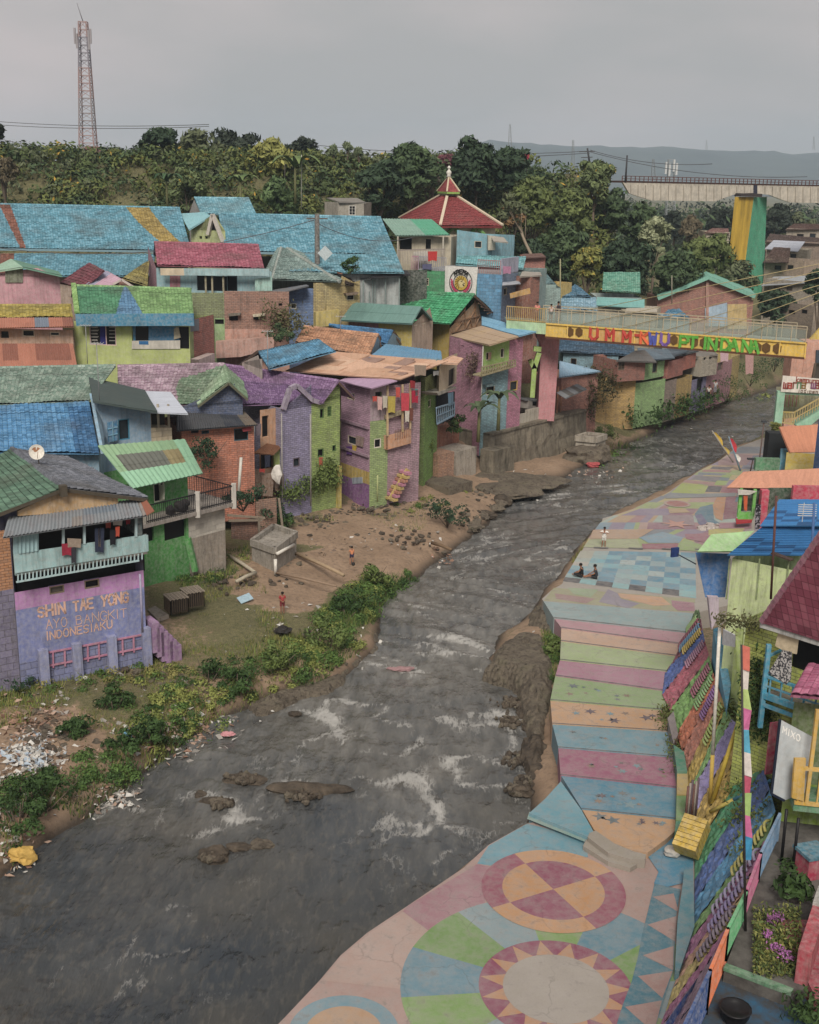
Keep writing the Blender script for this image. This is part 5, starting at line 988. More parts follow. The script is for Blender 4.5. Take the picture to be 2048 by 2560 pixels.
# cages
def cage(label,px,s):
 c=at(px,z=2.1);o=T('bamboo_cage',label,'cage',tuple(c));mb=MB();n=8;hs=s[2];rz=.55
 M3=Matrix.Rotation(rz,3,'Z')
 for i in range(n+1):
  f=i/n-.5
  for sx in(-.5,.5):mb.beam(c+M3@Vector((f*s[0],sx*s[1],0)),c+M3@Vector((f*s[0],sx*s[1],hs)),.03);mb.beam(c+M3@Vector((sx*s[0],f*s[1],0)),c+M3@Vector((sx*s[0],f*s[1],hs)),.03)
 mb.build('slats',plain('5a4c3e'),o);mb=MB()
 for i in range(6):f=i/5-.5;mb.beam(c+M3@Vector((f*s[0],-.55*s[1],hs)),c+M3@Vector((f*s[0],.55*s[1],hs)),.05);mb.beam(c+M3@Vector((-.55*s[0],f*s[1],hs+.03)),c+M3@Vector((.55*s[0],f*s[1],hs+.03)),.04)
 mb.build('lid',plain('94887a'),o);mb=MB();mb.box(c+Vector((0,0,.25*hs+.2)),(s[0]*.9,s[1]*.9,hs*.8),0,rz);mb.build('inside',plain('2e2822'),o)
cage('slatted bamboo cage nearer the purple steps',(8,1268,1370),(.95,.95,.8));cage('slatted bamboo cage further from the purple steps',(8,1385,1330),(.95,.95,.85))
mb=MB();mb.extr([at((8,x,y),z=2.05)for x,y in[(1060,1360),(1115,1335),(1215,1400),(1130,1430)]],(0,0,-.2));tag(mb.build('concrete_slab',paint('8f8378')),'tilted pale concrete slab on the grass in front of the cages','slab')
# ---- green house with terrace
A=at((8,1045,1190),z=2.4);B=at((8,1366,1096),z=2.4);on=lambda x,y,o_=0.0:onp((8,x,y),A+perp(A,B,o_),B+perp(A,B,o_));ho=T('green_house','bright green house with railed terrace and mint sheet roof','house',(A.x,A.y,1.5))
d=(B-A).normalized();G0=A-d*1.6;G2=on(1622,900);zs_=on(1405,655,-.4).z-.2;GR=paint('3f8f3c',.4)
wall(ho,G0,B,1.0,zs_,[GR],wins=[((8,1028,772),(8,1108,868),'hole'),((8,1178,705),(8,1338,835),'hole')])
wall(ho,B,G2,1.0,zs_,[paint('8a7e70',.7),brick('b3aca0',.1,'7a7068',.6,.3,.3,.85)],bands=[(1,0),(on(1378,852).z,1)])
mb=MB();mb.beam(on(1350,850),on(1405,1085,-.3),.35,.3);mb.build('buttress',GR,ho)
sd_=perp(A,B,7);hull(ho,[G0,G0+sd_,G2+sd_,G2],1.0,zs_-.02,[paint('8f887c')])
mb=MB();mb.extr([V2(G0-perp(A,B,.55),zs_+.2),V2(on(1695,550,-.55),zs_+.2),V2(on(1695,550,-.55)+perp(A,B,5),zs_+.2),V2(G0+perp(A,B,5),zs_+.2)],(0,0,-.22));mb.build('terrace_floor',paint('8a8078',.6),ho)
ro=-.5;zrail=on(1405,535,ro).z;zfl=zs_+.2
for x0,x1 in[(1050,1405),(1440,1672)]:
 a,b=on(x0,600,ro),on(x1,600,ro);mb=MB();mb.beam(V2(a,zrail),V2(b,zrail),.06);mb.beam(V2(a,zfl+.12),V2(b,zfl+.12),.05);n=int((b-a).length/.13)
 for k_ in range(n+1):P=a.lerp(b,k_/n);mb.beam(V2(P,zfl),V2(P,zrail),.03)
 mb.build('railing',plain('232326',.5),ho)
for x in(1422,1684):P=on(x,600,ro);mb=MB();mb.beam(V2(P,zfl-.35),V2(P,zrail+.12),.26);mb.build('terrace_post',paint('b9b3aa',.4),ho)
b=on(1672,600,ro);mb=MB();e=b+perp(A,B,4);mb.beam(V2(b,zrail),V2(e,zrail),.05)
for k_ in range(20):P=b.lerp(e,k_/19);mb.beam(V2(P,zfl),V2(P,zrail),.03)
mb.build('railing',plain('232326',.5),ho)
up0,up1=G0+perp(A,B,.9),onp((8,1350,500),A+perp(A,B,.9),B+perp(A,B,.9));ze=on(1350,405,.9).z
wall(ho,up0,up1,zfl,ze+.3,[GR],wins=[((8,1103,460),(8,1186,578),'split')],frame='c5c0b0');hull(ho,[up0,up0+perp(A,B,4),up1+perp(A,B,4),up1],zfl,ze,[GR])
mb=MB();w0=on(1148,460,.9);mb.extr([on(1148,470,.85),on(1180,458,.35),on(1180,570,.35),on(1150,575,.85)],(.02,0,0));mb.build('casement',paint('c5c0b0',.2),ho)
e0,e1=on(955,500,-.3),on(1458,380,-.3);zr=max(e0 .z,e1 .z)+1.7;e0 .z=e1 .z=(e0 .z+e1 .z)/2
u0,u1=at((8,705,185),z=e0 .z+2.0),at((8,1330,138),z=e0 .z+2.0)
MS=[sheet('86b394',.15,'6f8a72'),sheet('63665f',.6,'4f4a40'),sheet('8a7f5c',.6,'6f6040'),sheet('7fa07c',.25,'7a8a60')]
sl(ho,'roof',(e0,e1,u1,u0),'corr2',MS,lambda u,v:(0 if v<.36 or u>.86 else(1 if.1<u<.66 and v<.74 else(2 if.66<=u<.86 and v<.72 else 3))),.04)
cs=MB()
for x,y,r,h_ in[(1225,660,.28,'a'),(1290,625,.3,'b'),(1330,610,.3,'a')]:cs.blob(on(x,y,.1)+Vector((0,0,0)),r,0,2,.3,(1,.8,1.2))
tag(cs.build('bundles',plain('2f2b2b')),'dark bundles standing behind the terrace railing','bundles')
# ---- blue roof, green roof and light blue house behind
h=T('tiled_house','house with weathered green upper tiles and bright blue lower tiles at the left edge','house',(-25,66,5));bA,bB=at((8,-150,232),y=60),at((8,714,242),y=62);mA,mB=at((4,-150,1195),y=66.4),at((4,640,1162),y=68)
tA,tB=at((4,-150,925),y=73),at((4,832,905),y=74.3)
sl(h,'roof',(bA,bB,mB,mA),'tile',[tile('5089b4',.3,'8fb2c5',.35),tile('3a6d9a',.2,'7fa9c5',.5)],lambda u,v:int(u>.8 and v<.9),tw=.3,th=.36,label='bright blue tiles');sl(h,'roof',(mA+Vector((0,0,.05)),mB+Vector((0,0,.05)),tB,tA),'tile',[tile('7d9588',.6,'b0b4aa',.55)],cap=0,tw=.3,th=.36,label='weathered grey green tiles')
wb0=[V2(bA,0)+Vector((0,.6,0)),V2(bB,0)+Vector((-.2,.6,0)),V2(tB,0)+Vector((-.4,1.5,0)),V2(tA,0)+Vector((0,1.5,0))];hull(h,wb0,3,bB.z-.1,[paint('6f94ac')])
mb=MB();mb.extr([bB+Vector((.03,.2,-.05)),mB+Vector((.05,0,.5)),mB+Vector((.45,.1,-.4)),at((8,730,190),y=63.5)],(.15,.1,0));mb.build('gable_end',paint('7aa0b8'),h)
h=T('light_blue_house','light blue house with open blue shutters under a dark grey shed roof','house',tuple(at((4,700,1438),y=66)));A=at((4,692,1400),y=66.6);B=at((4,1088,1400),y=68.5)
z1=onp((4,1085,1240),A,B).z;wall(h,A,B,5,z1,[paint('7f9db5',.3)],wins=[((4,848,1290),(4,935,1432),'frame')],peak=[(0,onp((4,692,1165),A,B).z)],frame='3f7f9a');q_=perp(A,B,5);hull(h,[A,A+q_,B+q_,B],5,z1,[paint('7796ad')])
mb=MB();P=[onp((4,x,y),A-perp(A,B,.35),B-perp(A,B,.35))for x,y in[(770,1312),(845,1295),(845,1440),(780,1455)]];mb.extr(P,perp(A,B,.05));mb.build('shutter',paint('2f6f96',.2),h)
mb=MB();
for f in(.33,.66):mb.beam(P[0].lerp(P[3],f)-perp(A,B,.02),P[1].lerp(P[2],f)-perp(A,B,.02),.07,.05)
mb.beam(P[0].lerp(P[1],.5)-perp(A,B,.02),P[3].lerp(P[2],.5)-perp(A,B,.02),.07,.05);mb.build('shutter_bars',paint('5f9ab5',.2),h)
sl(h,'roof',(at((4,1132,1234),y=67),at((4,1040,1080),y=73),at((4,640,985),y=72),at((4,672,1158),y=65.8)),'flat',[sheet('44504e',.3,'5a5a50')],thick=.1)
sl(h,'roof',(at((4,1352,1250),y=67.5),at((4,1226,1095),y=73),at((4,1040,1085),y=73.3),at((4,1076,1238),y=67.8)),'flat',[sheet('b3b9c5',.08,'8a8a90')],thick=.06,label='pale grey metal sheet')
C,Dd=onp((4,1085,1350),A,B),onp((4,1235,1350),A,B);mb=MB();mb.extr([V2(C,7),V2(Dd,7),V2(Dd,Dd.z),V2(C,C.z)],perp(A,B,1.2));mb.build('parapet',brick('b5a587',.0,bw=.7,bh=.35,mort=.55),h)
for x,hx_ in((1090,'a89a80'),(1150,'a89a80'),(1225,'a89a80')):mb=MB();P=onp((4,x,1350),A,B);mb.beam(P+perp(A,B,.2),V2(P,P.z+1.4)+perp(A,B,.2),.12);mb.build('post',paint(hx_),h)
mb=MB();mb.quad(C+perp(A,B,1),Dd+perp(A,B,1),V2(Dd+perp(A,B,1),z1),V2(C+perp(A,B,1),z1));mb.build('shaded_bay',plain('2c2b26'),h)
# ---- pink and green tiled house with blue brick gable
h=T('blue_gable_house','dark blue brick gable house under faded pink and green tiles','house',tuple(at((9,20,520),y=72)))
sl(h,'roof',(at((4,850,1188),y=72),at((4,1450,1185),y=72.6),at((4,1614,893),y=78),at((4,845,908),y=77)),'tile',[tile('a58a9a',.7,'c0b3b8',.6),tile('6f8a70',.55,'a5b09a',.5)],lambda u,v:int(u>.62 and v<.62+(u-.62)*.9 and u+v*.25>.72),cap=0,tw=.32,th=.38)
A,B=at((9,18,505),y=72.2),at((9,452,505),y=73.6);onq=lambda x,y:onp((9,x,y),A,B);wall(h,A,B,3.5,onq(230,470).z,[brick('46587a',.0)],peak=[(onq(452,0)-A).length if 0 else((onq(450,430)-A).length,onq(450,430).z),((onq(350,315)-A).length,onq(350,315).z)])
o_=-perp(A,B,.5);fr=onp((9,350,297),A+o_,B+o_);fl_=onp((9,128,468),A+o_,B+o_);frr=onp((9,488,418),A+o_,B+o_);bk=at((9,318,183),y=78.2)-fr
sl(h,'roof',(fl_,fl_+bk,fr+bk,fr)[::1],'tile',[tile('7f9a7a',.55,'a9b5a0',.4)],cap=0,tw=.3,th=.36);sl(h,'roof',(frr+bk,frr,fr,fr+bk),'tile',[tile('6f8a6c',.4,'a9b5a0',.4)],tw=.3,th=.36)
for e_ in(fl_,frr):mb=MB();mb.beam(fr-Vector((0,0,.12)),e_-Vector((0,0,.12)),.06,.14);mb.build('bargeboard',plain('5a5a48'),h)
q_=perp(A,B,5);hull(h,[A,A+q_,B+q_,B],3.5,onq(452,505).z,[brick('46587a')])
# ---- orange brick hut
A,B=at((9,20,930),y=70.3),at((9,537,930),y=72.6);onq=lambda x,y,o_=0.0:onp((9,x,y),A+perp(A,B,o_),B+perp(A,B,o_));h=T('brick_hut','orange brick hut under a dark corrugated roof beside the purple tiled house','house',tuple(onq(20,940)))
wall(h,A,B,3,onq(25,640).z,[brick('bd7050',.12,'8a5a48')],wins=[((9,388,640),(9,492,718),'frame'),((9,80,650),(9,137,668),'hole'),((9,155,652),(9,210,672),'frame')],frame='39525c');q_=perp(A,B,4);hull(h,[A,A+q_,B+q_,B],3,onq(25,640).z,[brick('a5654a')])
e0,e1=onq(-25,655,-.6),onq(560,612,-.6);sl(h,'roof',(e0,e1,at((9,455,505),y=e1 .y+2.6),at((9,-20,515),y=e0 .y+2.6)),'corr',[sheet('4a4c50',.4,'55504a'),sheet('3a3f48',.2),sheet('6a6258',.5)],lambda u,v:(2 if u>.84 else(1 if u>.6 and v<.75 else 0)),.04)
mb=MB();mb.extr([onq(445,640,-.3),onq(510,620,-.3),onq(515,650,-.3),onq(455,660,-.3)],(0,.05,0));mb.build('window_flap',plain('8f3a40'),h)
# ---- purple roofed house
A,B=at((9,742,1312),z=1.7),at((9,1145,1220),z=1.7);onq=lambda x,y,o_=0.0:onp((9,x,y),A+perp(A,B,o_),B+perp(A,B,o_));sl_=lambda x,y:(onq(x,y)-A).length
h=T('purple_roof_house','tall lavender and lime brick house under purple tiles','house',tuple(A));M_=onq(946,900);ze=onq(1025,447).z
wall(h,A,M_,.6,onq(742,505).z,[brick('8a84a8',.3,'a0604f',dirt=.35)],wins=[((9,815,852),(9,862,906),'frame')],peak=[((M_-A).length,onq(946,440).z),(sl_(885,372),onq(885,372).z),(sl_(838,332),onq(838,332).z),(sl_(795,352),onq(795,352).z),(sl_(762,430),onq(762,430).z)],label='lavender brick wall',frame='5a4f56')
LB=(onq(1150,600)-M_).length;wall(h,M_,onq(1150,600),.6,onq(950,452).z,[brick('8fa84f',.05,'6f7a4a',dirt=.35)],wins=[((9,1005,495),(9,1035,560),'frame'),((9,1060,478),(9,1089,547),'grid'),((9,990,785),(9,1034,836),'frame'),((9,1095,757),(9,1123,798),'frame')],peak=[(LB,onq(1150,385).z),(LB*.93,onq(1136,305).z)],label='lime brick wall',frame='4f6a3a')
q_=perp(A,B,7);R_=onq(1150,600);hull(h,[A,A+q_,R_+q_,R_],.6,onq(950,460).z,[brick('8a84a0')])
C_,D2=onq(1142,296,-.4),at((9,318,180),z=onq(1142,296,-.4).z);e1=onq(1028,447,-.4);e0=at((9,442,470),z=e1 .z)
PT=[tile('917099',.5,'b09ab5',.4),tile('7f628c',.5,'b09ab5',.45)]
sl(h,'roof',(e0,e1,C_,D2),'tile',PT,lambda u,v:int(v<.6),cap=0,tw=.3,th=.34);m1,m0=mirror_eave(e1,e0,C_,D2);sl(h,'roof',(m1,m0,D2,C_),'tile',PT,tw=.3,th=.34)
mb=MB()
for i,(p0,p1)in enumerate([((742,500),(790,350)),((790,350),(838,328)),((838,328),(885,372)),((885,372),(946,430)),((946,430),(1000,447)),((1000,447),(1028,440))]):mb.beam(onq(*p0,-.12),onq(*p1,-.12),.28,.3)
mb.build('gable_coping',paint('8f8298',.6),h)
mb=MB();mb.beam(C_-Vector((0,0,.1)),m1-Vector((0,0,.1)),.06,.16);mb.build('bargeboard',plain('5f4a44'),h)
mb=MB()
for o_ in(.1,.35):mb.beam(onq(1145,310,o_)-Vector((0,0,.1)),onq(1205,385,o_),.08,.08)
mb.build('rafter_ends',plain('4f4038'),h)
a,b=onq(578,700,.7),onq(744,700,.7);wall(h,a,b,2,onq(742,480,.7).z,[paint('b98a66',.45)],wins=[((9,590,548),(9,640,692),'hole'),((9,545,822),(9,668,915),'hole')],label='orange side bay');
sl(h,'awning',(onq(522,815,-.5),onq(672,830,-.5),onq(738,765,.4),onq(620,745,.6)),'corr',[sheet('8a6248',.7)],thick=.03)
face(h,'lime_strip',[(9,672,800),(9,742,785),(9,745,1000),(9,690,1000)],A+perp(A,B,.3),B+perp(A,B,.3),paint('93a84a'))
mb=MB();
mb.extr([onq(530,930,-.3),onq(600,940,-.3),onq(610,1110,-.3),onq(545,1080,-.3)],perp(A,B,.8));mb.extr([onq(590,975,-.5),onq(680,960,-.5),onq(665,1125,-.5),onq(595,1120,-.5)],perp(A,B,.5));mb.extr([onq(665,980,-.2),onq(745,960,-.2),onq(748,1080,-.2),onq(690,1085,-.2)],perp(A,B,.5));tag(mb.build('boarded_lean_to',[paint('7a5f4c',.7)]),'brown patched boarding below the orange bay of the purple roofed house','boarding')
mb=MB();mb.blob(onq(692,965,-.7),.45,0,2,.25,(.8,.5,1.25));tag(mb.build('white_sack',plain('c5c0b8')),'white sack hanging beneath the rusty awning','sack')
for lb,a_ in{'navy shirt under the rusty awning':(610,830,650,915,'2d3140'),'red cloth below the rusty awning':(570,925,612,955,'a03a34'),'grey striped cloth by the orange bay':(512,625,540,720,'9aa0a0'),'patterned dark cloth by the orange bay':(548,600,585,690,'6a6068')}.items():cloth(None,'garment',A,B,*a_[:4],9,a_[4],.6,lb,'garment','laundry at the purple roofed house')
cloth(h,'hung_cloth',A,B,1000,842,1028,915,9,'a8583f',.08)
mb=MB();mb.box(onq(1140,1130,-.1),(.3,.3,4.5),0,.8);mb.build('yellow_buttress',paint('b5a23f'),h)
mb=MB();mb.box(onq(940,640,-.05),(.25,.1,.01));
antp=at((9,572,350),y=83);antenna('television aerial with pink tag on the purple tiled roof',antp+Vector((-.2,0,-.3)),1.1,.9)
# ---- pink three storey house
C0=at((9,1360,1200),z=1.7);Lp=at((9,1156,1095),z=1.95);Lp=V2(Lp,0);dl_=(V2(C0,0)-Lp).normalized();dr_=Vector((-dl_.y,dl_.x,0));dr_=dr_ if dr_.y>0 else-dr_
Rp=onp((9,1488,1140),C0,C0+dr_);R2=onp((9,1662,1050),C0,C0+dr_);fl2=lambda x,y,o_=0.0:onp((9,x,y),C0-dr_*o_,Lp-dr_*o_);fr2=lambda x,y,o_=0.0:onp((9,x,y),C0+dl_*o_,Rp+dl_*o_)
h=T('pink_brick_house','three storey pink brick house with purple and yellow base','house',tuple(C0));zt=fl2(1368,335).z
wall(h,Lp,C0,.5,zt,[paint('7d4a86'),paint('b59a3a'),brick('b088a0',.0,dirt=.35)],bands=[(.5,0),(fl2(1358,1040).z,1),(fl2(1358,950).z,2)],wins=[((9,1202,372),(9,1256,436),'frame'),((9,1205,680),(9,1266,762),'frame')],label='pink brick wall')
wall(h,C0,Rp,.5,zt,[brick('8fa860',.0,dirt=.4),paint('a08a94')],bands=[(.5,0),(fr2(1368,585).z,1)],wins=[((9,1397,712),(9,1446,772),'frame'),((9,1405,375),(9,1450,402),'hole')],label='pale green brick wall',frame='c5bdb0')
q_=dr_*7;hull(h,[Lp,Lp+q_,Rp+q_*.4,Rp],.5,zt-.05,[brick('a5828f')])
for y in(600,800):mb=MB();a,b=fl2(1158,y-5),fl2(1362,y+5);mb.beam(V2(a,(a.z+b.z)/2)-dr_*.08,V2(b,(a.z+b.z)/2)-dr_*.08,.16,.18);mb.build('string_course',paint('8f7084'),h)
face(h,'shutter',[(9,1268,685),(9,1320,700),(9,1312,770),(9,1262,755)],Lp-dr_*.12,C0-dr_*.12,paint('8a7068'),.05)
cloth(h,'hung_cloth',Lp,C0,1195,765,1238,828,9,'5f3a7d',.1);cloth(h,'hung_cloth',Lp,C0,1238,755,1268,805,9,'b59a2a',.12)
face(h,'mural',[(9,1235,990),(9,1310,985),(9,1312,1030),(9,1240,1035)],Lp-dr_*.04,C0-dr_*.04,paint('8f9aa8'),.03)
# balcony bay to its right
h=T('balcony_bay','orange balcony bay with laundry between the pink and green houses','house',tuple(Rp));a2,b2=Rp-dl_*.9,R2-dl_*.9;b3=b2
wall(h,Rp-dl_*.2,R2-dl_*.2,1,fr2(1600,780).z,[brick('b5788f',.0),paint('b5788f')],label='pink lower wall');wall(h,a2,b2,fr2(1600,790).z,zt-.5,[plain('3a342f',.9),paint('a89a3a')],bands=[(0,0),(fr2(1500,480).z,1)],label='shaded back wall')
fb_=lambda x,y:fr2(x,y,.35);mb=MB();mb.extr([fb_(1487,690),fb_(1662,640),fb_(1662,742),fb_(1487,790)],-dl_*.1);mb.extr([fb_(1487,690),fb_(1487,790),fb_(1487,790)-dl_*1.3,fb_(1487,690)-dl_*1.3],dr_*.1);mb.build('balcony',paint('b98560',.3),h)
for x,y0,y1 in[(1492,330,690),(1600,320,660),(1655,310,640)]:mb=MB();mb.beam(fb_(x,y0),fb_(x,y1),.12);mb.build('balcony_post',paint('b5986a'),h)
mb=MB();mb.extr([fb_(1487,545),fb_(1660,490),fb_(1660,515),fb_(1487,570)],-dl_*1.2);mb.build('upper_floor',paint('8a7a58'),h)
mb=MB()
for k_ in range(9):x=1548+k_*13;mb.beam(fb_(x,650-k_*3),fb_(x,720-k_*3),.06,.04)
mb.build('screen',paint('7a4f3a'),h)
for lb,a_ in{'red pillow case on the upper line':(1385,405,1418,445,'b0453a'),'pale pink towel':(1420,405,1455,505,'c09a94'),'grey cream towel':(1458,400,1492,490,'b0a898'),'mustard cloth over the balcony':(1495,405,1550,525,'a8963a'),'coral shirt on the line':(1552,340,1585,415,'b5483f'),'red white batik cloth':(1590,380,1650,515,'b83c4a'),'crimson towel':(1665,365,1715,455,'a01c38'),'dark red shirt':(1655,290,1692,350,'8f2a30'),'teal shirt at the end of the line':(1690,350,1712,405,'4f8a86'),'white towel on the lower rail':(1618,510,1650,590,'bdb5a8'),'brown towel on the lower rail':(1650,490,1678,585,'6a3f34')}.items():
 cloth(None,'garment',C0+dl_*.6,Rp+dl_*.6,*a_[:4],9,a_[4],0,lb+' at the orange balcony bay','garment','laundry at the orange balcony bay')
st=MB()
for k_ in range(8):p=fr2(1520+k_*14,1130-k_*27,.5);st.box(p+Vector((0,0,-.1)),(1.1,.4,.18),k_%3,math.atan2(dr_.y,dr_.x)+pi/2)
a,b=fr2(1510,1140,.55),fr2(1640,920,.55);st.beam(a-Vector((0,0,.1)),b-Vector((0,0,.1)),.1,.4,0)
tag(st.build('painted_stairs',[paint('b59a4a'),paint('b5708a'),paint('a86a4f')]),'steep yellow and pink stairs beside the pink lower wall','stairs')
# roofs over pink house
h=T('sheet_roof','large patched peach metal roof with purple edge over the pink house','roof',tuple(C0+Vector((0,3,8))));pz_=zt+.15
PE=[sheet('c09a80',.35,'a07860'),sheet('b88f74',.5,'9a7058'),sheet('a78aa5',.15)]
sl(h,'upper_sheets',(at((5,470,940),z=pz_+.35),at((5,1300,1003),z=pz_+.25),at((5,1640,870),z=pz_+.95),at((5,800,800),z=pz_+1.35)),'flat',PE,lambda u,v:int((u*6)%2+(v*3)%2)%2,.05)
sl(h,'purple_sheets',(at((5,855,1012),z=pz_-.1),at((5,1090,1070),z=pz_-.1),at((5,1275,1012),z=pz_+.2),at((5,1000,955),z=pz_+.35)),'flat',[PE[2]],thick=.05)
h=T('blue_sheet_roof','patched pale blue metal roof behind the peach roof','roof',tuple(at((5,1300,820),y=90)))
sl(h,'sheets',(at((5,1060,850),y=85.5),at((5,1600,890),y=87),at((5,1590,800),y=92),at((5,1190,748),y=92)),'corr2',[sheet('5f8fae',.25),sheet('6f8f9f',.5,'9a7a60')],lambda u,v:int(v<.3 and u>.5),.05)
h=T('blue_tiled_house','low house with blue tiles and cream gable beside the peach roof','house',tuple(at((5,350,930),y=82)))
sl(h,'roof',(at((5,352,930),y=80.5),at((5,835,800),y=84),at((5,712,714),y=88),at((5,272,800),y=86)),'tile',[tile('5c95b5',.3,'94bccb',.5)],tw=.3,th=.36);sl(h,'roof',(at((5,130,912),y=87),at((5,135,905),y=93),at((5,712,712),y=88.2),at((5,270,798),y=86)),'tile',[tile('3f4a55',.1)])
a,b=at((5,160,930),y=84),at((5,305,930),y=81);wall(h,a,b,6,onp((5,300,930),a,b).z,[paint('b0a59a')],peak=[((b-a).length,onp((5,295,850),a,b).z),((b-a).length*.8,onp((5,270,825),a,b).z)]);mb=MB();mb.beam(at((5,135,910),y=86.5),at((5,275,800),y=85.7),.12,.2);mb.build('bargeboard',plain('4a3c33'),h)
h=T('terracotta_house','low house with terracotta orange tiles and blue gable end','house',tuple(at((5,1060,840),y=88)))
sl(h,'roof',(at((5,540,735),y=90.5),at((5,1068,845),y=88),at((5,1142,682),y=93),at((5,605,622),y=96)),'tile',[tile('b98a6a',.35,'c9a88a',.4)],cap=0,tw=.34,th=.4)
a,b=at((5,1075,830),y=88.4),at((5,1175,800),y=94);wall(h,a,b,8,onp((5,1100,835),a,b).z,[paint('5f86a0')],peak=[((b-a).length*.55,at((5,1140,690),y=91.5).z)]);mb=MB()
for k_ in range(4):mb.beam(at((5,1140+k_*4,684+k_*4),y=92.8+k_*.3),at((5,1165+k_*8,805),y=92+k_),.1)
mb.build('rafter_ends',plain('4a3a30'),h)
h=T('small_blue_house','small house with blue tiles just behind the terracotta roof','house',tuple(at((5,1200,740),y=93)))
sl(h,'roof',(at((5,1100,735),y=92.5),at((5,1198,750),y=92.5),at((5,1246,655),y=97),at((5,785,610),y=98)),'tile',[tile('447aa5',.2,'7fa9c5',.5)],cap=0,tw=.32,th=.38)
a,b=at((5,1195,770),y=92.8),at((5,1300,745),y=97);wall(h,a,b,9,onp((5,1220,745),a,b).z,[paint('6f94a8')],peak=[((b-a).length*.45,at((5,1246,665),y=95).z)]);mb=MB()
for k_ in range(4):mb.beam(at((5,1246+k_*4,660+k_*3),y=96+k_*.2),at((5,1295+k_*8,750),y=95.5+k_),.1)
mb.build('rafter_ends',plain('4a3a30'),h)
# ---- green house with oriel
h=T('green_oriel_house','lime and green house with cream corrugated oriel and blue balcony','house',tuple(at((10,160,830),z=1.5)))
A,B=at((10,78,760),y=87.5),at((10,168,760),y=86.5);C=at((10,262,700),y=90);onq=lambda x,y:onp((10,x,y),A,B);onr=lambda x,y,o_=0.0:onp((10,x,y),B+perp(B,C,o_),C+perp(B,C,o_));zt=onq(160,120).z
wall(h,A,B,.8,zt,[brick('8fae55',.05),brick('7fa04a',.0)],bands=[(.8,1),(onq(100,480).z,0)],wins=[((10,110,290),(10,140,345),'frame')]);wall(h,B,C,.8,zt,[brick('6f9a32',.05,'4a5a2a'),brick('a3ad62',0)],bands=[(.8,0),(onr(220,240).z,1)],wins=[((10,205,290),(10,222,335),'frame')]);q_=(C-B);hull(h,[A,A+q_,C+q_*.02,C],.8,zt,[paint('8a9a5a')])
oa,ob=onr(282,140,-.9),onr(408,100,-.9);zo0,zo1=onr(280,240,-.9).z,onr(330,-10,-.9).z
wall(h,oa,ob,zo0,zo1,[sheet('b8a890',.15)],wins=[((10,352,70),(10,392,185),'frame')],label='cream corrugated oriel');wall(h,onr(262,140,0),oa,zo0,zo1,[sheet('a89880',.15)])
sl(h,'awning',(at((6,255,885),y=86.8),at((6,415,893),y=86.3),at((6,458,850),y=89),at((6,375,828),y=91)),'flat',[sheet('c79f84',.1)],thick=.06)
mb=MB();P=[onr(265,235,-1.0),onr(405,190,-1.0),onr(405,205,-1.0),onr(280,255,-1.0)];mb.extr(P,perp(B,C,1.2));mb.build('oriel_floor',paint('a5a093'),h)
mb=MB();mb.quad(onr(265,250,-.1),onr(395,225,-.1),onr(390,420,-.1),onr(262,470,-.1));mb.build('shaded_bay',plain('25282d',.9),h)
mb=MB();a,b,c_,e=onr(262,345,-1),onr(392,305,-1),onr(392,395,-1),onr(268,460,-1);mb.beam(a,b,.1);mb.beam(e,c_,.1);mb.beam(a.lerp(e,.5),b.lerp(c_,.5),.06)
for k_ in range(10):mb.beam(a.lerp(b,k_/9),e.lerp(c_,k_/9),.07)
mb.build('balcony_rail',paint('6f8fa8',.4),h)
mb=MB();mb.extr([onr(345,240,-1.05),onr(385,230,-1.05),onr(385,320,-1.05),onr(350,330,-1.05)],(0,.05,0));mb.build('blue_panel',paint('5f8faf'),h)
for lb,a_ in{'pale peach sheet hanging at the corner of the green house':(105,35,190,115,'b5a08c'),'white printed bag by the cream oriel':(240,80,282,112,'b9bbb8'),'blue tarp under the peach awning':(262,-5,300,40,'6a9fb0')}.items():cloth(None,'garment',B,C,*a_[:4],10,a_[4],1.0,lb,'cloth','cloths at the green oriel house')
# ---- pink house beside the pier
cP=at((10,577,465),y=96);LP=at((6,357,700),y=100.5);RP=at((10,768,330),y=98.2);EP=at((10,868,260),y=99.6)
h=T('pink_house','pink and teal house with lime balcony floor beside the tall bridge pier','house',tuple(cP));on1_=lambda x,y,k=6:onp((k,x,y),LP,cP);on2_=lambda x,y,k=6,o_=0.0:onp((k,x,y),cP+perp(cP,RP,o_),RP+perp(cP,RP,o_));on3_=lambda x,y,k=6:onp((k,x,y),RP,EP)
zt=on1_(585,742).z;wall(h,LP,cP,2,zt,[brick('b57d96',.06,'7a5a4a',dirt=.6)],wins=[((6,440,755),(6,462,768),'hole'),((6,500,765),(6,522,776),'hole')],label='pink brick side')
zf=on2_(700,935).z;wall(h,cP,RP,2,zt,[brick('7aa5b0',.05),paint('84a844',.3)],bands=[(2,0),(zf,1)],wins=[((6,620,808),(6,652,862),'frame'),((6,725,780),(6,747,845),'frame'),((10,622,190),(10,680,245),'frame')])
wall(h,RP,EP,2,zt,[brick('b5708c',.05)],wins=[((10,793,155),(10,845,215),'frame')],frame='b99a4a');hull(h,[LP,LP+Vector((2,6,0)),EP+Vector((0,4,0)),EP],2,zt,[paint('a5788a')])
mb=MB();a,b=on2_(588,975,6,-1.0),on2_(830,905,6,-1.0);ra,rb_=on2_(588,915,6,-1.0),on2_(830,862,6,-1.0);mb.beam(a,b,.12);mb.beam(ra,rb_,.1);mb.beam(a.lerp(ra,.5),b.lerp(rb_,.5),.08)
for k_ in range(14):mb.beam(a.lerp(b,k_/13),ra.lerp(rb_,k_/13),.09)
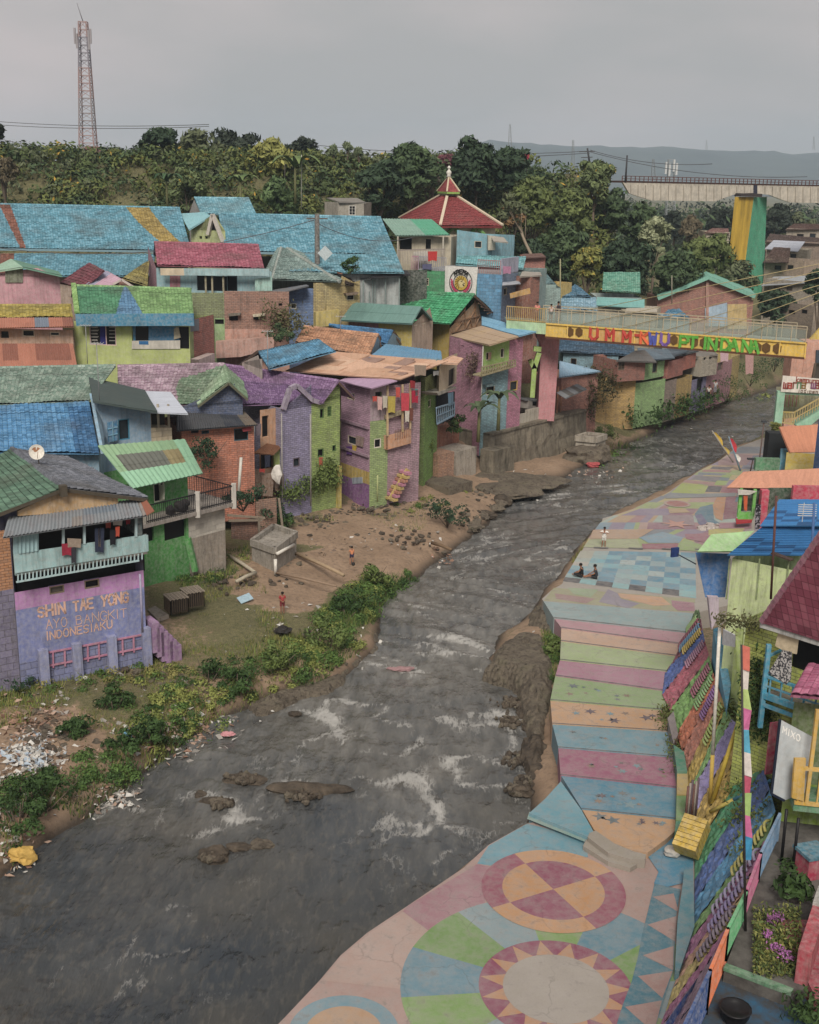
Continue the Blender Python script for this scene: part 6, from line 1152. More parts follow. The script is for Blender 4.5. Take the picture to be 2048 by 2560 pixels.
mb.extr([a,b,b+perp(cP,RP,1),a+perp(cP,RP,1)],(0,0,-.1));mb.build('balcony',paint('8a7f55',.6),h)
face(h,'window_shutter',[(6,636,812),(6,658,806),(6,655,852),(6,636,862)],cP-perp(cP,RP,.1),RP-perp(cP,RP,.1),paint('b98a70'),.05)
face(h,'awning',[(10,620,182),(10,690,172),(10,694,185),(10,622,196)],cP-perp(cP,RP,.4),RP-perp(cP,RP,.4),paint('4a6a72'),.4)
w3=[onp((6,x,y),RP-Vector((.6,.6,0)),EP-Vector((.6,.6,0)))for x,y in[(785,720),(955,665),(955,850),(830,885),(785,860)]];mb=MB();mb.extr(w3,(.0,2.5,0));mb.build('oriel',paint('8f5a4c',.5),h)
for x0,x1,hx_ in[(835,893,'b5aba5'),(900,945,'5a4a48')]:mb=MB();mb.extr([onp((6,x,y),RP-Vector((.65,.65,0)),EP-Vector((.65,.65,0)))for x,y in[(x0,712),(x1,695),(x1,765),(x0,780)]],(0,.04,0));mb.build('window',plain(hx_),h)
sl(h,'roof',(at((6,357,688),y=100.8),at((6,642,756),y=94.6),at((6,852,692),y=98.0),at((6,585,616),y=103)),'flat',[sheet('a58e76',.45,'b59a60')],thick=.1,label='tan metal sheet')
sl(h,'roof',(at((6,588,612),y=103.2),at((6,855,690),y=98.4),at((6,990,655),y=100.4),at((6,588,547),y=106)),'flat',[sheet('6fa0bd',.2,'8fa9b0')],thick=.1,label='pale blue metal sheet')
# ---- yellow and green tiled house with timber gable
h=T('timber_gable_house','house with bright green tiles, timber framed gable and yellow wall','house',tuple(at((6,355,780),y=101)))
gA,gB=at((6,355,700),y=101),at((6,585,640),y=107);gq=lambda x,y,o_=0.0:onp((6,x,y),gA+perp(gA,gB,o_),gB+perp(gA,gB,o_))
wall(h,gA,gB,7,gq(470,610).z,[paint('b08a62',.4)],peak=[((gB-gA).length,gq(590,560).z),((gq(532,430)-gA).length,gq(532,430).z)])
mb=MB()
for p0,p1 in[((375,665),(575,620)),((395,590),(570,545)),((465,480),(470,640)),((540,430),(545,625)),((395,590),(465,500)),((470,640),(540,500)),((545,620),(575,540)),((400,660),(465,560)),((505,560),(520,630))]:mb.beam(gq(*p0,-.06),gq(*p1,-.06),.12,.08)
mb.build('timber_frame',paint('8a6038',.3),h)
rC=gq(537,392,-.5);rB=gq(362,602,-.5);rD=at((5,1215,365),y=108);rA=at((5,1140,462),y=104.5);k_=rD-rC
sl(h,'roof',(rB+k_*1.0,rB,rC,rC+k_),'tile',[tile('3a9a68',.25,'7fb89a',.4)],cap=0,tw=.34,th=.4);m0,m1=mirror_eave(rB,rB+k_,rC,rC+k_);sl(h,'roof',(m0,m1,rC+k_,rC),'tile',[tile('2f7f52',.2)],tw=.34,th=.4)
mb=MB()
for i in range(6):f=i*.16;mb.beam(rC.lerp(m0,.05)+k_*.0+Vector((i*.28-.3,.4,-.1-.3*i)),rC.lerp(m0,.95)+Vector((-.4+i*.1,.3,.1)),.1)
mb.beam(rC-Vector((0,0,.15)),m0-Vector((0,0,.15)),.1,.2);mb.build('rafters',plain('5a4636'),h)
yA=at((6,230,770),y=103);wall(h,yA,gA,7,onp((6,300,590),yA,gA).z,[paint('b59a36',.35)],label='yellow wall')
# ---- green metal roofed yellow house
h=T('metal_roof_house','yellow house with grey green metal roof and beige gable','house',tuple(at((5,1380,750),y=97)))
A,B=at((5,1378,760),y=96.5),at((5,1527,740),y=100);gq=lambda x,y,o_=0.0:onp((5,x,y),A+perp(A,B,o_),B+perp(A,B,o_));L=(B-A).length
wall(h,A,B,7,gq(1385,610).z,[paint('a8927e',.5)],peak=[(L,gq(1525,570).z),((gq(1450,500)-A).length,gq(1450,495).z)],wins=[((5,1395,573),(5,1419,615),'frame'),((5,1457,560),(5,1479,601),'frame')])
rC,rB,rR=gq(1450,478,-.4),gq(1380,602,-.4),gq(1532,572,-.4);rD=at((5,962,448),y=102);k_=rD-rC;MT=[sheet('60837c',.3,'6f8a80')]
sl(h,'roof',(at((5,866,576),y=99),rB,rC,rD),'flat',MT,thick=.1);sl(h,'roof',(rR,rR+k_,rD,rC),'flat',MT,thick=.1)
fA=at((5,925,640),y=100);wall(h,fA,A,7,onp((5,1200,598),fA,A).z,[paint('b5a03f',.35),paint('a87a80',.4)],label='yellow front wall');mb=MB();mb.extr([onp((5,x,y),fA-Vector((0,.06,0)),A-Vector((0,.06,0)))for x,y in[(925,590),(1140,600),(1140,650),(925,620)]],(0,.04,0));mb.build('pink_panel',paint('a5727a'),h)
# ---- green and blue walls with the club banner
h=T('terrace_house','flat roofed house with green and blue walls and roof terrace','house',tuple(at((6,550,550),y=109)))
A,B,C=at((6,130,385),y=111),at((6,725,555),y=107),at((6,838,500),y=110.5);gq=lambda x,y,o_=0.0:onp((6,x,y),A+perp(A,B,o_),B+perp(A,B,o_));zt=(gq(135,213).z+gq(725,250).z)/2
G_=gq(555,300);wall(h,A,G_,8,zt,[brick('2f8f5a',0,bw=.6,bh=.3,dirt=.3)],wins=[((6,143,270),(6,208,328),'grid')],label='green wall');wall(h,G_,B,8,zt,[brick('4f8fb8',0,bw=.6,bh=.3,dirt=.4)],label='blue wall');wall(h,B,C,8,zt,[brick('6a7f9a',.1,'6a6a6a')],wins=[((6,748,345),(6,768,395),'frame')],label='slate blue side wall')
q_=perp(A,B,7);hull(h,[A,A+q_,C+q_,C],8,zt,[paint('6f8a8a')]);mb=MB();mb.extr([V2(A,zt),V2(B,zt),V2(C,zt),V2(A+q_,zt)],(0,0,.08));mb.build('terrace',paint('7f8284'),h)
mb=MB();mb.extr([V2(gq(725,0),zt),V2(B,zt),V2(B,zt+1.3),V2(gq(725,0),zt+1.3)],perp(A,B,.2));mb.extr([V2(B,zt),V2(C,zt),V2(C,zt+1.4),V2(B,zt+1.4)],perp(B,C,.2));mb.build('parapet',paint('8f93a8'),h)
for x0,x1,hx_ in[(85,130,'a5708a'),(135,330,'8a8a94'),(560,722,'9a6a6a')]:
 a,b=gq(x0,200),gq(x1,200);mb=MB();mb.beam(V2(a,zt+1.2),V2(b,zt+1.2),.06);n=int((b-a).length/.22)+1
 for i in range(n+1):P=a.lerp(b,i/n);mb.beam(V2(P,zt),V2(P,zt+1.2),.05)
 mb.build('railing',plain(hx_),h)
for lb,a_ in{'red sun print cloth on the terrace rail':(200,82,268,152,'b5302f'),'dark flowered cloths on the terrace rail':(160,175,230,215,'5a5a78'),'pink check cloth on the terrace parapet':(740,188,800,245,'a0708a')}.items():cloth(None,'garment',A,B,*a_[:4],6,a_[4],.2,lb,'cloth','cloths on the roof terrace')
sl(h,'awning',(onp((6,735,328),B-perp(B,C,1.2),C-perp(B,C,1.2)),onp((6,870,315),B-perp(B,C,1.2),C-perp(B,C,1.2)),onp((6,850,292),B,C),onp((6,738,305),B,C)),'flat',[sheet('a5a9b0',.2)],thick=.04)
# banner
P=[gq(x,y,-.15)for x,y in[(325,185),(562,195),(545,398),(322,388)]];bn=T('banner','white club banner with round lion emblem hung on the green and blue wall','banner',tuple(P[3]));mb=MB();n=10;vs=[]
for j in range(2):
 for i in range(n+1):a=P[0].lerp(P[1],i/n)if j==0 else P[3].lerp(P[2],i/n);vs.append(a+perp(A,B,-.05*abs(sin(i*1.3))))
mb.add(vs,[(i,i+1,n+2+i,n+1+i)for i in range(n)]);mb.build('cloth',plain('c9c5c0',.95),bn)
ex=(P[1]-P[0]).normalized();ez=Vector((0,0,1));nb=-perp(A,B,1);cc=gq(437,305,-.26)
def ring(mb,c,r0,r1,mi=0,n=36,a0=0,a1=2*pi,sx=1.0):
 for i in range(n):
  a,b=a0+(a1-a0)*i/n,a0+(a1-a0)*(i+1)/n;mb.quad(c+ex*r0*cos(a)*sx+ez*r0*sin(a),c+ex*r1*cos(a)*sx+ez*r1*sin(a),c+ex*r1*cos(b)*sx+ez*r1*sin(b),c+ex*r0*cos(b)*sx+ez*r0*sin(b),mi)
R_=(gq(520,305)-gq(354,305)).length/2;mb=MB();ring(mb,cc,R_*.94,R_);ring(mb,cc,R_*.60,R_*.65);mb.build('emblem_ring',plain('2a2624'),bn)
mb=MB();ring(mb,cc+ex*.02-ez*.05,0,R_*.56);ring(mb,cc+ex*.1-ez*.1+nb*.01,0,R_*.3,1);
for i in range(9):a=.7+i*.42;mb.beam(cc+(ex*cos(a)+ez*sin(a))*R_*.2+nb*.012,cc+(ex*cos(a+.3)+ez*sin(a+.3))*R_*.52+nb*.012,.05,.01,2,up=nb)
mb.build('lion_head',[plain('b3932f'),plain('c5b27a'),plain('54421f')],bn)
mb=MB();mb.beam(cc+ex*.02+ez*.1+nb*.03,cc+ex*.18+ez*.08+nb*.03,.06,.01,0,up=nb);mb.beam(cc+ex*.22-ez*.15+nb*.03,cc+ex*.38-ez*.3+nb*.03,.1,.01,0,up=nb);mb.beam(cc+ex*.3-ez*.03+nb*.03,cc+ex*.42-ez*.1+nb*.03,.07,.01,0,up=nb);mb.build('lion_features',plain('2c2622'),bn)
for s_ in(-1,1):
 mb=MB()
 for i in range(6):a=-pi/2+s_*(.35+i*.24);b=a+s_*.3;mb.beam(cc+(ex*cos(a)+ez*sin(a))*R_*.68+nb*.015,cc+(ex*cos(b)+ez*sin(b))*R_*.86+nb*.015,.12,.01,0,up=nb)
 mb.build('flame',plain('b5345a'),bn)
mb=MB()
for i,ch in enumerate('AREMA'):a=pi/2+(2-i)*.33;px_=cc+(ex*cos(a)+ez*sin(a))*R_*.7+nb*.02;dx_=ex*sin(a)-ez*cos(a);up_=ex*cos(a)+ez*sin(a);lettering(mb,ch,px_-dx_*.13,dx_,up_,.34,.75,.1,.24,nb,0,0,.012)
mb.build('lettering',plain('24211f'),bn)
# ---- blue flat house, cream house with green roof, mosque
h=T('pale_blue_house','pale blue rendered house with small window in front of the mosque','house',tuple(at((2,1215,960),y=122)));A,B=at((2,1210,960),y=121),at((2,1430,960),y=119);q_=perp(A,B,5)
wall(h,A,B,12,onp((2,1420,830),A,B).z,[paint('6fa5b5',.4)],wins=[((2,1322,868),(2,1365,912),'frame')],peak=[(0,onp((2,1212,800),A,B).z)]);hull(h,[A,A+q_,B+q_,B],12,onp((2,1420,840),A,B).z,[paint('6fa5b5')])
sl(h,'roof',(at((2,1205,1010),y=113),at((2,1622,1040),y=111),at((2,1640,965),y=117),at((2,1215,958),y=118)),'tile',[tile('6fa8ae',.5,'b0c8ca',.3)],tw=.3,th=.36,label='pale blue tiles')
mb=MB();mb.extr([at((2,x,y),y=118)for x,y in[(1405,835),(1450,845),(1450,925),(1405,925)]],(0,3,0));mb.build('cream_annex',paint('b5ad9a'),h);sl(h,'annex_roof',(at((2,1440,872),y=116),at((2,1530,880),y=116),at((2,1500,845),y=119),at((2,1420,835),y=119)),'flat',[sheet('9a948a',.3)],thick=.05)
h=T('cream_house','cream house with verandah and green metal roof left of the mosque','house',tuple(at((2,845,980),y=121)));A,B=at((2,845,985),y=121),at((2,1175,985),y=120);q_=perp(A,B,6);zt=onp((2,1000,840),A,B).z
wall(h,A,B,12,zt,[paint('b5aa92',.3)],wins=[((2,862,850),(2,935,922),'hole'),((2,1018,852),(2,1056,925),'frame')]);hull(h,[A,A+q_,B+q_,B],12,zt,[paint('aba08a')])
e0,e1=onp((2,838,836),A-perp(A,B,1),B-perp(A,B,1)),onp((2,1172,832),A-perp(A,B,1),B-perp(A,B,1));sl(h,'roof',(e0,e1,at((2,1060,736),y=127),at((2,755,732),y=127)),'corr2',[sheet('7a9a8c',.15),sheet('4f9a7c',.1)],lambda u,v:int(u>.55),.06)
a,b=onp((2,850,925),A-perp(A,B,2),B-perp(A,B,2)),onp((2,1140,918),A-perp(A,B,2),B-perp(A,B,2));mb=MB();mb.beam(a,b,.1)
for i in range(30):P_=a.lerp(b,i/29);mb.beam(V2(P_,P_.z-1.3),P_,.04)
mb.build('railing',plain('8a7f7a'),h);mb=MB();mb.extr([onp((2,945,935),A-perp(A,B,2),B),onp((2,1035,930),A-perp(A,B,2),B),onp((2,1035,990),A-perp(A,B,2),B),onp((2,945,990),A-perp(A,B,2),B)],(0,.1,0));mb.build('white_panel',plain('b9b4aa'),h)
for x in(850,1130):mb=MB();P_=onp((2,x,840),A-perp(A,B,1),B-perp(A,B,1));mb.beam(V2(P_,12),P_,.15);mb.build('veranda_post',plain('a9a294'),h)
h=T('mosque','mosque with red pyramid roof, lantern and white finial','mosque',tuple(at((2,1150,900),y=136)));E=[at((2,1110,772),y=131),at((2,1495,775),y=129.5)];ze=(E[0].z+E[1].z)/2;ap=at((2,1165,560),y=138.5);E=[V2(e,ze)for e in E];w_=E[1]-E[0];dv=Vector((-w_.y,w_.x,0)).normalized()
# square plan about the apex axis
E=[at((2,1112,774),z=ze),at((2,1495,776),z=ze),None,at((2,858,730),z=ze)];E[2]=E[1]+(E[3]-E[0]);ctr=(E[1]+E[3])/2;zq=at((2,1165,590),y=ctr.y).z;Tq=[ctr.lerp(V2(e,ctr.z),.14)for e in E];Tq=[V2(p,zq)for p in Tq]
RD=[sheet('8a3a3c',.12,'7a4a44')]
for i in range(4):sl(h,'roof',(E[i],E[(i+1)%4],Tq[(i+1)%4],Tq[i]),'tile',[tile('8a3d3e',.1,'a0605a',.15)],tw=.5,th=.6,thick=.25)
for i in range(4):mb=MB();mb.beam(E[i]+Vector((0,0,.12)),Tq[i]+Vector((0,0,.12)),.3,.16);mb.build('hip_ridge',plain('c2b29a'),h)
z2=at((2,1165,562),y=ctr.y).z;mb=MB();mb.prism(Tq,zq-.3,z2,0);mb.build('lantern',paint('b5aa8a',.1),h);K=[V2(ctr+(p-V2(ctr,p.z))*1.55,z2-.05)for p in Tq];apx=V2(ctr,at((2,1165,470),y=ctr.y).z)
mb=MB()
for i in range(4):mb.add([K[i],K[(i+1)%4],apx],[(0,1,2)],0)
mb.add(K,[(3,2,1,0)],0);mb.build('lantern_roof',tile('8a3d3e',.1,'a0605a',.15),h)
mb=MB();mb.extr(K,(0,0,-.22));mb.build('lantern_eave',plain('7fa04a'),h)
for i in range(4):mb=MB();mb.beam(K[i]+Vector((0,0,.05)),apx,.18,.12);mb.build('lantern_ridge',plain('b5a58a'),h)
mb=MB();tp=at((2,1165,405),y=ctr.y).z-apx.z;prof=[(.34,-.05),(.2,.15),(.3,.3),(.3,.5),(.12,.7),(.1,tp*.7),(.2,tp*.76),(.2,tp*.86),(.05,tp)];mb.tube([apx+Vector((0,0,z_))for r,z_ in prof],[r for r,z_ in prof],10);mb.build('finial',plain('c5c2b8'),h)
ins=[V2(ctr,0).lerp(V2(e,0),.88)for e in E];
for i in range(4):wall(h,ins[i],ins[(i+1)%4],11,ze,[paint('c2b89a',.2)])
for x in(1200,1340):
 c_=onp((2,x,800),ins[0]-perp(ins[0],ins[1],.6),ins[1]-perp(ins[0],ins[1],.6));mb=MB();mb.extr([c_+w_.normalized()*a+Vector((0,0,b))for a,b in[(-1.6,-1.0),(-1.6,-1.3),(0,.1),(1.6,-1.3),(1.6,-1.0),(0,.55)]][::1],perp(ins[0],ins[1],.6));mb.build('porch_gable',paint('5f9a3f'),h)
# ---- small hut on the hill
h=T('hill_hut','small beige hut with white window and slanting roof below the trees','house',tuple(at((2,500,710),y=135)));A,B=at((2,480,712),y=134),at((2,640,712),y=133.5);q_=perp(A,B,4);zt=onp((2,560,632),A,B).z;wall(h,A,B,15,zt,[paint('8f887a',.4)],wins=[((2,548,650),(2,588,710),'grid')],frame='c9c5bc');hull(h,[A-Vector((1.6,-2,0)),A+q_,B+q_,B],15,zt,[paint('847d70')]);wall(h,A-Vector((1.6,-2,0)),A,15,zt,[paint('8a8375')])
sl(h,'roof',(onp((2,488,628),A-q_*.1,B),onp((2,655,632),A-q_*.1,B),at((2,600,604),y=139),at((2,412,602),y=138)),'flat',[sheet('7f7b74',.3)],thick=.1)
# ---- long blue tiled roofs
BT=[tile('5c95a8',.6,'8fb5c4',.45),tile('8a5a4a',.3,'9a7a6a',.5),tile('a08a4a',.3,'b0a070',.5)]
h=T('long_house','long house with blue tiles crossed by a red and a yellow painted band','house',tuple(at((1,500,930),y=110)))
e0,e1=at((1,-260,925),y=108),at((1,1185,868),y=109.5);e1=at((1,1040,936),y=108);r0,r1=at((1,-260,640),y=118),at((1,1108,672),y=118);r0 .z=r1 .z=r1 .z+.1;e0 .z=e1 .z
ee1=at((1,1175,870),z=e1 .z+1.2)
def mi_long(u,v):
 x=u*1445-260 if False else None
 if.185+.025*(1-v)-.04*(1-v)*0<u+(v-1)*.055<.235:return 1
 lo_=.755+(1-v)*.1+(1-v)**2*.06;return 2 if lo_<u<lo_+.105-.02*(1-v)else 0
e1b=at((1,1180,930),z=e0 .z)
sl(h,'roof',(e0,e1b,r1,r0),'tile',BT,mi_long,cap=0,tw=.36,th=.42);
f0,f1=at((1,-260,1085),y=101.5),at((1,930,1085),y=101.5);g0,g1=at((1,-260,945),y=107.6),at((1,960,950),y=107.6)
sl(h,'lower_roof',(f0,f1,g1,g0),'tile',BT,lambda u,v:int(.215<u<.285),tw=.36,th=.42);mb=MB();mb.beam(e0-Vector((0,.2,.1)),e1b-Vector((0,.2,.1)),.16,.18);mb.build('gutter',plain('6f8f9a'),h)
hull(h,[V2(f0,0)+Vector((0,.8,0)),V2(f1,0)+Vector((-.3,.8,0)),V2(r1,0)+Vector((-.5,6,0)),V2(r0,0)+Vector((0,6,0))],9,f0 .z-.1,[paint('a08a7a')]);m0,m1=mirror_eave(e0,e1b,r0,r1);sl(h,'roof',(m1,m0,r0,r1),'tile',BT,tw=.36,th=.42)
# gable ends between the two roofs
h=T('lime_gable_house','lime gabled house end standing between the two long blue roofs','house',tuple(at((1,1200,900),y=113)));A,B=at((1,1180,880),y=112.5),at((1,1390,890),y=111);gq=lambda x,y:onp((1,x,y),A,B);s_=lambda x:(gq(x,850)-A).length
wall(h,A,B,11,gq(1190,800).z,[paint('9aa56a',.5)],peak=[((B-A).length,gq(1385,860).z if gq(1385,860).z>gq(1190,800).z else gq(1190,805).z+.05),(s_(1320),gq(1320,700).z),(s_(1300),gq(1300,715).z)],wins=[((1,1228,838),(1,1245,856),'hole'),((1,1262,838),(1,1280,856),'hole')])
sl(h,'roof',(at((1,1165,800),y=111.5),at((1,1300,715),y=112),at((1,1260,690),y=119),at((1,1110,700),y=119)),'flat',[sheet('7fb0b8',.15)],thick=.1)
mb=MB();mb.beam(gq(1290,830)-perp(A,B,.2),gq(1318,705)-perp(A,B,.2),.3,.3);mb.beam(gq(1318,705)-perp(A,B,.2),gq(1395,905)-perp(A,B,.2),.3,.3);mb.build('gable_trim',plain('b0aaa0'),h);mb=MB();mb.extr([gq(x,y)-perp(A,B,.05)for x,y in[(1300,800),(1317,730),(1335,800)]],(0,.03,0));mb.build('opening',dark(),h)
h=T('blue_roof_hall','long blue tiled hall behind the utility pole','house',tuple(at((2,400,940),y=111)))
r0,r1=at((1,1345,702),y=118),at((2,745,722),y=117.5);e0,e1=at((1,1390,945),y=108.5),at((2,845,940),y=107.5);r0 .z=r1 .z=(r0 .z+r1 .z)/2;e0 .z=e1 .z=(e0 .z+e1 .z)/2
BT2=[tile('5c97aa',.65,'97bac6',.4)];sl(h,'roof',(e0,e1,r1,r0),'tile',BT2,cap=0,tw=.36,th=.42);f0,f1,g0,g1=at((2,180,1060),y=102),at((2,890,1065),y=101.5),at((2,180,950),y=107),at((2,840,948),y=106.8);sl(h,'lower_roof',(f0,f1,g1,g0),'tile',[tile('6298a8',.6,'97bac6',.45)],tw=.36,th=.42)
m0,m1=mirror_eave(e0,e1,r0,r1);sl(h,'roof',(m1,m0,r0,r1),'tile',BT2,tw=.36,th=.42);hull(h,[V2(f0,0)+Vector((.4,.8,0)),V2(f1,0)+Vector((-.4,.8,0)),V2(r1,0)+Vector((0,6,0)),V2(r0,0)+Vector((0,6,0))],9,f0 .z-.1,[paint('9aa0a0')]);mb=MB();mb.beam(e0-Vector((0,.2,.1)),e1-Vector((0,.2,.1)),.16,.18);mb.build('gutter',plain('6f8f9a'),h)
h=T('upper_blue_house','small blue tiled house with grey gable behind the long roofs','house',tuple(at((1,1200,700),y=126)));A,B=at((1,1165,700),y=124),at((1,1240,705),y=122);e0,e1,r1,r0=at((1,1238,706),y=121.5),at((1,1580,700),y=121.5),at((1,1535,606),y=127),at((1,1198,602),y=127);sl(h,'roof',(e0,e1,r1,r0),'tile',[tile('68a0b0',.65,'a5c5cc',.3)],cap=0,tw=.36,th=.42)
wall(h,A,B,14,onp((1,1235,705),A,B).z,[paint('7a7874',.5)],peak=[((B-A).length*.45,r0 .z-.1)])
# ---- grey hip roofed house with yellow wall
h=T('hip_roof_house','yellow walled house with grey green hipped tiles and peeling blue end','house',tuple(at((5,670,600),y=101)))
e0,e1=at((5,375,320),y=101),at((5,860,300),y=100);e0 .z=e1 .z;tp=at((5,440,55),y=106.5);tp2=at((5,480,60),y=107);lf=at((5,320,135),y=107.5);GT=[tile('7a908c',.5,'a5b2ac',.35)]
sl(h,'roof',(e0,e1,tp2,tp),'tile',GT,tw=.34,th=.4);sl(h,'roof',(V2(lf,e0 .z),e0,tp,tp+Vector((-.3,.2,0))),'tile',GT,tw=.34,th=.4);bq=V2(e1,e0 .z)+Vector((1,9,0));sl(h,'roof',(e1,bq,tp2+Vector((.2,.5,0)),tp2),'tile',GT,tw=.34,th=.4)
mb=MB();ridgecap(mb,e0,tp,.14);ridgecap(mb,e1,tp2,.14);mb.build('hip_ridge',paint('8f9a94'),h)
A,B,C=at((5,495,640),y=100.2),at((5,672,640),y=100.0),at((5,1005,520),y=102);zt=e0 .z-.15
wall(h,A,B,8,onp((5,600,345),A,B).z,[brick('5a78a5',.2,'8a90a5')],wins=[((5,507,455),(5,550,495),'frame')],frame='b9b5a8',label='peeling blue wall');K=onp((5,865,560),B,C);wall(h,B,K,8,zt,[brick('b3a064',.08,'8a7a5a')],label='yellow wall');wall(h,K,C,8,onp((5,960,330),B,C).z,[brick('b09a5c',.15,'7a6a4f')],wins=[((5,912,385),(5,965,432),'frame')],label='yellow side wall',peak=[((C-K).length,onp((5,1000,290),B,C).z),(.1,onp((5,870,255),B,C).z)])
sl(h,'rust_tiles',(at((5,700,200),y=103),at((5,880,240),y=101.5),at((5,850,200),y=106),at((5,650,165),y=107)),'tile',[tile('a56a52',.3,'b58a70',.4)],tw=.34,th=.4);sl(h,'dark_thatch',(at((5,905,320),y=100.5),at((5,960,330),y=101),at((5,985,240),y=105),at((5,870,225),y=104)),'tile',[tile('4a3d36',.2,'6a5a4a',.4)],tw=.3,th=.3)
sl(h,'rag_awning',(at((5,380,395),y=98.6),at((5,640,330),y=98.6),at((5,620,320),y=100.5),at((5,375,360),y=100.5)),'flat',[sheet('6f7378',.4)],thick=.05);face(h,'window_hood',[(5,905,385),(5,1000,375),(5,985,395),(5,910,400)],B-perp(B,C,.5),C-perp(B,C,.5),paint('6a5038'),.5)
mb=MB();mb.extr([onp((5,x,y),B-perp(B,K,.5),K-perp(B,K,.5))for x,y in[(690,520),(860,500),(860,610),(690,630)]],perp(B,K,.5));mb.build('low_annex',paint('b5a250',.5),h)
# ---- dark canopy shed
h=T('dark_shed','dark roofed open shed with scaffold posts before the long hall','shed',tuple(at((5,1150,430),y=103)));sl(h,'roof',(at((5,1080,270),y=101),at((5,1370,250),y=102),at((5,1340,215),y=106),at((5,1110,225),y=106)),'flat',[sheet('2f3135',.2)],thick=.08)
sl(h,'side_roof',(at((5,1005,280),y=102.5),at((5,1090,280),y=101.5),at((5,1110,230),y=106),at((5,1010,225),y=106)),'corr',[sheet('5a5f62',.4)],thick=.05)
for x,y0,y1 in[(1098,275,450),(1115,280,440),(1190,270,420),(1290,260,420),(1075,370,450),(1030,290,420)]:mb=MB();a=at((5,x,y0),y=102);b=onp((5,x,y1),a,a+Vector((1,0,0)));mb.beam(a,V2(b,b.z-.6),.12);mb.build('post',plain('6f7a78'),h)
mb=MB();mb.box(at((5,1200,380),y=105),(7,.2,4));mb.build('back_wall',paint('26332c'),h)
# ---- pink house with tile row, brick ruin
h=T('pink_tile_house','house with dusty pink tiles, blue wall and dark open windows','house',tuple(at((4,1080,340),y=97)));e0,e1=at((4,1130,205),y=96),at((4,1880,210),y=94.5);r0,r1=at((4,1110,28),y=102),at((4,1862,35),y=100.5)
e1=at((5,320,205),y=95);r1=at((5,278,38),y=101);e0 .z=e1 .z;r0 .z=r1 .z;PK=[tile('a0586a',.35,'b88a94',.4)];sl(h,'roof',(e0,e1,r1,r0),'tile',PK,cap=0,tw=.34,th=.42);m0,m1=mirror_eave(e0,e1,r0,r1);sl(h,'roof',(m1,m0,r0,r1),'tile',PK,tw=.34,th=.42)
A,B=at((4,1128,338),y=96.8),at((5,372,350),y=95.5);zt=e0 .z-.25;wall(h,A,B,9,zt,[paint('7fa5ae',.4),paint('a8929a')],wins=[((4,1415,255),(4,1705,372),'hole'),((5,50,250),(5,127,368),'hole')]);wall(h,at((4,1072,330),y=102),A,9,zt,[brick('a8788a',.1)],peak=[(.3,r0 .z-.3)]);face(h,'door',[(4,1222,258),(4,1296,258),(4,1296,338),(4,1222,338)],A-perp(A,B,.05),B-perp(A,B,.05),paint('a0606f'),.04)
mb=MB();a,b=onp((4,1155,228),A-perp(A,B,.9),B-perp(A,B,.9)),onp((5,357,232),A-perp(A,B,.9),B-perp(A,B,.9));mb.beam(a,a.lerp(b,.22),.12,.55,1);mb.beam(a.lerp(b,.22),b,.12,.55,0);mb.build('fascia',[paint('8fb0b5',.4),paint('c0ad90',.3)],h)
mb=MB();mb.extr([onp((5,x,y),A-perp(A,B,.5),B-perp(A,B,.5))for x,y in[(252,280),(375,265),(375,365),(252,368)]],(0,.2,0));mb.build('patched_wall',paint('8fb8ae',.6),h)
for x in(1478,1525,1605):mb=MB();P_=onp((4,x,250),A-perp(A,B,.6),B-perp(A,B,.6));mb.beam(P_,V2(P_,P_.z-2.6),.14);mb.build('prop',paint('8a8264'),h)
h=T('ruined_wall','long overgrown brick retaining wall in green and salmon paint','wall',tuple(at((5,100,560),y=93)));A,B=at((4,1382,560),y=92.6),at((5,498,590),y=93.6)
zA=onp((4,1400,378),A,B).z;gW=onp((4,1612,450),A,B);wall(h,A,gW,6,zA,[paint('84a46c',.7),brick('7f8a5a',.25,'6a5a48')],bands=[(6,0),(onp((4,1400,560),A,B).z,1)],wins=[((4,1545,570),(4,1610,605),'hole')],label='green painted stretch');wall(h,gW,B,6,onp((5,400,370),A,B).z,[paint('b58574',.5),brick('9a6f5c',.35,'7a5a4a',dirt=.7)],bands=[(6,0),(onp((5,100,640),A,B).z,1)],wins=[((5,65,535),(5,130,580),'hole'),((5,240,540),(5,280,575),'hole'),((5,422,455),(5,448,475),'hole')],label='salmon brick stretch')
for x0,y0 in[(60,525),(235,530)]:mb=MB();mb.extr([onp((5,x,y),A-perp(A,B,.5),B-perp(A,B,.5))for x,y in[(x0,y0+8),(x0+90,y0),(x0+85,y0+16),(x0+5,y0+24)]],perp(A,B,.5));mb.build('window_hood',paint('5f5648' if x0<100 else 'b0a58a'),h)
mb=MB();mb.extr([onp((5,x,y),A-perp(A,B,1.2),B-perp(A,B,1.2))for x,y in[(-30,735),(390,700),(390,780),(150,840),(-30,850)]],perp(A,B,1.0));mb.build('base_ledge',paint('b58a7c',.5),h)
h=T('brick_annex','salmon brick annex with grey shutter right of the lime house','house',tuple(at((4,1450,850),y=83)));A,B=at((4,1370,870),y=81.3),at((4,1542,800),y=85);wall(h,A,B,7,onp((4,1430,560),A,B).z,[brick('a8604f',.3,'8a6a58')],peak=[((B-A).length,onp((4,1535,540),A,B).z)]);mb=MB();mb.extr([onp((4,x,y),A-perp(A,B,.1),B-perp(A,B,.1))for x,y in[(1368,580),(1430,565),(1432,650),(1368,660)]],(0,.05,0));mb.build('shutter',sheet('6f7378',.4),h)
mb=MB();mb.extr([onp((4,x,y),A-perp(A,B,.9),B-perp(A,B,.9))for x,y in[(1425,860),(1545,815),(1545,900),(1440,900)]],perp(A,B,.6));mb.build('low_block',paint('a58f8a',.5),h)
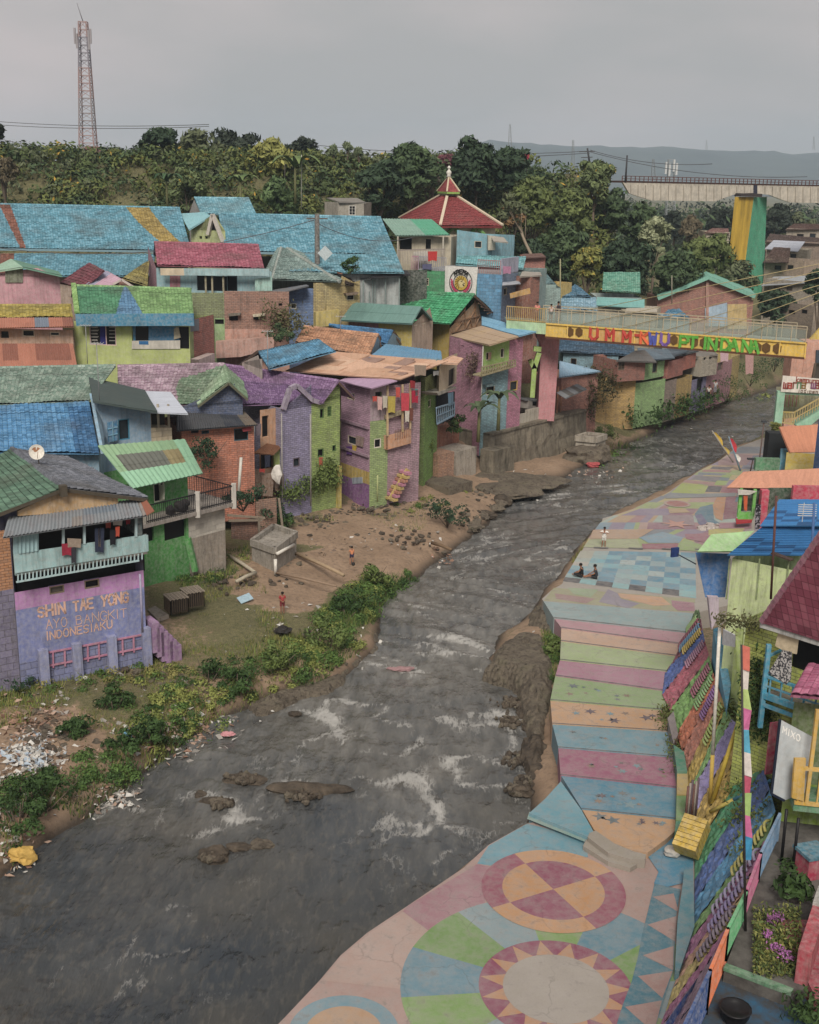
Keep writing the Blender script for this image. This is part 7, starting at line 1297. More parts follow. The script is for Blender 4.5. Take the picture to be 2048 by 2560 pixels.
# ---- lime house with blue fascia
h=T('lime_house','lime house with deep blue fascia, curtained window and open balcony','house',tuple(at((4,555,895),y=82)));A,B=at((4,548,893),y=82),at((4,1370,885),y=81);zt=(onp((4,600,600),A,B).z+onp((4,1360,595),A,B).z)/2
wall(h,A,B,7,zt,[paint('a5b262',.2)],wins=[((4,640,610),(4,838,760),'split'),((4,945,610),(4,1362,785),'hole')],frame='c0a5a0',rec=.25);q_=perp(A,B,6);hull(h,[A,A+q_,B+q_,B],7,zt,[paint('93a058')])
GG=[tile('4f8a68',.2,'7fa88a',.4),tile('5a86a8',.2,'8aa8b8',.3),tile('7aa066',.25,'a5b88a',.4)];e0,e1=at((4,545,548),y=81),at((4,1395,548),y=80.2);r0,r1=at((4,520,338),y=87),at((4,1375,345),y=86.2);e0 .z=e1 .z=(e0 .z+e1 .z)/2;r0 .z=r1 .z=(r0 .z+r1 .z)/2
sl(h,'roof',(e0,e1,r1,r0),'tile',GG,lambda u,v:1 if.34+v*.1<u<.58-v*.12 else(0 if u<.46 else 2),cap=2,tw=.32,th=.36);m0,m1=mirror_eave(e0,e1,r0,r1);sl(h,'roof',(m1,m0,r0,r1),'tile',GG,tw=.32,th=.36)
mb=MB();a,b=onp((4,548,575),A-perp(A,B,.9),B-perp(A,B,.9)),onp((4,1395,572),A-perp(A,B,.9),B-perp(A,B,.9));mb.beam(a,b,.15,.82);mb.build('fascia',paint('2f7a9a',.3),h);mb=MB();mb.beam(e0+Vector((.1,0,.12)),r0+Vector((.1,0,.15)),.35,.14);mb.build('verge_tiles',tile('7fa85a',.2),h)
o_=perp(A,B,.23);lq=lambda x,y,o=0.0:onp((4,x,y),A+o_+perp(A,B,o),B+o_+perp(A,B,o));mb=MB();mb.quad(lq(948,615),lq(1290,612),lq(1290,725),lq(948,730));mb.build('balcony_back',paint('2f7aa5',.2),h)
mb=MB();mb.quad(lq(975,615,-.02),lq(1068,615,-.02),lq(1068,722,-.02),lq(975,722,-.02));mb.build('doorway',dark(),h);mb=MB();mb.quad(lq(1295,615,-.02),lq(1360,615,-.02),lq(1360,720,-.02),lq(1295,720,-.02));mb.build('doorway',dark(),h)
mb=MB();mb.extr([lq(948,725,-.3),lq(1295,722,-.3),lq(1295,783,-.3),lq(948,783,-.3)],(0,.08,0));mb.build('balcony_parapet',paint('bdb8ac',.3),h)
mb=MB();mb.extr([lq(1068,725,-.25),lq(1000,725,-.25),lq(1002,750,-.25),lq(1070,752,-.25)],(0,-.06,0));mb.build('blue_cloth',plain('2a6090'),h)
mb=MB();mb.extr([lq(1252,640,-.1),lq(1268,625,-.1),lq(1285,628,-.1),lq(1300,700,-.1),lq(1252,715,-.1)],(0,-.05,0));mb.build('hung_cloth',plain('b0a78f',.95),h)
mb=MB();mb.quad(lq(720,615),lq(765,615),lq(765,755),lq(722,755));mb.build('curtain',plain('33347a',.9),h);mb=MB()
for i in range(6):mb=MB()if i==0 else mb;mb.quad(lq(648,622+i*23),lq(700+12*(i%2),622+i*23),lq(704,633+i*23),lq(648,633+i*23));
mb.build('striped_curtain',plain('a5a39c',.9),h);mb=MB()
for i in range(5):mb.quad(lq(785,625+i*24),lq(828,625+i*24),lq(828,630+i*24),lq(785,630+i*24))
mb.build('window_louvres',plain('a5a39c',.9),h)
# ---- orange corrugated sheds at the left
h=T('corrugated_shed','salmon corrugated shed with yellow tiled strip at the left edge','shed',tuple(at((4,300,900),y=80.5)));A,B=at((4,-200,900),y=80.5),at((4,535,905),y=80.5)
SS=[sheet('a8705c',.5,'7a5044'),sheet('8a5a4c',.6,'6a4a40'),sheet('6f7a88',.2)];aq=lambda x,y,o=0.0:onp((4,x,y),A+perp(A,B,o),B+perp(A,B,o))
sl(h,'lower_sheets',(aq(-200,912,-.6),aq(555,905,-.6),aq(525,745,.4),aq(-200,745,.4)),'corr',SS,lambda u,v:int(.62<u<.96 and.25<v<.9 or.3<u<.45 and.3<v<.9),.04)
wall(h,aq(-200,800,.6),aq(532,800,.6),7,aq(200,640,.6).z,[paint('b08a70',.6)],wins=[((4,160,645),(4,250,695),'frame'),((4,358,660),(4,430,690),'frame'),((4,5,655),(4,65,705),'hole')])
sl(h,'upper_sheets',(aq(-200,640,-.3),aq(530,625,-.3),aq(520,558,.9),aq(-200,562,.9)),'corr',SS,lambda u,v:2 if.62<u<.76 else int(u>.9),.04);sl(h,'yellow_tiles',(at((4,-200,560),y=82),at((4,525,556),y=82),at((4,512,470),y=85.5),at((4,-200,472),y=85.5)),'tile',[tile('a5953f',.4,'c0b47a',.5)],cap=0,tw=.42,th=.42)
# ---- pink end house and maroon gable at the left
h=T('pink_gable_house','pink rendered house with green sheet roof at the left edge','house',tuple(at((4,300,460),y=92)));A,B=at((4,-160,465),y=91),at((4,440,462),y=92);gq=lambda x,y:onp((4,x,y),A,B)
wall(h,A,B,9,gq(430,265).z,[paint('b8848f',.45),paint('b0909a',.6)],peak=[((gq(175,200)-A).length,gq(175,200).z),(0,gq(-160,290).z+.6)]);sl(h,'roof',(at((4,165,195),y=91),at((4,448,258),y=90.8),at((4,420,225),y=97),at((4,80,135),y=97)),'flat',[sheet('5f8a78',.3)],thick=.1);sl(h,'roof',(at((4,-60,230),y=91),at((4,165,195),y=91),at((4,80,135),y=97),at((4,-60,200),y=97)),'flat',[sheet('8fb09a',.3)],thick=.1)
mb=MB();mb.extr([gq(x,y)-perp(A,B,.1)for x,y in[(40,215),(165,195),(165,305),(40,305)]],(0,.08,0));mb.build('mossy_patch',paint('6a6f58',.9),h)
h=T('maroon_gable_house','house with maroon tiles and pale pink sheet between pink and lime houses','house',tuple(at((4,700,340),y=93)));r0,r1=at((4,648,165),y=97),at((4,750,222),y=93);sl(h,'roof',(at((4,430,310),y=96.5),at((4,600,345),y=92),at((4,752,220),y=93),at((4,645,163),y=99)),'tile',[tile('6f3a44',.3,'8a6068',.5)],tw=.34,th=.4)
sl(h,'sheet',(at((4,590,340),y=91.8),at((4,760,345),y=91.8),at((4,880,290),y=93),at((4,750,218),y=95)),'corr2',[sheet('b090a0',.1),sheet('8f8fa5',.15)],lambda u,v:int(u<.4),.05);sl(h,'sheet',(at((4,870,285),y=93),at((4,965,340),y=93),at((4,905,300),y=97),at((4,760,222),y=97)),'corr2',[sheet('b090a0',.1)],thick=.05)
a,b=at((4,740,350),y=92.6),at((4,950,350),y=93);wall(h,a,b,9,onp((4,850,336),a,b).z,[paint('7a4a40')],peak=[((b-a).length*.6,onp((4,870,288),a,b).z)]);[(lambda m:(m.beam(at((4,)+p,y=92.4),at((4,875,285),y=92.4),.1,.16),m.build('bargeboard',plain('b5a5a0'),h)))(MB())for p in((765,345),(960,338))]
h=T('yellow_tile_roof','small mossy yellow tiled roof against the pink tiled house','roof',tuple(at((4,980,300),y=97)));sl(h,'tiles',(at((4,880,275),y=95),at((4,1060,330),y=95),at((4,1075,150),y=101),at((4,1040,165),y=101)),'tile',[tile('9a8f4f',.4,'b8b080',.6)],tw=.34,th=.4);a,b=at((4,900,340),y=96),at((4,1070,340),y=96.5);wall(h,a,b,9,onp((4,980,300),a,b).z,[paint('6a5a4a')])
# utility pole in front of the hall
a,b=at((2,355,1010),y=104),at((2,352,700),y=104);pl_=T('utility_pole','dark concrete utility pole in front of the blue tiled hall','utility pole',tuple(V2(a,12)));mb=MB();mb.tube([V2(a,12),b],[.28,.2],8);mb.build('shaft',paint('4f4d4a'),pl_);mb=MB();mb.beam(b+Vector((-.9,0,-.4)),b+Vector((.9,0,-.4)),.1);mb.build('crossarm',plain('5a5048'),pl_)
mb=MB();mb.box(at((2,402,944),y=101.5),(.9,.1,.9),0,M=Matrix.Rotation(.785,3,'Y'));tag(mb.build('diamond_kite',plain('a9b5b8')),'pale diamond shaped kite stuck on the lower blue tiles','kite')
# downpipes and roof patches as parts of their houses
def hb(n):return bpy.data.objects[n]
for n,pts,hh in[('purple_roof_house',[((9,955,520),(9,950,1180)),((9,745,520),(9,748,1250))],'8f8a86'),('pink_brick_house',[((9,1425,960),(9,1425,1150))],'9aa06a'),('pink_house',[((6,590,760),(10,580,440))],'a5a09a'),('lettered_house',[((8,1030,1085),(8,1050,1500))],'8f8aa0'),('terrace_house',[((6,722,260),(6,722,540))],'9aa0a8'),('hip_roof_house',[((5,768,330),(5,768,500))],'9a8f6a')]:
 o=hb(n);L0=Vector(o['_o'])
 for a,b in pts:P=at(a,y=L0 .y-.1)if 0 else None;c=at(b,y=max(L0 .y,1));mb=MB();t0=onp(a,c,c+Vector((1,.9,0)));t0=V2(c,t0 .z)-Vector((.05,.45,0));mb.tube([V2(t0,c.z),t0],.05,6);mb.build('downpipe',plain(hh),o)
PR_=hb('sheet_roof');rr0=random.Random(3)
for i in range(16):
 u,v=rr0 .uniform(.1,.9),rr0 .uniform(.12,.85);a,b,c,d_=at((5,470,940),z=pz_+.35),at((5,1300,1003),z=pz_+.25),at((5,1640,870),z=pz_+.95),at((5,800,800),z=pz_+1.35);q0=(a*(1-u)+b*u)*(1-v)+(d_*(1-u)+c*u)*v;ex_=(b-a).normalized()*rr0 .uniform(.4,1.1);ey_=(d_-a).normalized()*rr0 .uniform(.3,.7);mb=MB();mb.extr([q0-ex_-ey_,q0+ex_-ey_,q0+ex_+ey_,q0-ex_+ey_],(0,0,.07));mb.build('roof_patch',rr0 .choice([sheet('c4a288',.3),sheet('a5806a',.6),sheet('b58f74',.4),sheet('8f7468',.5)]),PR_)
# ================================================================ middle bank, houses beyond the footbridge, railway bridge, far town
def solid(name,label,cat,pts,z0,z1,mat,group=None):mb=MB();mb.prism(pts,z0,z1);return tag(mb.build(name,mat),label,cat,group)
t=NT('old_stone_wall');o=t.coord();n1,n2=t.noise(o,.8,7,.7),t.noise(t.coord('Object',(1.5,1.5,.3)),1.4,6,.7);n3=t.noise(o,6,5,.7)
c_=t.mix(t.ramp(n1,.3,.7),lin('6a6256'),lin('948a78'));c_=t.mix(t.ramp(n2,.45,.75),c_,lin('3a362f'));c_=t.mix(t.math('MULTIPLY',t.ramp(n3,.55,.75),.5),c_,lin('4f5a3a'));t.col(c_);t.bump(t.math('ADD',n1,n3),.7,.15);OLD=t.m
A,B=at((10,685,788),z=.7),at((10,1190,640),z=.7);A,B=V2(A,0),V2(B,0);B2=onp((10,1335,480),A,B);zt=(onp((10,660,560),A,B).z+onp((10,1305,335),A,B).z)/2;L_=onp((10,640,700),A,B);q_=perp(A,B,6)
mb=MB();N=14;d=(B2-L_);vs=[]
for j in range(7):
 for i in range(N+1):f=i/N;p=V2(L_.lerp(B2,f),-.3+(zt+.3)*j/6);vs.append(p+perp(A,B,.5*j/6-.35+random.uniform(-.08,.08)))
mb.add(vs,[(j*(N+1)+i,j*(N+1)+i+1,(j+1)*(N+1)+i+1,(j+1)*(N+1)+i)for j in range(6)for i in range(N)]);mb.extr([V2(L_,zt),V2(B2,zt),V2(B2,zt)+q_*1.4,V2(L_,zt)+q_],(0,0,-.2));mb.quad(V2(B2,-.3),V2(B2,zt),V2(B2,zt)+q_,V2(B2,-.3)+q_);mb.quad(V2(L_,-.3),V2(L_,zt),V2(L_,zt)+q_,V2(L_,-.3)+q_)
tag(mb.build('retaining_wall',OLD),'tall stained stone retaining wall below the pink pier','wall')
wz=zt;R1=lambda x,y,o_=0.0:onp((10,x,y),A+perp(A,B,o_),B+perp(A,B,o_))
for i,(x0,x1,y0,y1)in enumerate([(838,914,395,490),(914,1035,360,480)]):face(None,'low_wall',[(10,x0,y1),(10,x1,y1-(x1-x0)*.28),(10,x1,y0-(x1-x0)*.28+8),(10,x0,y0)],A+perp(A,B,.6),B+perp(A,B,.6),paint('a39c8c',.5),.2);tag(bpy.context.scene.objects[-1]if 0 else[o for o in SC.objects if o.name.startswith('low_wall')][-1],['pale concrete parapet piece further from the pier','pale concrete parapet piece next to the pier'][i],'wall')
h=T('tiny_shed','tiny white shed with grey flat roof at the foot of the pink pier','shed',tuple(R1(990,350,1.5)));P=[R1(x,y,1.6)for x,y in[(925,350),(1070,370),(1070,300),(925,290)]];mb=MB();mb.extr(P,perp(A,B,1.5));mb.build('wall',paint('b5afa5',.4),h);mb=MB();mb.extr([P[3]+Vector((-.2,-.2,0)),P[2]+Vector((.2,-.2,0)),P[2]+perp(A,B,1.8),P[3]+perp(A,B,1.8)],(0,0,.12));mb.build('roof',paint('6f7678'),h)
for x in(968,1028):mb=MB();mb.extr([R1(x-14,325,1.57),R1(x+14,327,1.57),R1(x+14,300,1.57),R1(x-14,298,1.57)],(0,-.03,0));mb.build('window',dark(),h)
h=T('tin_lean_to','tin roofed lean to shack right of the pink pier','shed',tuple(R1(1200,380,.8)));sl(h,'roof',(at((10,1190,278),y=101.5),at((10,1345,210),y=104.5),at((10,1275,172),y=106.5),at((10,1125,235),y=104)),'corr',[sheet('8a9094',.4),sheet('6a6a68',.5)],lambda u,v:int(u*5)%2,.04);face(h,'wall',[(10,1140,390),(10,1300,340),(10,1300,245),(10,1140,290)],A+perp(A,B,1.6),B+perp(A,B,1.6),paint('7a5f4f',.8),.3)
for x in(1128,1155,1250):mb=MB();p=R1(x,380-(x-1128)*.3,1.0);mb.beam(p,V2(p,p.z+2.4),.12);mb.build('post',paint('a8704a'),h)
# concrete tank on boulders
c=at((10,1395,655),z=1.1);tk=T('concrete_tank','square concrete tank on boulders beside the retaining wall','tank',tuple(c));tA,tB,tC=at((10,1262,620),z=1.3),at((10,1400,650),z=1.1),at((10,1477,615),z=1.2);tz=onp((10,1400,560),tB,tB+Vector((1,0,0))).z;fD=tA+(tC-tB)
mb=MB();P4=[tA,tB,tC,fD];mb.prism(P4,.2,tz-.25);
for i in range(4):a,b=P4[i],P4[(i+1)%4];mb.beam(V2(a,tz-.2),V2(b,tz-.2),.3,.5)
mb.build('basin',paint('9a9080',.6),tk);mb=MB();mb.poly([V2(p,tz-.15)for p in P4]);mb.build('lid',paint('7a6f62',.8),tk)
def rock(label,p,z,r,sq=(1,.8,.55),mat=None,group=None,name='boulder',jit=.22):mb=MB();mb.blob(at(p,z=z),r,0,3,jit,sq);return tag(mb.build(name,mat or OLD),label,'rock',group)
t=NT('dark_rock');o=t.coord();n1=t.noise(o,1.6,8,.7);t.col(t.mix(t.ramp(n1,.3,.7),lin('2f2a26'),lin('665a4c')));t.bump(n1,.9,.2);ROCK=t.m
t=NT('brown_rock');o=t.coord();n1,n2=t.noise(o,1.0,8,.75),t.noise(o,4.5,6,.75);c_=t.mix(t.ramp(n1,.32,.68),lin('5c5348'),lin('9a8d7a'));c_=t.mix(t.ramp(n2,.52,.66),c_,lin('413a33'));c_=t.mix(t.math('MULTIPLY',t.ramp(n1,.52,.66),.5),c_,lin('55573c'));t.col(c_);t.bump(t.math('ADD',n1,n2),1.0,.3);BROWN=t.m
rock('rounded tan boulder under the concrete tank',(10,1330,690),.7,1.3,(1.4,1,.7),BROWN);rock('brown boulder right of the concrete tank',(10,1450,670),.8,.9,(1,.9,.8),BROWN)
# blocks and slabs between the pink house and the water
def blk(label,k,base,hgt,dep,z,mat,cat='concrete block',name='concrete_block'):
 P=[at((k,)+p,z=z)for p in base];a,b=P[0],P[1];dv=perp(a,b,dep);return solid(name,label,cat,[a,b,b+dv,a+dv],-.2,z+hgt,mat)
blk('grey concrete block below the cream oriel house',10,[(405,805),(548,760)],1.6,2.2,1.6,paint('9a9082',.7));blk('brown earth filled block by the river path',10,[(345,1000),(520,950)],.9,3.2,1.0,BROWN);blk('broken brick pier stub below the cream oriel house',10,[(275,880),(385,855)],2.2,1.6,1.5,brick('a5785a',.3,dirt=.8),'brick stub','brick_stub')
blk('stepped stone block at the left end of the retaining wall',10,[(575,740),(680,760)],1.2,3,1.6,OLD);blk('grey concrete landing by the painted stairs',10,[(45,940),(220,880)],1.2,2.0,1.5,paint('7f786c',.8));blk('flat concrete slab beside the painted stairs',10,[(-60,1075),(205,975)],.25,3.0,1.3,paint('8f7f6c',.7))
blk('flat concrete path slab in front of the pink brick house',9,[(1395,1235),(1720,1130)],.2,3.0,1.35,paint('857868',.7));blk('wooden planter ledge below the blue balcony',10,[(255,640),(425,560)],1.6,1.6,3.2,paint('9a5f42',.7),'planter','ledge')
for i,(x,y,r,sx)in enumerate([(690,850,1.7,1.5),(810,850,1.6,1.5),(770,940,2.0,1.5),(1010,865,1.4,1.7),(650,940,1.5,1.4),(900,890,1.6,1.6)]):rock('smooth brown bedrock slab sloping to the water below the retaining wall',(10,x,y),.55,r,(sx,1,.22),BROWN,'bedrock slabs','bedrock',.12)
for i in range(26):
 f=random.random();x,y=480+330*f+random.gauss(0,40),1200-190*f+random.gauss(0,25);rock('dark wet boulder on the left shore between the sandy bank and the retaining wall',(10,x-60,y),.35,random.uniform(.25,.75),(1.2,.9,.6),random.choice([ROCK,BROWN]),'shore boulders')
# mid river rocks
for lb,px,r,sq,mt in[('long dark rock with rubble lying in mid river',(655,1665),.72,(2.1,.75,.5),ROCK),('rubble topped rock islet upstream of the yellow bag',(515,1642),.55,(1.5,.8,.4),ROCK),('low dark rock beside the rubble islet',(455,1690),.5,(1.4,.8,.4),ROCK),('small low rock left of the rubble islet',(425,1675),.3,(1,.8,.5),ROCK),('clustered rock with pale top in the lower river',(448,1805),.55,(1.3,.9,.5),ROCK),('thin rock just right of the clustered rock',(505,1786),.4,(1.4,.6,.4),ROCK),('round brown rock at the right of the lower rock row',(553,1782),.4,(1.2,.9,.5),BROWN),('small black rock by the upper foam',(622,1503),.25,(1.2,.8,.6),ROCK)]:rock(lb,px,.02,r,sq,mt,None,'river_rock')
rub=MB()
for cx_,cy_,n,s_ in[(515,1640,60,14),(465,1690,45,12),(640,1675,40,16),(448,1805,25,10),(1085,1480,70,18),(1075,1520,60,16),(1100,1600,90,20),(1090,1660,70,14),(1120,1640,60,14)]:
 for _ in range(n):rub.blob(at((cx_+random.gauss(0,s_),cy_+random.gauss(0,s_*.35)),z=.15+random.random()*.12),random.uniform(.05,.16),random.randint(0,1),1,.3)
for cx_,cy_,n,sx_,sy_ in[(650,1105,70,45,8),(760,1085,90,60,10),(830,1060,60,40,8),(560,1190,40,30,8),(480,1230,50,60,10),(330,1420,60,60,8),(700,1330,30,40,10),(860,1120,60,60,10),(980,1070,60,30,8),(1030,1020,40,30,8),(120,1540,70,40,16)]:
 for _ in range(n):p=at((cx_+random.gauss(0,sx_),cy_+random.gauss(0,sy_)),z=1.6);p.z=float(gheight(np.array([[p.x]]),np.array([[p.y]]))[0,0])+.03;rub.blob(p,random.uniform(.06,.24),random.randint(0,1),1,.3,(1,1,.6))
tag(rub.build('rubble',[ROCK,BROWN]),'loose dark rubble on the river rocks and the right shore','rubble',kind='stuff')
# right bank rock shelf
def shelf(name,label,pts,z0,z1,mat,nrd=.25):
 P=np.array([[(q:=at(p,z=(z0+z1)/2)).x,q.y]for p in pts]);st=.16;xs_,ys_=np.arange(P[:,0].min()-.6,P[:,0].max()+.6,st),np.arange(P[:,1].min()-.6,P[:,1].max()+.6,st);X,Y=np.meshgrid(xs_,ys_);X=X+fbm(X,Y,.7,3)*.2;ins=inpoly([tuple(p)for p in P],X,Y);D=np.abs(sdist([tuple(p)for p in P]+[tuple(P[0])],X,Y))*np.where(ins,1,-1)+(fbm(X,Y,1.3,8,3)-.5)*.7
 Zz=np.interp(D,[-.6,-.15,.05,.3,.8],[-.9,-.4,z0*.7,z0,z1])+(fbm(X,Y,1.6,12,4)-.5)*.5*np.clip(D*2,0,1);Zz=Zz*.3+np.round(Zz/.28+fbm(X,Y,1.1,4)*.9)*.28*.7+(fbm(X,Y,.5,6,2)-.5)*.22
 n=len(xs_);I=np.arange(X.size).reshape(X.shape);F=np.stack([I[:-1,:-1],I[:-1,1:],I[1:,1:],I[1:,:-1]],-1).reshape(-1,4)[(D[:-1,:-1]>-.55).ravel()];mb=MB();mb.add(np.stack([X,Y,Zz],-1).reshape(-1,3).tolist(),F.tolist());return tag(mb.build(name,mat),label,'rock')
shelf('rock_shelf','broad brown rock shelf on the right bank beside the striped field',[(1022,1398),(1050,1350),(1085,1325),(1120,1320),(1165,1345),(1175,1400),(1165,1470),(1150,1540),(1120,1550),(1112,1500),(1095,1440),(1065,1412)],.7,.95,BROWN)
shelf('rock_shelf','dark rock lump below the wall of the striped field',[(1100,1545),(1140,1530),(1165,1570),(1160,1620),(1120,1610),(1095,1580)],.5,.9,ROCK);shelf('rock_shelf','grassy earth ledge on the right bank by the jutting corner',[(1105,1310),(1120,1275),(1150,1255),(1185,1300),(1185,1345),(1140,1335)],.7,1.1,BROWN)
for lb,pts in[('flat layered rock ledge at the grassy left bank',[(530,1478),(600,1448),(690,1420),(745,1395),(735,1420),(690,1445),(600,1475),(545,1490)]),('dark undercut rock step on the left bank below the grass',[(600,1425),(680,1400),(740,1370),(790,1330),(800,1360),(740,1400),(650,1440)])]:shelf('rock_ledge',lb,pts,.15,.4,BROWN,.15)
for i in range(22):f=random.random();rock('small dark rock at the foot of the striped field wall',(1120+random.gauss(0,22),1480+190*f),.2,random.uniform(.15,.45),(1.2,1,.6),ROCK,'right shore rocks')
# left bank: tank, brick wall, pipes, logs
lt=T('water_tank','open grey concrete tank with white pipes on the left bank','tank',tuple(at((15,180,350),z=1.9)));a,b,c=at((15,65,330),z=1.9),at((15,190,385),z=1.8),at((15,305,285),z=1.9);tz=onp((15,190,255),b,b+Vector((1,0,0))).z;fD=a+(c-b);P4=[a,b,c,fD]
mb=MB();mb.prism(P4,.8,tz-.3)
for i in range(4):mb.beam(V2(P4[i],tz-.2),V2(P4[(i+1)%4],tz-.2),.22,.4)
mb.build('basin',paint('8a8378',.7),lt);mb=MB();n_=-perp(a,b,.3);p0,p1,p2=onp((15,188,288),b,c),onp((15,278,240),b,c),onp((15,178,318),b,c);off=-perp(b,c,.15)if perp(b,c,1).y>0 else perp(b,c,.15);mb.tube([p0+off,p1+off],.1);mb.build('pipe',plain('c9c4ba'),lt);mb=MB();mb.tube([p2+off,V2(p2+off,1.7)],.1);mb.build('pipe',plain('c9c4ba'),lt)
for lb,p0,p1,z,r,hh in[('bent grey pipe on stones left of the tank, upper length',(15,-60,300),(15,85,392),2.1,.12,'a09784'),('bent grey pipe on stones left of the tank, lower length',(15,85,392),(15,-20,440),2.1,.12,'a09784'),('pale log pointing from the tank across the sand',(15,305,288),(15,560,405),1.95,.12,'9a8468'),('thin grey pole on the sand below the tank',(15,195,392),(15,520,465),1.9,.07,'8a7460'),('driftwood branch by the sandy point',(15,1035,230),(15,1140,268),1.2,.12,'6f5a44'),('white drain pipe at the foot of the lavender wall',(9,735,1350),(9,680,1385),1.9,.08,'b5aea0'),('pale plank resting on the litter slope, upper one',(14,515,725),(14,635,732),1.0,.09,'a59a84'),('pale plank resting on the litter slope, middle one',(14,395,840),(14,530,838),.9,.09,'a59a84'),('pale plank resting on the litter slope, lower one',(14,175,990),(14,340,990),.8,.09,'8f8474'),('dark branch on the litter slope',(14,290,950),(14,400,860),.9,.06,'55483c')]:
 a,b=at(p0,z=z),at(p1,z=z);mb=MB();mb.tube([a,a.lerp(b,.5)+Vector((0,0,.04)),b],[r,r*.95,r*.8],7);tag(mb.build('log' if 'log' in lb or 'branch' in lb else('plank' if 'plank' in lb else 'pipe'),plain(hh,.9)),lb,'log' if 'log' in lb or 'branch' in lb else('plank' if 'plank' in lb else 'pipe'))
h=T('brick_ruin','low tumbled brick wall with timber rails behind the concrete tank','wall',tuple(at((9,480,1400),z=2.4)));a,b=at((9,370,1420),z=2.2),at((9,560,1400),z=2.2);wall(h,a,b,1.2,onp((9,380,1305),a,b).z,[brick('8a5f4a',.3,dirt=.8)]);c,e=at((9,545,1260),z=3.2),at((9,695,1240),z=3.2);wall(h,c,e,1.2,onp((9,550,1150),c,e).z,[brick('8f6a54',.3,dirt=.8)])
for p0,p1 in[((330,1250),(600,1270)),((340,1290),(580,1285)),((555,1260),(560,1390)),((700,1130),(725,1330))]:mb=MB();mb.beam(onp((9,)+p0,a,b)-perp(a,b,.3),onp((9,)+p1,a,b)-perp(a,b,.3),.13);mb.build('rail',plain('857868',.9),h)
a,b=at((9,415,1040),y=70),at((9,440,845),y=70);mb=MB();mb.tube([V2(a,a.z-1),b],.09);tag(mb.build('white_post',plain('bdb8ae')),'leaning white post beside the orange brick hut','post')
# ---- houses below and beyond the footbridge, left bank
def hs(name,label,pts,yy,fh,roof=None,cat='house',wins=(),dep=4,mat=None,rh=None,kind='flat',k=7,zlow=1.0):
 a,b=at((k,)+pts[0],y=yy[0]),at((k,)+pts[1],y=yy[1]);zt=onp((k,)+pts[2],a,b).z;zb=onp((k,)+pts[0],a,b).z if zlow is None else zlow;o=T(name,label,cat,(a.x,a.y,zb));wall(o,a,b,zb,zt,[mat or brick(fh,.15,dirt=.6)],wins=[((k,)+w_[:2],(k,)+w_[2:4],w_[4]if len(w_)>4 else 'frame')for w_ in wins],frame='6a5a4c');q_=perp(a,b,dep);hull(o,[a,a+q_,b+q_,b],zb,zt,[paint(fh)])
 if zlow is None:mb=MB();mb.quad(V2(a,zb),V2(b,zb),V2(b,zb)+q_,V2(a,zb)+q_);mb.build('underside',paint('4a3a30'),o)
 if roof:P=[at((k,)+p,y=y)for p,y in zip(roof,[yy[0]-.5,yy[1]-.5,yy[1]+dep*.8,yy[0]+dep*.8])];sl(o,'roof',P,kind,[rh],thick=.07,tw=.34,th=.4)
 return o
hs('house','pale blue house under dark blue tiles below the footbridge',[(-120,940),(275,940),(270,815)],(117,115.5),'7aa5b5',[(-150,800),(400,830),(395,745),(-130,690)],wins=[(-60,850,-20,900)],dep=6,rh=tile('44617a',.25,'7f98a8',.5),kind='tile')
hs('house','low pink and brick house with blue and white sheet roof right of the pink pier',[(-130,1080),(130,1080),(120,965)],(106.5,109.5),'a8705f',[(-145,990),(160,945),(0,905),(-140,870)],dep=4,rh=sheet('7f9fb5',.3,'b0a5a5'),kind='corr2');hs('house','ochre and yellow walled base below the reddish bay',[(118,1215),(390,1260),(380,985)],(112.5,113.5),'b58f46',wins=[(160,1075,235,1090,'hole')],mat=brick('b59248',.25,'7a6a54',dirt=.5));hs('house','lime painted wall beside the ochre base',[(375,1235),(602,1235),(600,1000)],(113.6,117),'7fae62',mat=brick('86ad66',.12,'8a8a70'))
hs('house','reddish brown hanging bay above the ochre base',[(272,1020),(470,985),(462,855)],(111.5,113),'8f5646',[(265,870),(560,880),(470,790),(400,800)],wins=[(280,850,325,935,'grid')],zlow=None,rh=sheet('6a6866',.4),kind='corr');hs('house','light green panel hut above the lime wall',[(458,1010),(605,1005),(600,868)],(114,117),'86b06e',[(440,870),(690,850),(640,790),(420,775)],wins=[(530,880,560,950)],zlow=None,rh=sheet('62717c',.3),kind='corr')
hs('house','rust red hut under grey sheets next to the light green hut',[(632,1000),(742,975),(735,850)],(117,120),'9a5548',[(600,865),(790,800),(720,775),(560,790)],zlow=None,rh=sheet('55606a',.3),kind='corr');hs('house','orange red hut behind the rust red hut',[(740,940),(832,925),(825,815)],(120,123),'a85a46',[(720,830),(860,800),(810,770),(700,780)],zlow=None,rh=sheet('5f6468',.4),kind='corr');hs('house','hut with grey weatherboard bay over the bank',[(868,985),(985,970),(975,825)],(123,125),'a39a88',[(770,860),(1000,825),(960,790),(820,800)],wins=[(895,845,915,862,'hole'),(935,838,955,855,'hole')],zlow=None,rh=sheet('8a8680',.4),kind='corr')
hs('house','mustard wall below the grey weatherboard hut',[(690,1150),(800,1130),(795,975)],(119,122),'a88a40');hs('house','lavender and dark doorway house near the far bank people',[(785,1120),(905,1110),(900,985)],(122,125),'6f6a8f',wins=[(850,1000,885,1080,'hole')]);hs('house','dusty pink wall below the far end of the footbridge',[(905,1090),(1085,1040),(1080,860)],(125,131),'a5727a',wins=[(1000,870,1030,930)]);hs('house','narrow yellow house end at the far bend',[(1080,1020),(1140,1000),(1135,830)],(131,134),'a8924a');hs('house','grey brown wall between the lime wall and mustard wall',[(600,1190),(690,1160),(685,1000)],(117,119),'857468')
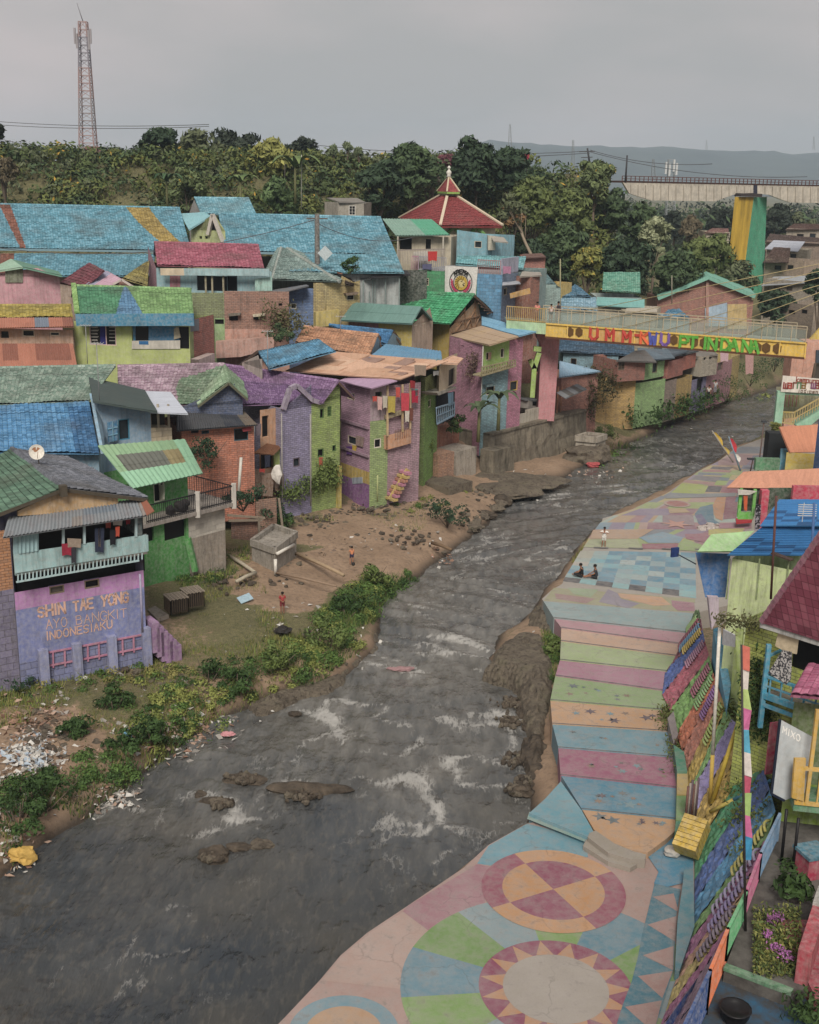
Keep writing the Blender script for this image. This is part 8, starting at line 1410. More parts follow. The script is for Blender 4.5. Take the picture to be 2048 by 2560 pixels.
cloth(None,'tarp',at((7,1190,900),y=133),at((7,1260,900),y=134),1195,820,1255,965,7,'b08a84',0,'pale pink tarp hanging on the far bank under the bridge','tarp',None);cloth(None,'garment',at((7,1000,900),y=124),at((7,1090,900),y=126),1015,805,1075,875,7,'c5a5ac',0,'pink and white cloth hanging under the footbridge','cloth',None)
# behind the footbridge
h=hs('house','salmon brick gable house with green edged roof behind the footbridge',[(560,620),(1235,620),(560,420)],(150,150),'9a6a5c',wins=[],mat=brick('a06a5a',.1),dep=8,zlow=5);a,b=at((7,560,620),y=150),at((7,1235,620),y=150);w_=onp((7,560,410),a,b).z;pk=onp((7,918,270),a,b);e1=onp((7,1260,392),a,b)
face(h,'gable',[(7,560,425),(7,918,270),(7,1240,385),(7,1240,640),(7,560,620)],a-perp(a,b,.05),b-perp(a,b,.05),brick('a06a5a',.1),.1);face(h,'blue_patch',[(7,905,620),(7,905,490),(7,1065,450),(7,1065,620)],a-perp(a,b,.2),b-perp(a,b,.2),paint('8fa9bd',.4),.1);face(h,'yellow_patch',[(7,1067,640),(7,1067,462),(7,1205,460),(7,1205,640)],a-perp(a,b,.2),b-perp(a,b,.2),paint('b59a5a',.4),.1);face(h,'pilaster',[(7,912,620),(7,912,280),(7,932,280),(7,932,620)],a-perp(a,b,.3),b-perp(a,b,.3),paint('a5786a'),.2)
GE=[sheet('6fa594',.15)];q_=Vector((1.9,9,0));lo_=onp((7,552,405),a,b);
f_=-perp(a,b,.8);mb=MB();slab(mb,lo_+f_,lo_+q_,pk+q_+Vector((0,0,.3)),pk+f_+Vector((0,0,.3)),'flat',0,.45);mb.build('roof',GE,h);mb=MB();slab(mb,e1+q_,e1+f_,pk+f_+Vector((0,0,.3)),pk+q_+Vector((0,0,.3)),'flat',0,.45);mb.build('roof',GE,h)
hs('house','small house with grey to green tiled roof below the wooded slope',[(120,480),(445,480),(440,415)],(136,136),'9fb0b0',[(165,365),(442,380),(438,232),(175,232)],dep=5,rh=tile('5f9a86',.4,'a0a898',.3),kind='tile',zlow=6);hs('house','cream walled house with teal sheet roof behind the footbridge',[(130,560),(560,560),(440,490)],(131,129),'b5aa96',[(120,470),(470,490),(470,425),(130,410)],dep=3,rh=sheet('6fa5a0',.2),zlow=6);hs('house','small low roof with white fascia by the salmon gable',[(330,560),(560,560),(500,520)],(126,126),'a59a80',[(330,520),(560,520),(555,485),(340,490)],dep=3,rh=sheet('a8a090',.2),zlow=6)
hs('house','low blue tiled roof below the salmon gable',[(610,600),(790,600),(780,560)],(122,122),'8aa0a5',[(590,560),(795,555),(720,495),(640,500)],dep=4,rh=tile('4f86a5',.3),kind='tile',zlow=6);hs('house','small gabled house with blue tiles left of the teal sheet roof',[(1160,430),(1370,430),(1240,400)],(126,126),'8fa5a5',[(1150,410),(1270,405),(1265,320),(1255,320)],dep=6,rh=tile('4f7f9a',.3),kind='tile',k=6,zlow=6);hs('house','low house with glittering pale blue tiles behind the bridge railing',[(1150,500),(1420,500),(1400,480)],(122,122),'8fa5a5',[(1140,500),(1415,505),(1410,415),(1150,410)],dep=5,rh=tile('7fa5b8',.6,'b5c5cc',.2),kind='tile',k=6,zlow=6)
h=T('gabled_eave','right slope of the small blue gabled roof left of the teal roof','roof',tuple(at((6,1320,380),y=126)));sl(h,'tiles',(at((6,1270,400),y=125.5),at((6,1375,405),y=125.5),at((6,1300,345),y=131),at((6,1258,318),y=131)),'tile',[tile('4f7f9a',.3)],tw=.34,th=.4)
h=hs('roof_tower','brown brick stair tower with ragged roof left of the bridge landing',[(930,520),(995,500),(990,262)],(109,110),'8f5a48',[(860,265),(1020,255),(1010,232),(880,225)],dep=3,rh=sheet('9a948a',.4),k=6,zlow=6,cat='tower');hs('house','yellow hut with grey green roof right of the brown stair tower',[(1000,345),(1115,345),(1110,320)],(125,124),'b59a46',[(985,320),(1125,318),(1060,250),(1020,235)],dep=4,rh=tile('6f949a',.3),kind='tile',k=6,zlow=6);hs('house','grey green walled hut behind the bridge landing',[(1000,470),(1150,470),(1140,345)],(119,119),'8aa5a0',dep=4,k=6,zlow=6);hs('house','terracotta block at the edge of the wood right of the pale blue tiles',[(880,220),(1042,205),(1035,125)],(124,124),'a5685a',[(870,130),(1050,122),(1020,95),(880,100)],dep=4,rh=sheet('6a5048',.5),k=6,zlow=8)
face(None,'orange_board',[(6,790,385),(6,935,345),(6,940,385),(6,795,420)],at((6,790,400),y=106),at((6,940,380),y=106.5),paint('b58a3f',.5),.1);tag([o for o in SC.objects if o.name.startswith('orange_board')][-1],'tilted ochre board sign left of the bridge landing','board')
# houses on the far right bank
for a_ in[('gabled brown roofed house below the railway pier',[(1425,955),(1640,950),(1630,870)],(205,200),'9a8570',[(1420,880),(1560,880),(1570,800),(1480,795)],tile('5f463e',.2)),('house with white metal roof by the railway pier',[(1440,830),(1660,835),(1640,810)],(225,222),'a59a86',[(1430,805),(1610,820),(1650,765),(1480,757)],sheet('a0a5b0',.1)),('whitewashed ruin house with porch below the gabled brown roof',[(1420,1090),(1690,1100),(1680,985)],(178,172),'9a9080',[(1410,1005),(1700,985),(1650,950),(1480,955)],sheet('9aa0a5',.3)),('wide brown roofed house far right',[(1440,790),(1760,800),(1750,770)],(245,240),'8f7a6a',[(1430,770),(1770,782),(1720,745),(1460,722)],tile('55423c',.2)),('cream house with red roof at the far right edge',[(1545,745),(1760,750),(1750,700)],(262,258),'a89c88',[(1540,702),(1770,700),(1720,670),(1590,668)],tile('5f443c',.2)),('cream house with pink roof left of the railway pier',[(1112,768),(1240,765),(1235,715)],(236,236),'b0a58f',[(1105,718),(1240,722),(1235,695),(1150,692)],tile('85605a',.2)),('tumbledown hut under the whitewashed ruin',[(1500,1240),(1690,1200),(1680,1110)],(165,160),'8a7a68',None,None)]:
 hs('house',a_[0],a_[1],a_[2],a_[3],a_[4],dep=7,rh=a_[5]or plain('777777'),kind='tile' if a_[5]and 'tile' in a_[5].name else 'flat',k=3,zlow=2,wins=[(a_[1][0][0]+60,a_[1][2][1]+22,a_[1][0][0]+95,a_[1][2][1]+50),(a_[1][0][0]+130,a_[1][2][1]+20,a_[1][0][0]+160,a_[1][2][1]+48)])
# ---- railway bridge
rA,rB=at((3,665,430),y=190),at((3,1725,452),y=206);rz=(rA.z+rB.z)/2;rA.z=rB.z=rz;rd=(rB-rA).normalized();rp=lambda x,y,o_=0.0:onp((3,x,y),rA+perp(rA,rB,o_),rB+perp(rA,rB,o_));br=T('railway_bridge','cream steel girder railway bridge with rusty walkway over the wooded bank','railway bridge',tuple(rA));CR_=paint('b5ad9e',.4)
for pts in([(665,446),(1370,460),(1370,503),(1285,505),(1240,520),(1165,547),(820,543),(770,528),(700,505)],[(1392,461),(1900,470),(1900,560),(1570,554),(1520,538),(1455,512),(1392,507)]):
 mb=MB();mb.extr([rp(*p)for p in pts],perp(rA,rB,.4));mb.extr([rp(*p,4.0)for p in pts],perp(rA,rB,.4));mb.build('girder',CR_,br)
 mb=MB();x0,x1=pts[0][0],pts[1][0];n=int((x1-x0)/41)
 for i in range(1,n):x=x0+i*41;yb=np.interp(x,[p[0]for p in pts[:1:-1]],[p[1]for p in pts[:1:-1]]);mb.beam(rp(x,458+(x-665)*.012,-.05),rp(x,yb,-.05),.16,.1)
 mb.build('stiffeners',paint('a0988a',.3),br)
mb=MB();a,b=rp(660,440,-.25),rp(1950,465,-.25);mb.beam(V2(a,rz-.35)+perp(rA,rB,3),V2(b,rz-.35)+perp(rA,rB,3),4.6,.3);mb.build('deck',plain('4a3530',.9),br);mb=MB();mb.beam(V2(a,rz+.5),V2(b,rz+.5),.1);mb.beam(V2(a,rz+.1),V2(b,rz+.1),.08);n=60
for i in range(n+1):P=a.lerp(b,i/n);mb.beam(V2(P,rz-.3),V2(P,rz+.5),.12)
mb.build('walkway_railing',plain('5a3a34',.9),br);mb=MB();mb.extr([rp(1370,460),rp(1392,461),rp(1390,520),rp(1368,518)],perp(rA,rB,4.4));mb.build('bearing',plain('2f3040'),br)
pc=rp(1372,525,-.8);pier_=T('railway_pier','tall tapered railway pier painted yellow and green','pier',(pc.x,pc.y,2));pl_=rp(1270,525,-.8);pr_=at((3,1443,528),y=pc.y+5.5);zb=2.5;k_=.0
bc,bl_,brr=at((3,1312,980),y=pc.y-.9),at((3,1228,940),y=pl_.y-.3),None;dz=(pc.z-bc.z);ext=(pc.z-zb)/dz;bc2=pc+(bc-pc)*ext;bl2=pl_+(bl_-pl_)*((pl_.z-zb)/(pl_.z-bl_.z));br0=at((3,1420,1090),y=pr_.y+.9);br2=pr_+(br0-pr_)*((pr_.z-zb)/(pr_.z-br0 .z));pl_.z=pr_.z=pc.z
t=NT('pier_paint_yellow');o=t.coord();n1=t.noise(t.coord('Object',(1,1,.12)),.9,6,.7);t.col(t.mix(t.ramp(n1,.4,.75),lin('bd9a1f'),lin('6a5a20')));YEL=t.m
mb=MB();mb.quad(bl2,bc2,pc,pl_);mb.build('yellow_face',YEL,pier_);mb=MB();mb.quad(bc2,br2,pr_,pc);mb.build('green_face',paint('149a72',.12),pier_);bk_=pl_+(pr_-pc);mb=MB();mb.quad(pl_,pc,pr_,bk_);mb.quad(bl2,pl_,bk_,bl2+(br2-bc2));mb.build('cap',paint('8a7a50'),pier_);mb=MB();mb.beam(rp(1285,512,-.6),rp(1400,515,-.6),1.6,.5);mb.build('bearing_beam',plain('3a3434'),pier_)
# ---- hills and far plain
xs=np.linspace(-2600,3400,220);hb=MB();rows=[]
for j,(yy,hh)in enumerate([(2500,0),(2750,.35),(3000,.75),(3300,1.0),(3900,.9)]):
 top=24+(100+9*(fbm(xs,xs*0+5,900,41)-.5)*2+10*(fbm(xs,xs*0+9,140,44)-.5))*np.clip((xs+130)/330,.1,1);rows.append(np.stack([xs,np.full_like(xs,yy)+60*fbm(xs,xs*0+j,300,50+j),8+(top-8)*hh+(fbm(xs,xs*0+j,60,60+j)-.5)*14*hh],1))
hv=np.concatenate(rows);n=len(xs);hb.add(hv.tolist(),[(j*n+i,j*n+i+1,(j+1)*n+i+1,(j+1)*n+i)for j in range(4)for i in range(n-1)],smooth=True)
t=NT('far_hills');o=t.coord();n1,n2=t.noise(o,.006,8,.7),t.noise(o,.03,6,.7);t.col(t.mix(t.ramp(n1,.35,.65),t.mix(t.ramp(n2,.35,.7),lin('26333a'),lin('3a4a4c')),lin('4a5654')));struct(hb,'hills',t.m)
# ================================================================ vegetation
def leaves(mb,P,N,S,mi=0,asp=1.5,rng=RNG):
 n=len(P);N=N+rng.normal(0,.45,(n,3));N/=np.linalg.norm(N,axis=1)[:,None]+1e-9
 x=np.cross(N,rng.normal(0,1,(n,3)));x/=np.linalg.norm(x,axis=1)[:,None]+1e-9;y=np.cross(N,x);S=np.broadcast_to(S,(n,))[:,None]
 V=np.stack([P-x*S*asp,P-y*S*.62,P+x*S*asp,P+y*S*.62],1).reshape(-1,3);b=mb.n;mb.v.extend(map(tuple,V.tolist()));mb.n+=4*n
 F=(np.arange(4*n).reshape(-1,4)+b).tolist();mb.f.extend(map(tuple,F));mb.mi.extend([mi]*n if isinstance(mi,int)else list(mi));mb.sm.extend([False]*n);mb.uv.extend([None]*n)
def rdir(n,up=.0,rng=RNG):d=rng.normal(0,1,(n,3));d[:,2]=d[:,2]+up;return d/(np.linalg.norm(d,axis=1)[:,None]+1e-9)
def crown(mb,c,rx,rz,ncl,npl,ls,rng=RNG,droop=0,hollow=.55,mi=0):
 c=np.array(c);D=rdir(ncl,.25,rng);C=c+D*np.array([rx,rx,rz])*rng.uniform(hollow,1,(ncl,1));cr=rng.uniform(.22,.42,ncl)*min(rx,rz*1.2)
 for k in range(ncl):
  d=rdir(npl,.35,rng);r=cr[k]*rng.uniform(.55,1.1,(npl,1));P=C[k]+d*r*np.array([1.15,1.15,.8]);P[:,2]-=droop*rng.uniform(0,1,npl)*cr[k];leaves(mb,P,d,rng.uniform(.7,1.3,npl)*ls,mi,rng=rng)
 return C
BARK=plain('5f5246',.95)
def tree(label,u,vt,vb,wd,y,lf,n=(26,70),ls=.3,name='tree',group=None,flat=1.0,droop=0,hollow=.5,trunk=.16,bark=None,lean=0.0):
 b=at((u,vb),y=y);top=onp((u,vt),b,b+Vector((1,0,0)));R=(at((u+wd/2,(vt+vb)/2),y=y)-at((u-wd/2,(vt+vb)/2),y=y)).length/2*.8;gz=float(gheight(np.array([[b.x]]),np.array([[b.y]]))[0,0]);b.z=min(b.z,gz)-.3
 H=top.z-b.z;rz=min(H*.42,R*flat*1.1);c=Vector((b.x+lean,b.y,top.z-rz*1.12));o=T(name,label,'tree',tuple(b),group);rr=np.random.default_rng(int(u*7+vt));mb=MB();C=crown(mb,c,R,rz,n[0],n[1],ls,rr,droop,hollow);mb.build('crown',lf,o)
 t_=MB();fork=b.lerp(c,.55);t_.tube([b,b.lerp(fork,.5)+Vector((.1,0,0)),fork],[trunk*1.6,trunk*1.2,trunk],7)
 for k in range(0,min(len(C),7)):e=Vector(C[k]);t_.tube([fork,fork.lerp(e,.5)+Vector((0,0,.2)),e],[trunk*.7,trunk*.45,trunk*.15],5,cap=False)
 t_.build('trunk',bark or BARK,o);return o
D1=leaf('26352a','40543a');D2=leaf('314230','526640');D3=leaf('404f2c','6c7840');D4=leaf('656e36','9a984c');D5=leaf('434c32','687050');D6=leaf('232c26','3a4436');D7=leaf('5a5040','746a50');D8=leaf('46543a','72804e','a58c30',.03);PALE=leaf('6f7a52','a0a580');PINKF=leaf('5a3a40','9a5a68')
for a in[('dark round tree left of the tall skyline grove',335,272,345,104,158,D1,(34,80),.3),('grey green wide crowned tree in the skyline grove',418,268,348,130,172,D5,(36,80),.32),('darkest broad tree on the skyline grove',500,262,345,140,186,D6,(40,80),.36),('dark rounded tree at the right end of the skyline grove',638,287,350,88,190,D6,(30,70),.36),('bright yellow green tree before the skyline grove',572,294,380,116,156,D4,(34,80),.28),('small bushy dark tree under the skyline grove',495,308,352,60,160,D2,(20,60),.25),('big dark leafy tree left of the mosque roof',862,302,470,130,150,D2,(50,90),.3),('dark shrubby tree behind the beige hill hut',800,335,480,110,148,D1,(40,80),.28),('tallest dark tree behind the mosque finial',1000,289,475,118,158,D1,(52,90),.32),('broad dark tree right of the tallest tree',1066,304,460,96,160,D1,(44,90),.32),('dark tree between the mosque finial and the leftmost big tree',925,345,470,80,158,D2,(34,80),.3),('olive brown tree right of the mosque roof',1120,372,520,120,150,D3,(48,90),.28),('tall feathery tree with light top above the wooded slope',1245,332,520,96,165,D8,(40,80),.28),('rounded green tree left of the railway girder end',1190,400,560,120,158,D3,(46,90),.28),('dense green tree below the railway girder end',1275,398,560,96,168,D2,(46,90),.3),('mid green tree on the lower wooded slope',1180,470,600,130,146,D2,(46,90),.27),('yellow flowered bush tree on the wooded slope',1235,520,610,70,143,leaf('5c6630','8a8840','a8943a',.1),(26,80),.24),('dark tree low on the wooded slope behind the teal roof',1310,500,630,130,145,D1,(46,90),.28),('pale cauliflower shaped tree on the wooded slope',1378,450,530,84,165,PALE,(30,90),.22),('brownish tree before the yellow railway pier',1480,482,640,130,160,D3,(46,90),.27),('green tree between the pale tree and the railway pier',1420,520,650,120,152,D2,(44,90),.27),('loose bush spreading over the foot of the railway pier',1540,545,660,100,160,D5,(36,90),.25),('dark bushy tree left of the lower wooded slope',1130,500,610,100,141,D1,(36,90),.27),('dark shrub beside the green face of the railway pier',1625,600,720,90,165,D1,(30,80),.27),('dark trees at the right edge above the far river',1720,560,720,80,150,D1,(30,80),.27),('olive tree under the railway girder right of the pier',1680,450,490,100,270,D5,(30,70),.4),('russet tinged tree under the girder left of the pier',1455,455,510,60,240,D7,(24,60),.4),('dark tree under the middle of the railway girder',1420,440,490,80,260,D6,(30,70),.4),('dark tree just left of the railway pier under the girder',1520,435,500,90,270,D6,(30,70),.4),('dark tree just right of the railway pier',1635,430,490,80,270,D6,(30,70),.4),('dark small tree at the top left picture edge',0,258,335,38,150,D6,(20,60),.25),('reddish brown bush at the left picture edge',10,330,400,60,138,D7,(24,70),.25),('pink flowering tree between the dark crowns',938,318,370,44,166,PINKF,(16,60),.28),('russet bush at the right hand end of the mosque roof',1075,425,500,60,146,leaf('6a4f36','8f7048'),(22,70),.24),('rounded light green tree above the pale hill hut',590,375,470,90,142,leaf('3f5a34','6a8050'),(32,90),.24),('bare grey branched tree with sparse leaves above the long roof',395,345,440,110,143,D8,(26,60),.24),('bushy tree with sparse grey twigs before the mosque trees',905,350,440,60,152,leaf('5a544a','7a7262'),(16,50),.2),('leafy tree under the girder at the edge of the wooded slope',1345,428,520,90,172,D2,(36,80),.3),('olive crown behind the pink roofed mosque lantern',1110,350,430,70,170,D1,(30,80),.3)]:
 tree(*a[:7],n=a[7],ls=a[8],hollow=.45)
for lb,u,vt,vb in[('slender feathery tree on the skyline, leftmost of the three',703,304,350),('slender feathery tree on the skyline, middle of the three',732,300,352),('slender feathery tree on the skyline, rightmost of the three',757,308,355)]:tree(lb,u,vt,vb,24,160,leaf('5a6a4c','7f8a66'),(9,40),.24,hollow=.2,trunk=.07)
# leaning bare trunk on the slope
a,b=at((1130,560),y=134),at((1090,470),y=136);o=T('leaning_tree','tree with a pale bare leaning trunk right of the mosque','tree',tuple(a));mb=MB();mb.tube([a-Vector((0,0,3)),a,a.lerp(b,.5)+Vector((-.2,0,.2)),b],[.24,.2,.16,.1],7)
for k_ in range(6):mb.tube([a.lerp(b,.6+k_*.06),b+Vector((random.uniform(-2,1.5),random.uniform(-1,1),random.uniform(.5,2.5)))],[.07,.03],5)
mb.build('trunk',plain('8a7d6a',.95),o);mb=MB();crown(mb,b+Vector((-.3,0,1.5)),2.2,1.6,14,40,.2);mb.build('crown',D5,o)
# banana plants
def banana(label,u,vb,hh,y,lf):
 b=at((u,vb),y=y);o=T('banana_plant',label,'banana plant',tuple(b));mb=MB();mb.tube([b-Vector((0,0,1)),b+Vector((0,0,hh*.5))],[.16,.1],7);mb.build('stem',plain('6a6a44'),o);f=MB()
 for k_ in range(9):
  a=k_*2.4+random.uniform(-.3,.3);p=b+Vector((0,0,hh*.45));d=Vector((cos(a),sin(a),0));L=hh*random.uniform(.5,.75);n=6;vs=[]
  for i in range(n+1):q=i/n;c=p+d*L*q*.8+Vector((0,0,L*(1.1*q-1.0*q*q)));w_=.22*hh*.3*sin(pi*min(.98,q*.9+.08))+.02;s_=d.cross(Vector((0,0,1)))*w_;vs+=[c-s_-Vector((0,0,.04)),c+s_-Vector((0,0,.04))]
  f.add(vs,[(2*i,2*i+1,2*i+3,2*i+2)for i in range(n)])
 f.build('leaf_fan',lf,o);return o
BN=leaf('3f5a34','7a8a50')
banana('banana plant standing behind the small upper blue roof',507,425,4.5,132,BN);banana('banana plant left of the bare grey tree',352,420,4.2,134,leaf('2f4a30','4f6a44'));banana('tall banana plant behind the beige hill hut',622,410,6.5,137,BN)
for lb,u,v,zz in[('drooping banana like plant below the cream oriel house',1008,905,3.6),('leafy banana clump by the teal house corner',1050,880,4.2)]:banana(lb,u,v,3.4,92.5,leaf('35452f','5a6a4c'))
# hillside scrub: one mass
hb_=MB();rr=np.random.default_rng(77);cnt=0
lm=[leaf('36452a','5f6e3c','b0902f',.008),leaf('454f28','727a3c','b8922c',.035),D2,D5]
def scrub(x0,x1,y0,y1,N,rmin,rmax,npl,ls,test=None):
 n=0
 while n<N:
  X,Y=rr.uniform(x0,x1,400),rr.uniform(y0,y1,400);Hh=gheight(X[None],Y[None])[0]
  for x,y,h in zip(X,Y,Hh):
   if n>=N:break
   if test and not test(x,y,h):continue
   r=rr.uniform(rmin,rmax);d=rdir(npl,.6,rr);P=np.array([x,y,h+r*.3])+d*r*np.array([1,1,.85])*rr.uniform(.6,1.05,(npl,1));leaves(hb_,P,d,rr.uniform(.7,1.3,npl)*ls,int(rr.choice(4,p=[.38,.27,.22,.13])),rng=rr);n+=1
rail_d=lambda x,y:abs(float(sdist(RAIL,np.array([[x]]),np.array([[y]]))[0,0]))
scrub(-95,8,118,172,1650,.9,2.2,80,.21,lambda x,y,h:h>15.2 and 1.0<rail_d(x,y)<24 and y>121 and not(x>-2 and y<142))
scrub(-2,52,128,176,380,1.2,2.6,70,.26,lambda x,y,h:h>8.5 and rail_d(x,y)<34 and not(x<12 and y<141)and x<45)
scrub(-80,-38,122,136,60,.6,1.2,60,.2,lambda x,y,h:h>15.5)
tag(hb_.build('hillside_scrub',lm),'dense green and yellow flowered scrub covering the railway embankment','scrub',kind='stuff')
# far wood and skyline thicket
fw=MB();rr2=np.random.default_rng(5)
for k_ in range(560):
 if k_<450:x,y=rr2 .uniform(50,260),rr2 .uniform(262,560);x=x if x>y*.14 else x+70;r=rr2 .uniform(4,8);z=rr2 .uniform(6,13)
 else:x,y=rr2 .uniform(-130,-45),rr2 .uniform(200,260);r=rr2 .uniform(2,4);z=24.5
 d=rdir(60,.5,rr2);P=np.array([x,y,z])+d*r*rr2 .uniform(.6,1.05,(60,1));leaves(fw,P,d,rr2 .uniform(.5,.9,60)*(1 if k_<450 else.5),int(rr2 .integers(2)),rng=rr2)
tag(fw.build('far_wood',[D6,D2]),'dark wood spreading beneath and beyond the railway bridge','wood',kind='stuff')
# river bank growth: tufts and bushes
gb=MB();GR=[leaf('5a6a2e','8f9446'),leaf('3a5426','5f7c38'),leaf('6a6a36','9a9250'),leaf('2b4222','48642e')]
def grass_area(poly,N,h,wdt,mi,z=1.3,cl=.0):
 P=[pz(p,z)for p in poly];xs_,ys_=[p[0]for p in P],[p[1]for p in P];X=RNG.uniform(min(xs_),max(xs_),N*4);Y=RNG.uniform(min(ys_),max(ys_),N*4);ok=inpoly(P,X,Y);X,Y=X[ok][:N],Y[ok][:N]
 if cl>0:k=fbm(X,Y,2.2,91)>cl;X,Y=X[k],Y[k]
 Zh=gheight(X[None],Y[None])[0];n=len(X);a=RNG.uniform(0,2*pi,n);hh=h*RNG.uniform(.4,1.2,n);w_=wdt*RNG.uniform(.6,1.3,n);t_=RNG.normal(0,.4,(n,2))*hh[:,None]
 B0=np.stack([X-np.cos(a)*w_,Y-np.sin(a)*w_,Zh-.08],1);B1=np.stack([X+np.cos(a)*w_,Y+np.sin(a)*w_,Zh-.08],1);Tt=np.stack([X+t_[:,0],Y+t_[:,1],Zh+hh],1);V=np.stack([B0,B1,Tt],1).reshape(-1,3);b=gb.n
 gb.v.extend(map(tuple,V.tolist()));gb.n+=3*n;gb.f.extend([(b+3*i,b+3*i+1,b+3*i+2)for i in range(n)]);gb.mi.extend([int(x)for x in RNG.choice(mi,n)]);gb.sm.extend([False]*n);gb.uv.extend([None]*n)
EDGE=[(560,1440),(640,1380),(700,1340),(660,1310),(690,1270),(760,1215),(850,1185),(940,1160),(945,1175),(880,1205),(800,1240),(790,1280),(740,1320),(760,1340),(700,1380),(600,1445)]
SLOPE=[(-80,1490),(60,1440),(320,1390),(480,1360),(640,1330),(650,1380),(560,1440),(470,1510),(330,1570),(150,1520),(-80,1560)]
grass_area(SLOPE,16000,.22,.025,[0,0,1,2],cl=.40);grass_area([(380,1250),(520,1190),(620,1340),(480,1370),(330,1380),(360,1300)],4500,.16,.022,[0,2,2,1],cl=.46);grass_area(EDGE,9000,.42,.03,[0,1,1,3]);grass_area([(-60,1690),(150,1640),(250,1560),(330,1580),(280,1640),(140,1750),(0,1830),(-60,1840)],6000,.3,.03,[1,3,3,0],cl=.48);grass_area([(330,1230),(520,1170),(540,1200),(400,1280)],2500,.3,.03,[1,3,0]);grass_area([(1140,1310),(1180,1320),(1185,1420),(1160,1410)],1500,.35,.03,[0,1]);grass_area([(1205,1160),(1235,1120),(1260,1105),(1230,1170)],800,.35,.03,[0,2]);grass_area([(1240,930),(1330,900),(1640,790),(1650,830),(1500,890),(1290,955)],9000,.6,.05,[0,1,2,3],z=1.6,cl=.36);grass_area([(610,1110),(820,1090),(900,1060),(900,1110),(700,1140)],1500,.25,.03,[1,0,2],cl=.5)
def clumps(poly,N,r0,r1,npl,ls,mi,z=1.2):
 P=[pz(p,z)for p in poly];xs_,ys_=[p[0]for p in P],[p[1]for p in P];k=0
 while k<N:
  x,y=random.uniform(min(xs_),max(xs_)),random.uniform(min(ys_),max(ys_))
  if not inpoly(P,np.array([x]),np.array([y]))[0]:continue
  r=random.uniform(r0,r1);h_=float(gheight(np.array([[x]]),np.array([[y]]))[0,0]);d=rdir(npl,.7);Q=np.array([x,y,h_+r*.15])+d*r*np.array([1,1,.7])*RNG.uniform(.5,1.05,(npl,1));leaves(gb,Q,d,RNG.uniform(.7,1.3,npl)*ls,int(RNG.choice(mi)));k+=1
clumps(EDGE,80,.3,.7,150,.055,[1,3,1,0]);clumps([(330,1570),(480,1500),(640,1410),(700,1350),(600,1360),(420,1420),(250,1500)],130,.25,.6,140,.05,[1,3,0,0]);clumps([(-60,1480),(250,1470),(420,1420),(300,1400),(60,1440)],44,.25,.5,110,.045,[0,1,2]);clumps([(-60,1720),(150,1650),(300,1580),(240,1560),(60,1640),(-60,1670)],46,.3,.6,130,.05,[1,3]);clumps([(320,1240),(530,1180),(540,1200),(420,1270)],22,.25,.5,110,.05,[1,3,0]);clumps([(1245,925),(1330,895),(1640,785),(1650,820),(1500,880),(1290,950)],110,.6,1.4,130,.11,[1,3,0,1],2.2);clumps([(800,1085),(900,1050),(990,1000),(1010,1020),(900,1090)],14,.25,.5,90,.05,[1,0]);clumps([(1140,1320),(1180,1330),(1182,1420),(1160,1420)],12,.25,.5,110,.05,[1,3])
tag(gb.build('bank_grass',GR),'grass and weeds growing along the river banks','grass',kind='stuff')
def bush(label,p,z,r,lf,n=(12,70),ls=.07,name='bush',flat=.75,group=None):c=at(p,z=z);o=T(name,label,'bush',tuple(c),group);mb=MB();crown(mb,c+Vector((0,0,r*.45)),r,r*flat,n[0],n[1],ls,hollow=.3);mb.build('foliage',lf,o);s_=MB();[s_.tube([c-Vector((0,0,.2)),c+Vector((random.gauss(0,r*.4),random.gauss(0,r*.4),r*.8))],[.04,.015],5)for _ in range(5)];s_.build('stems',BARK,o);return o
B1_,B2_,B3_=leaf('25391f','45602e'),leaf('3f5427','6f7f3f'),leaf('1f3320','38523a')
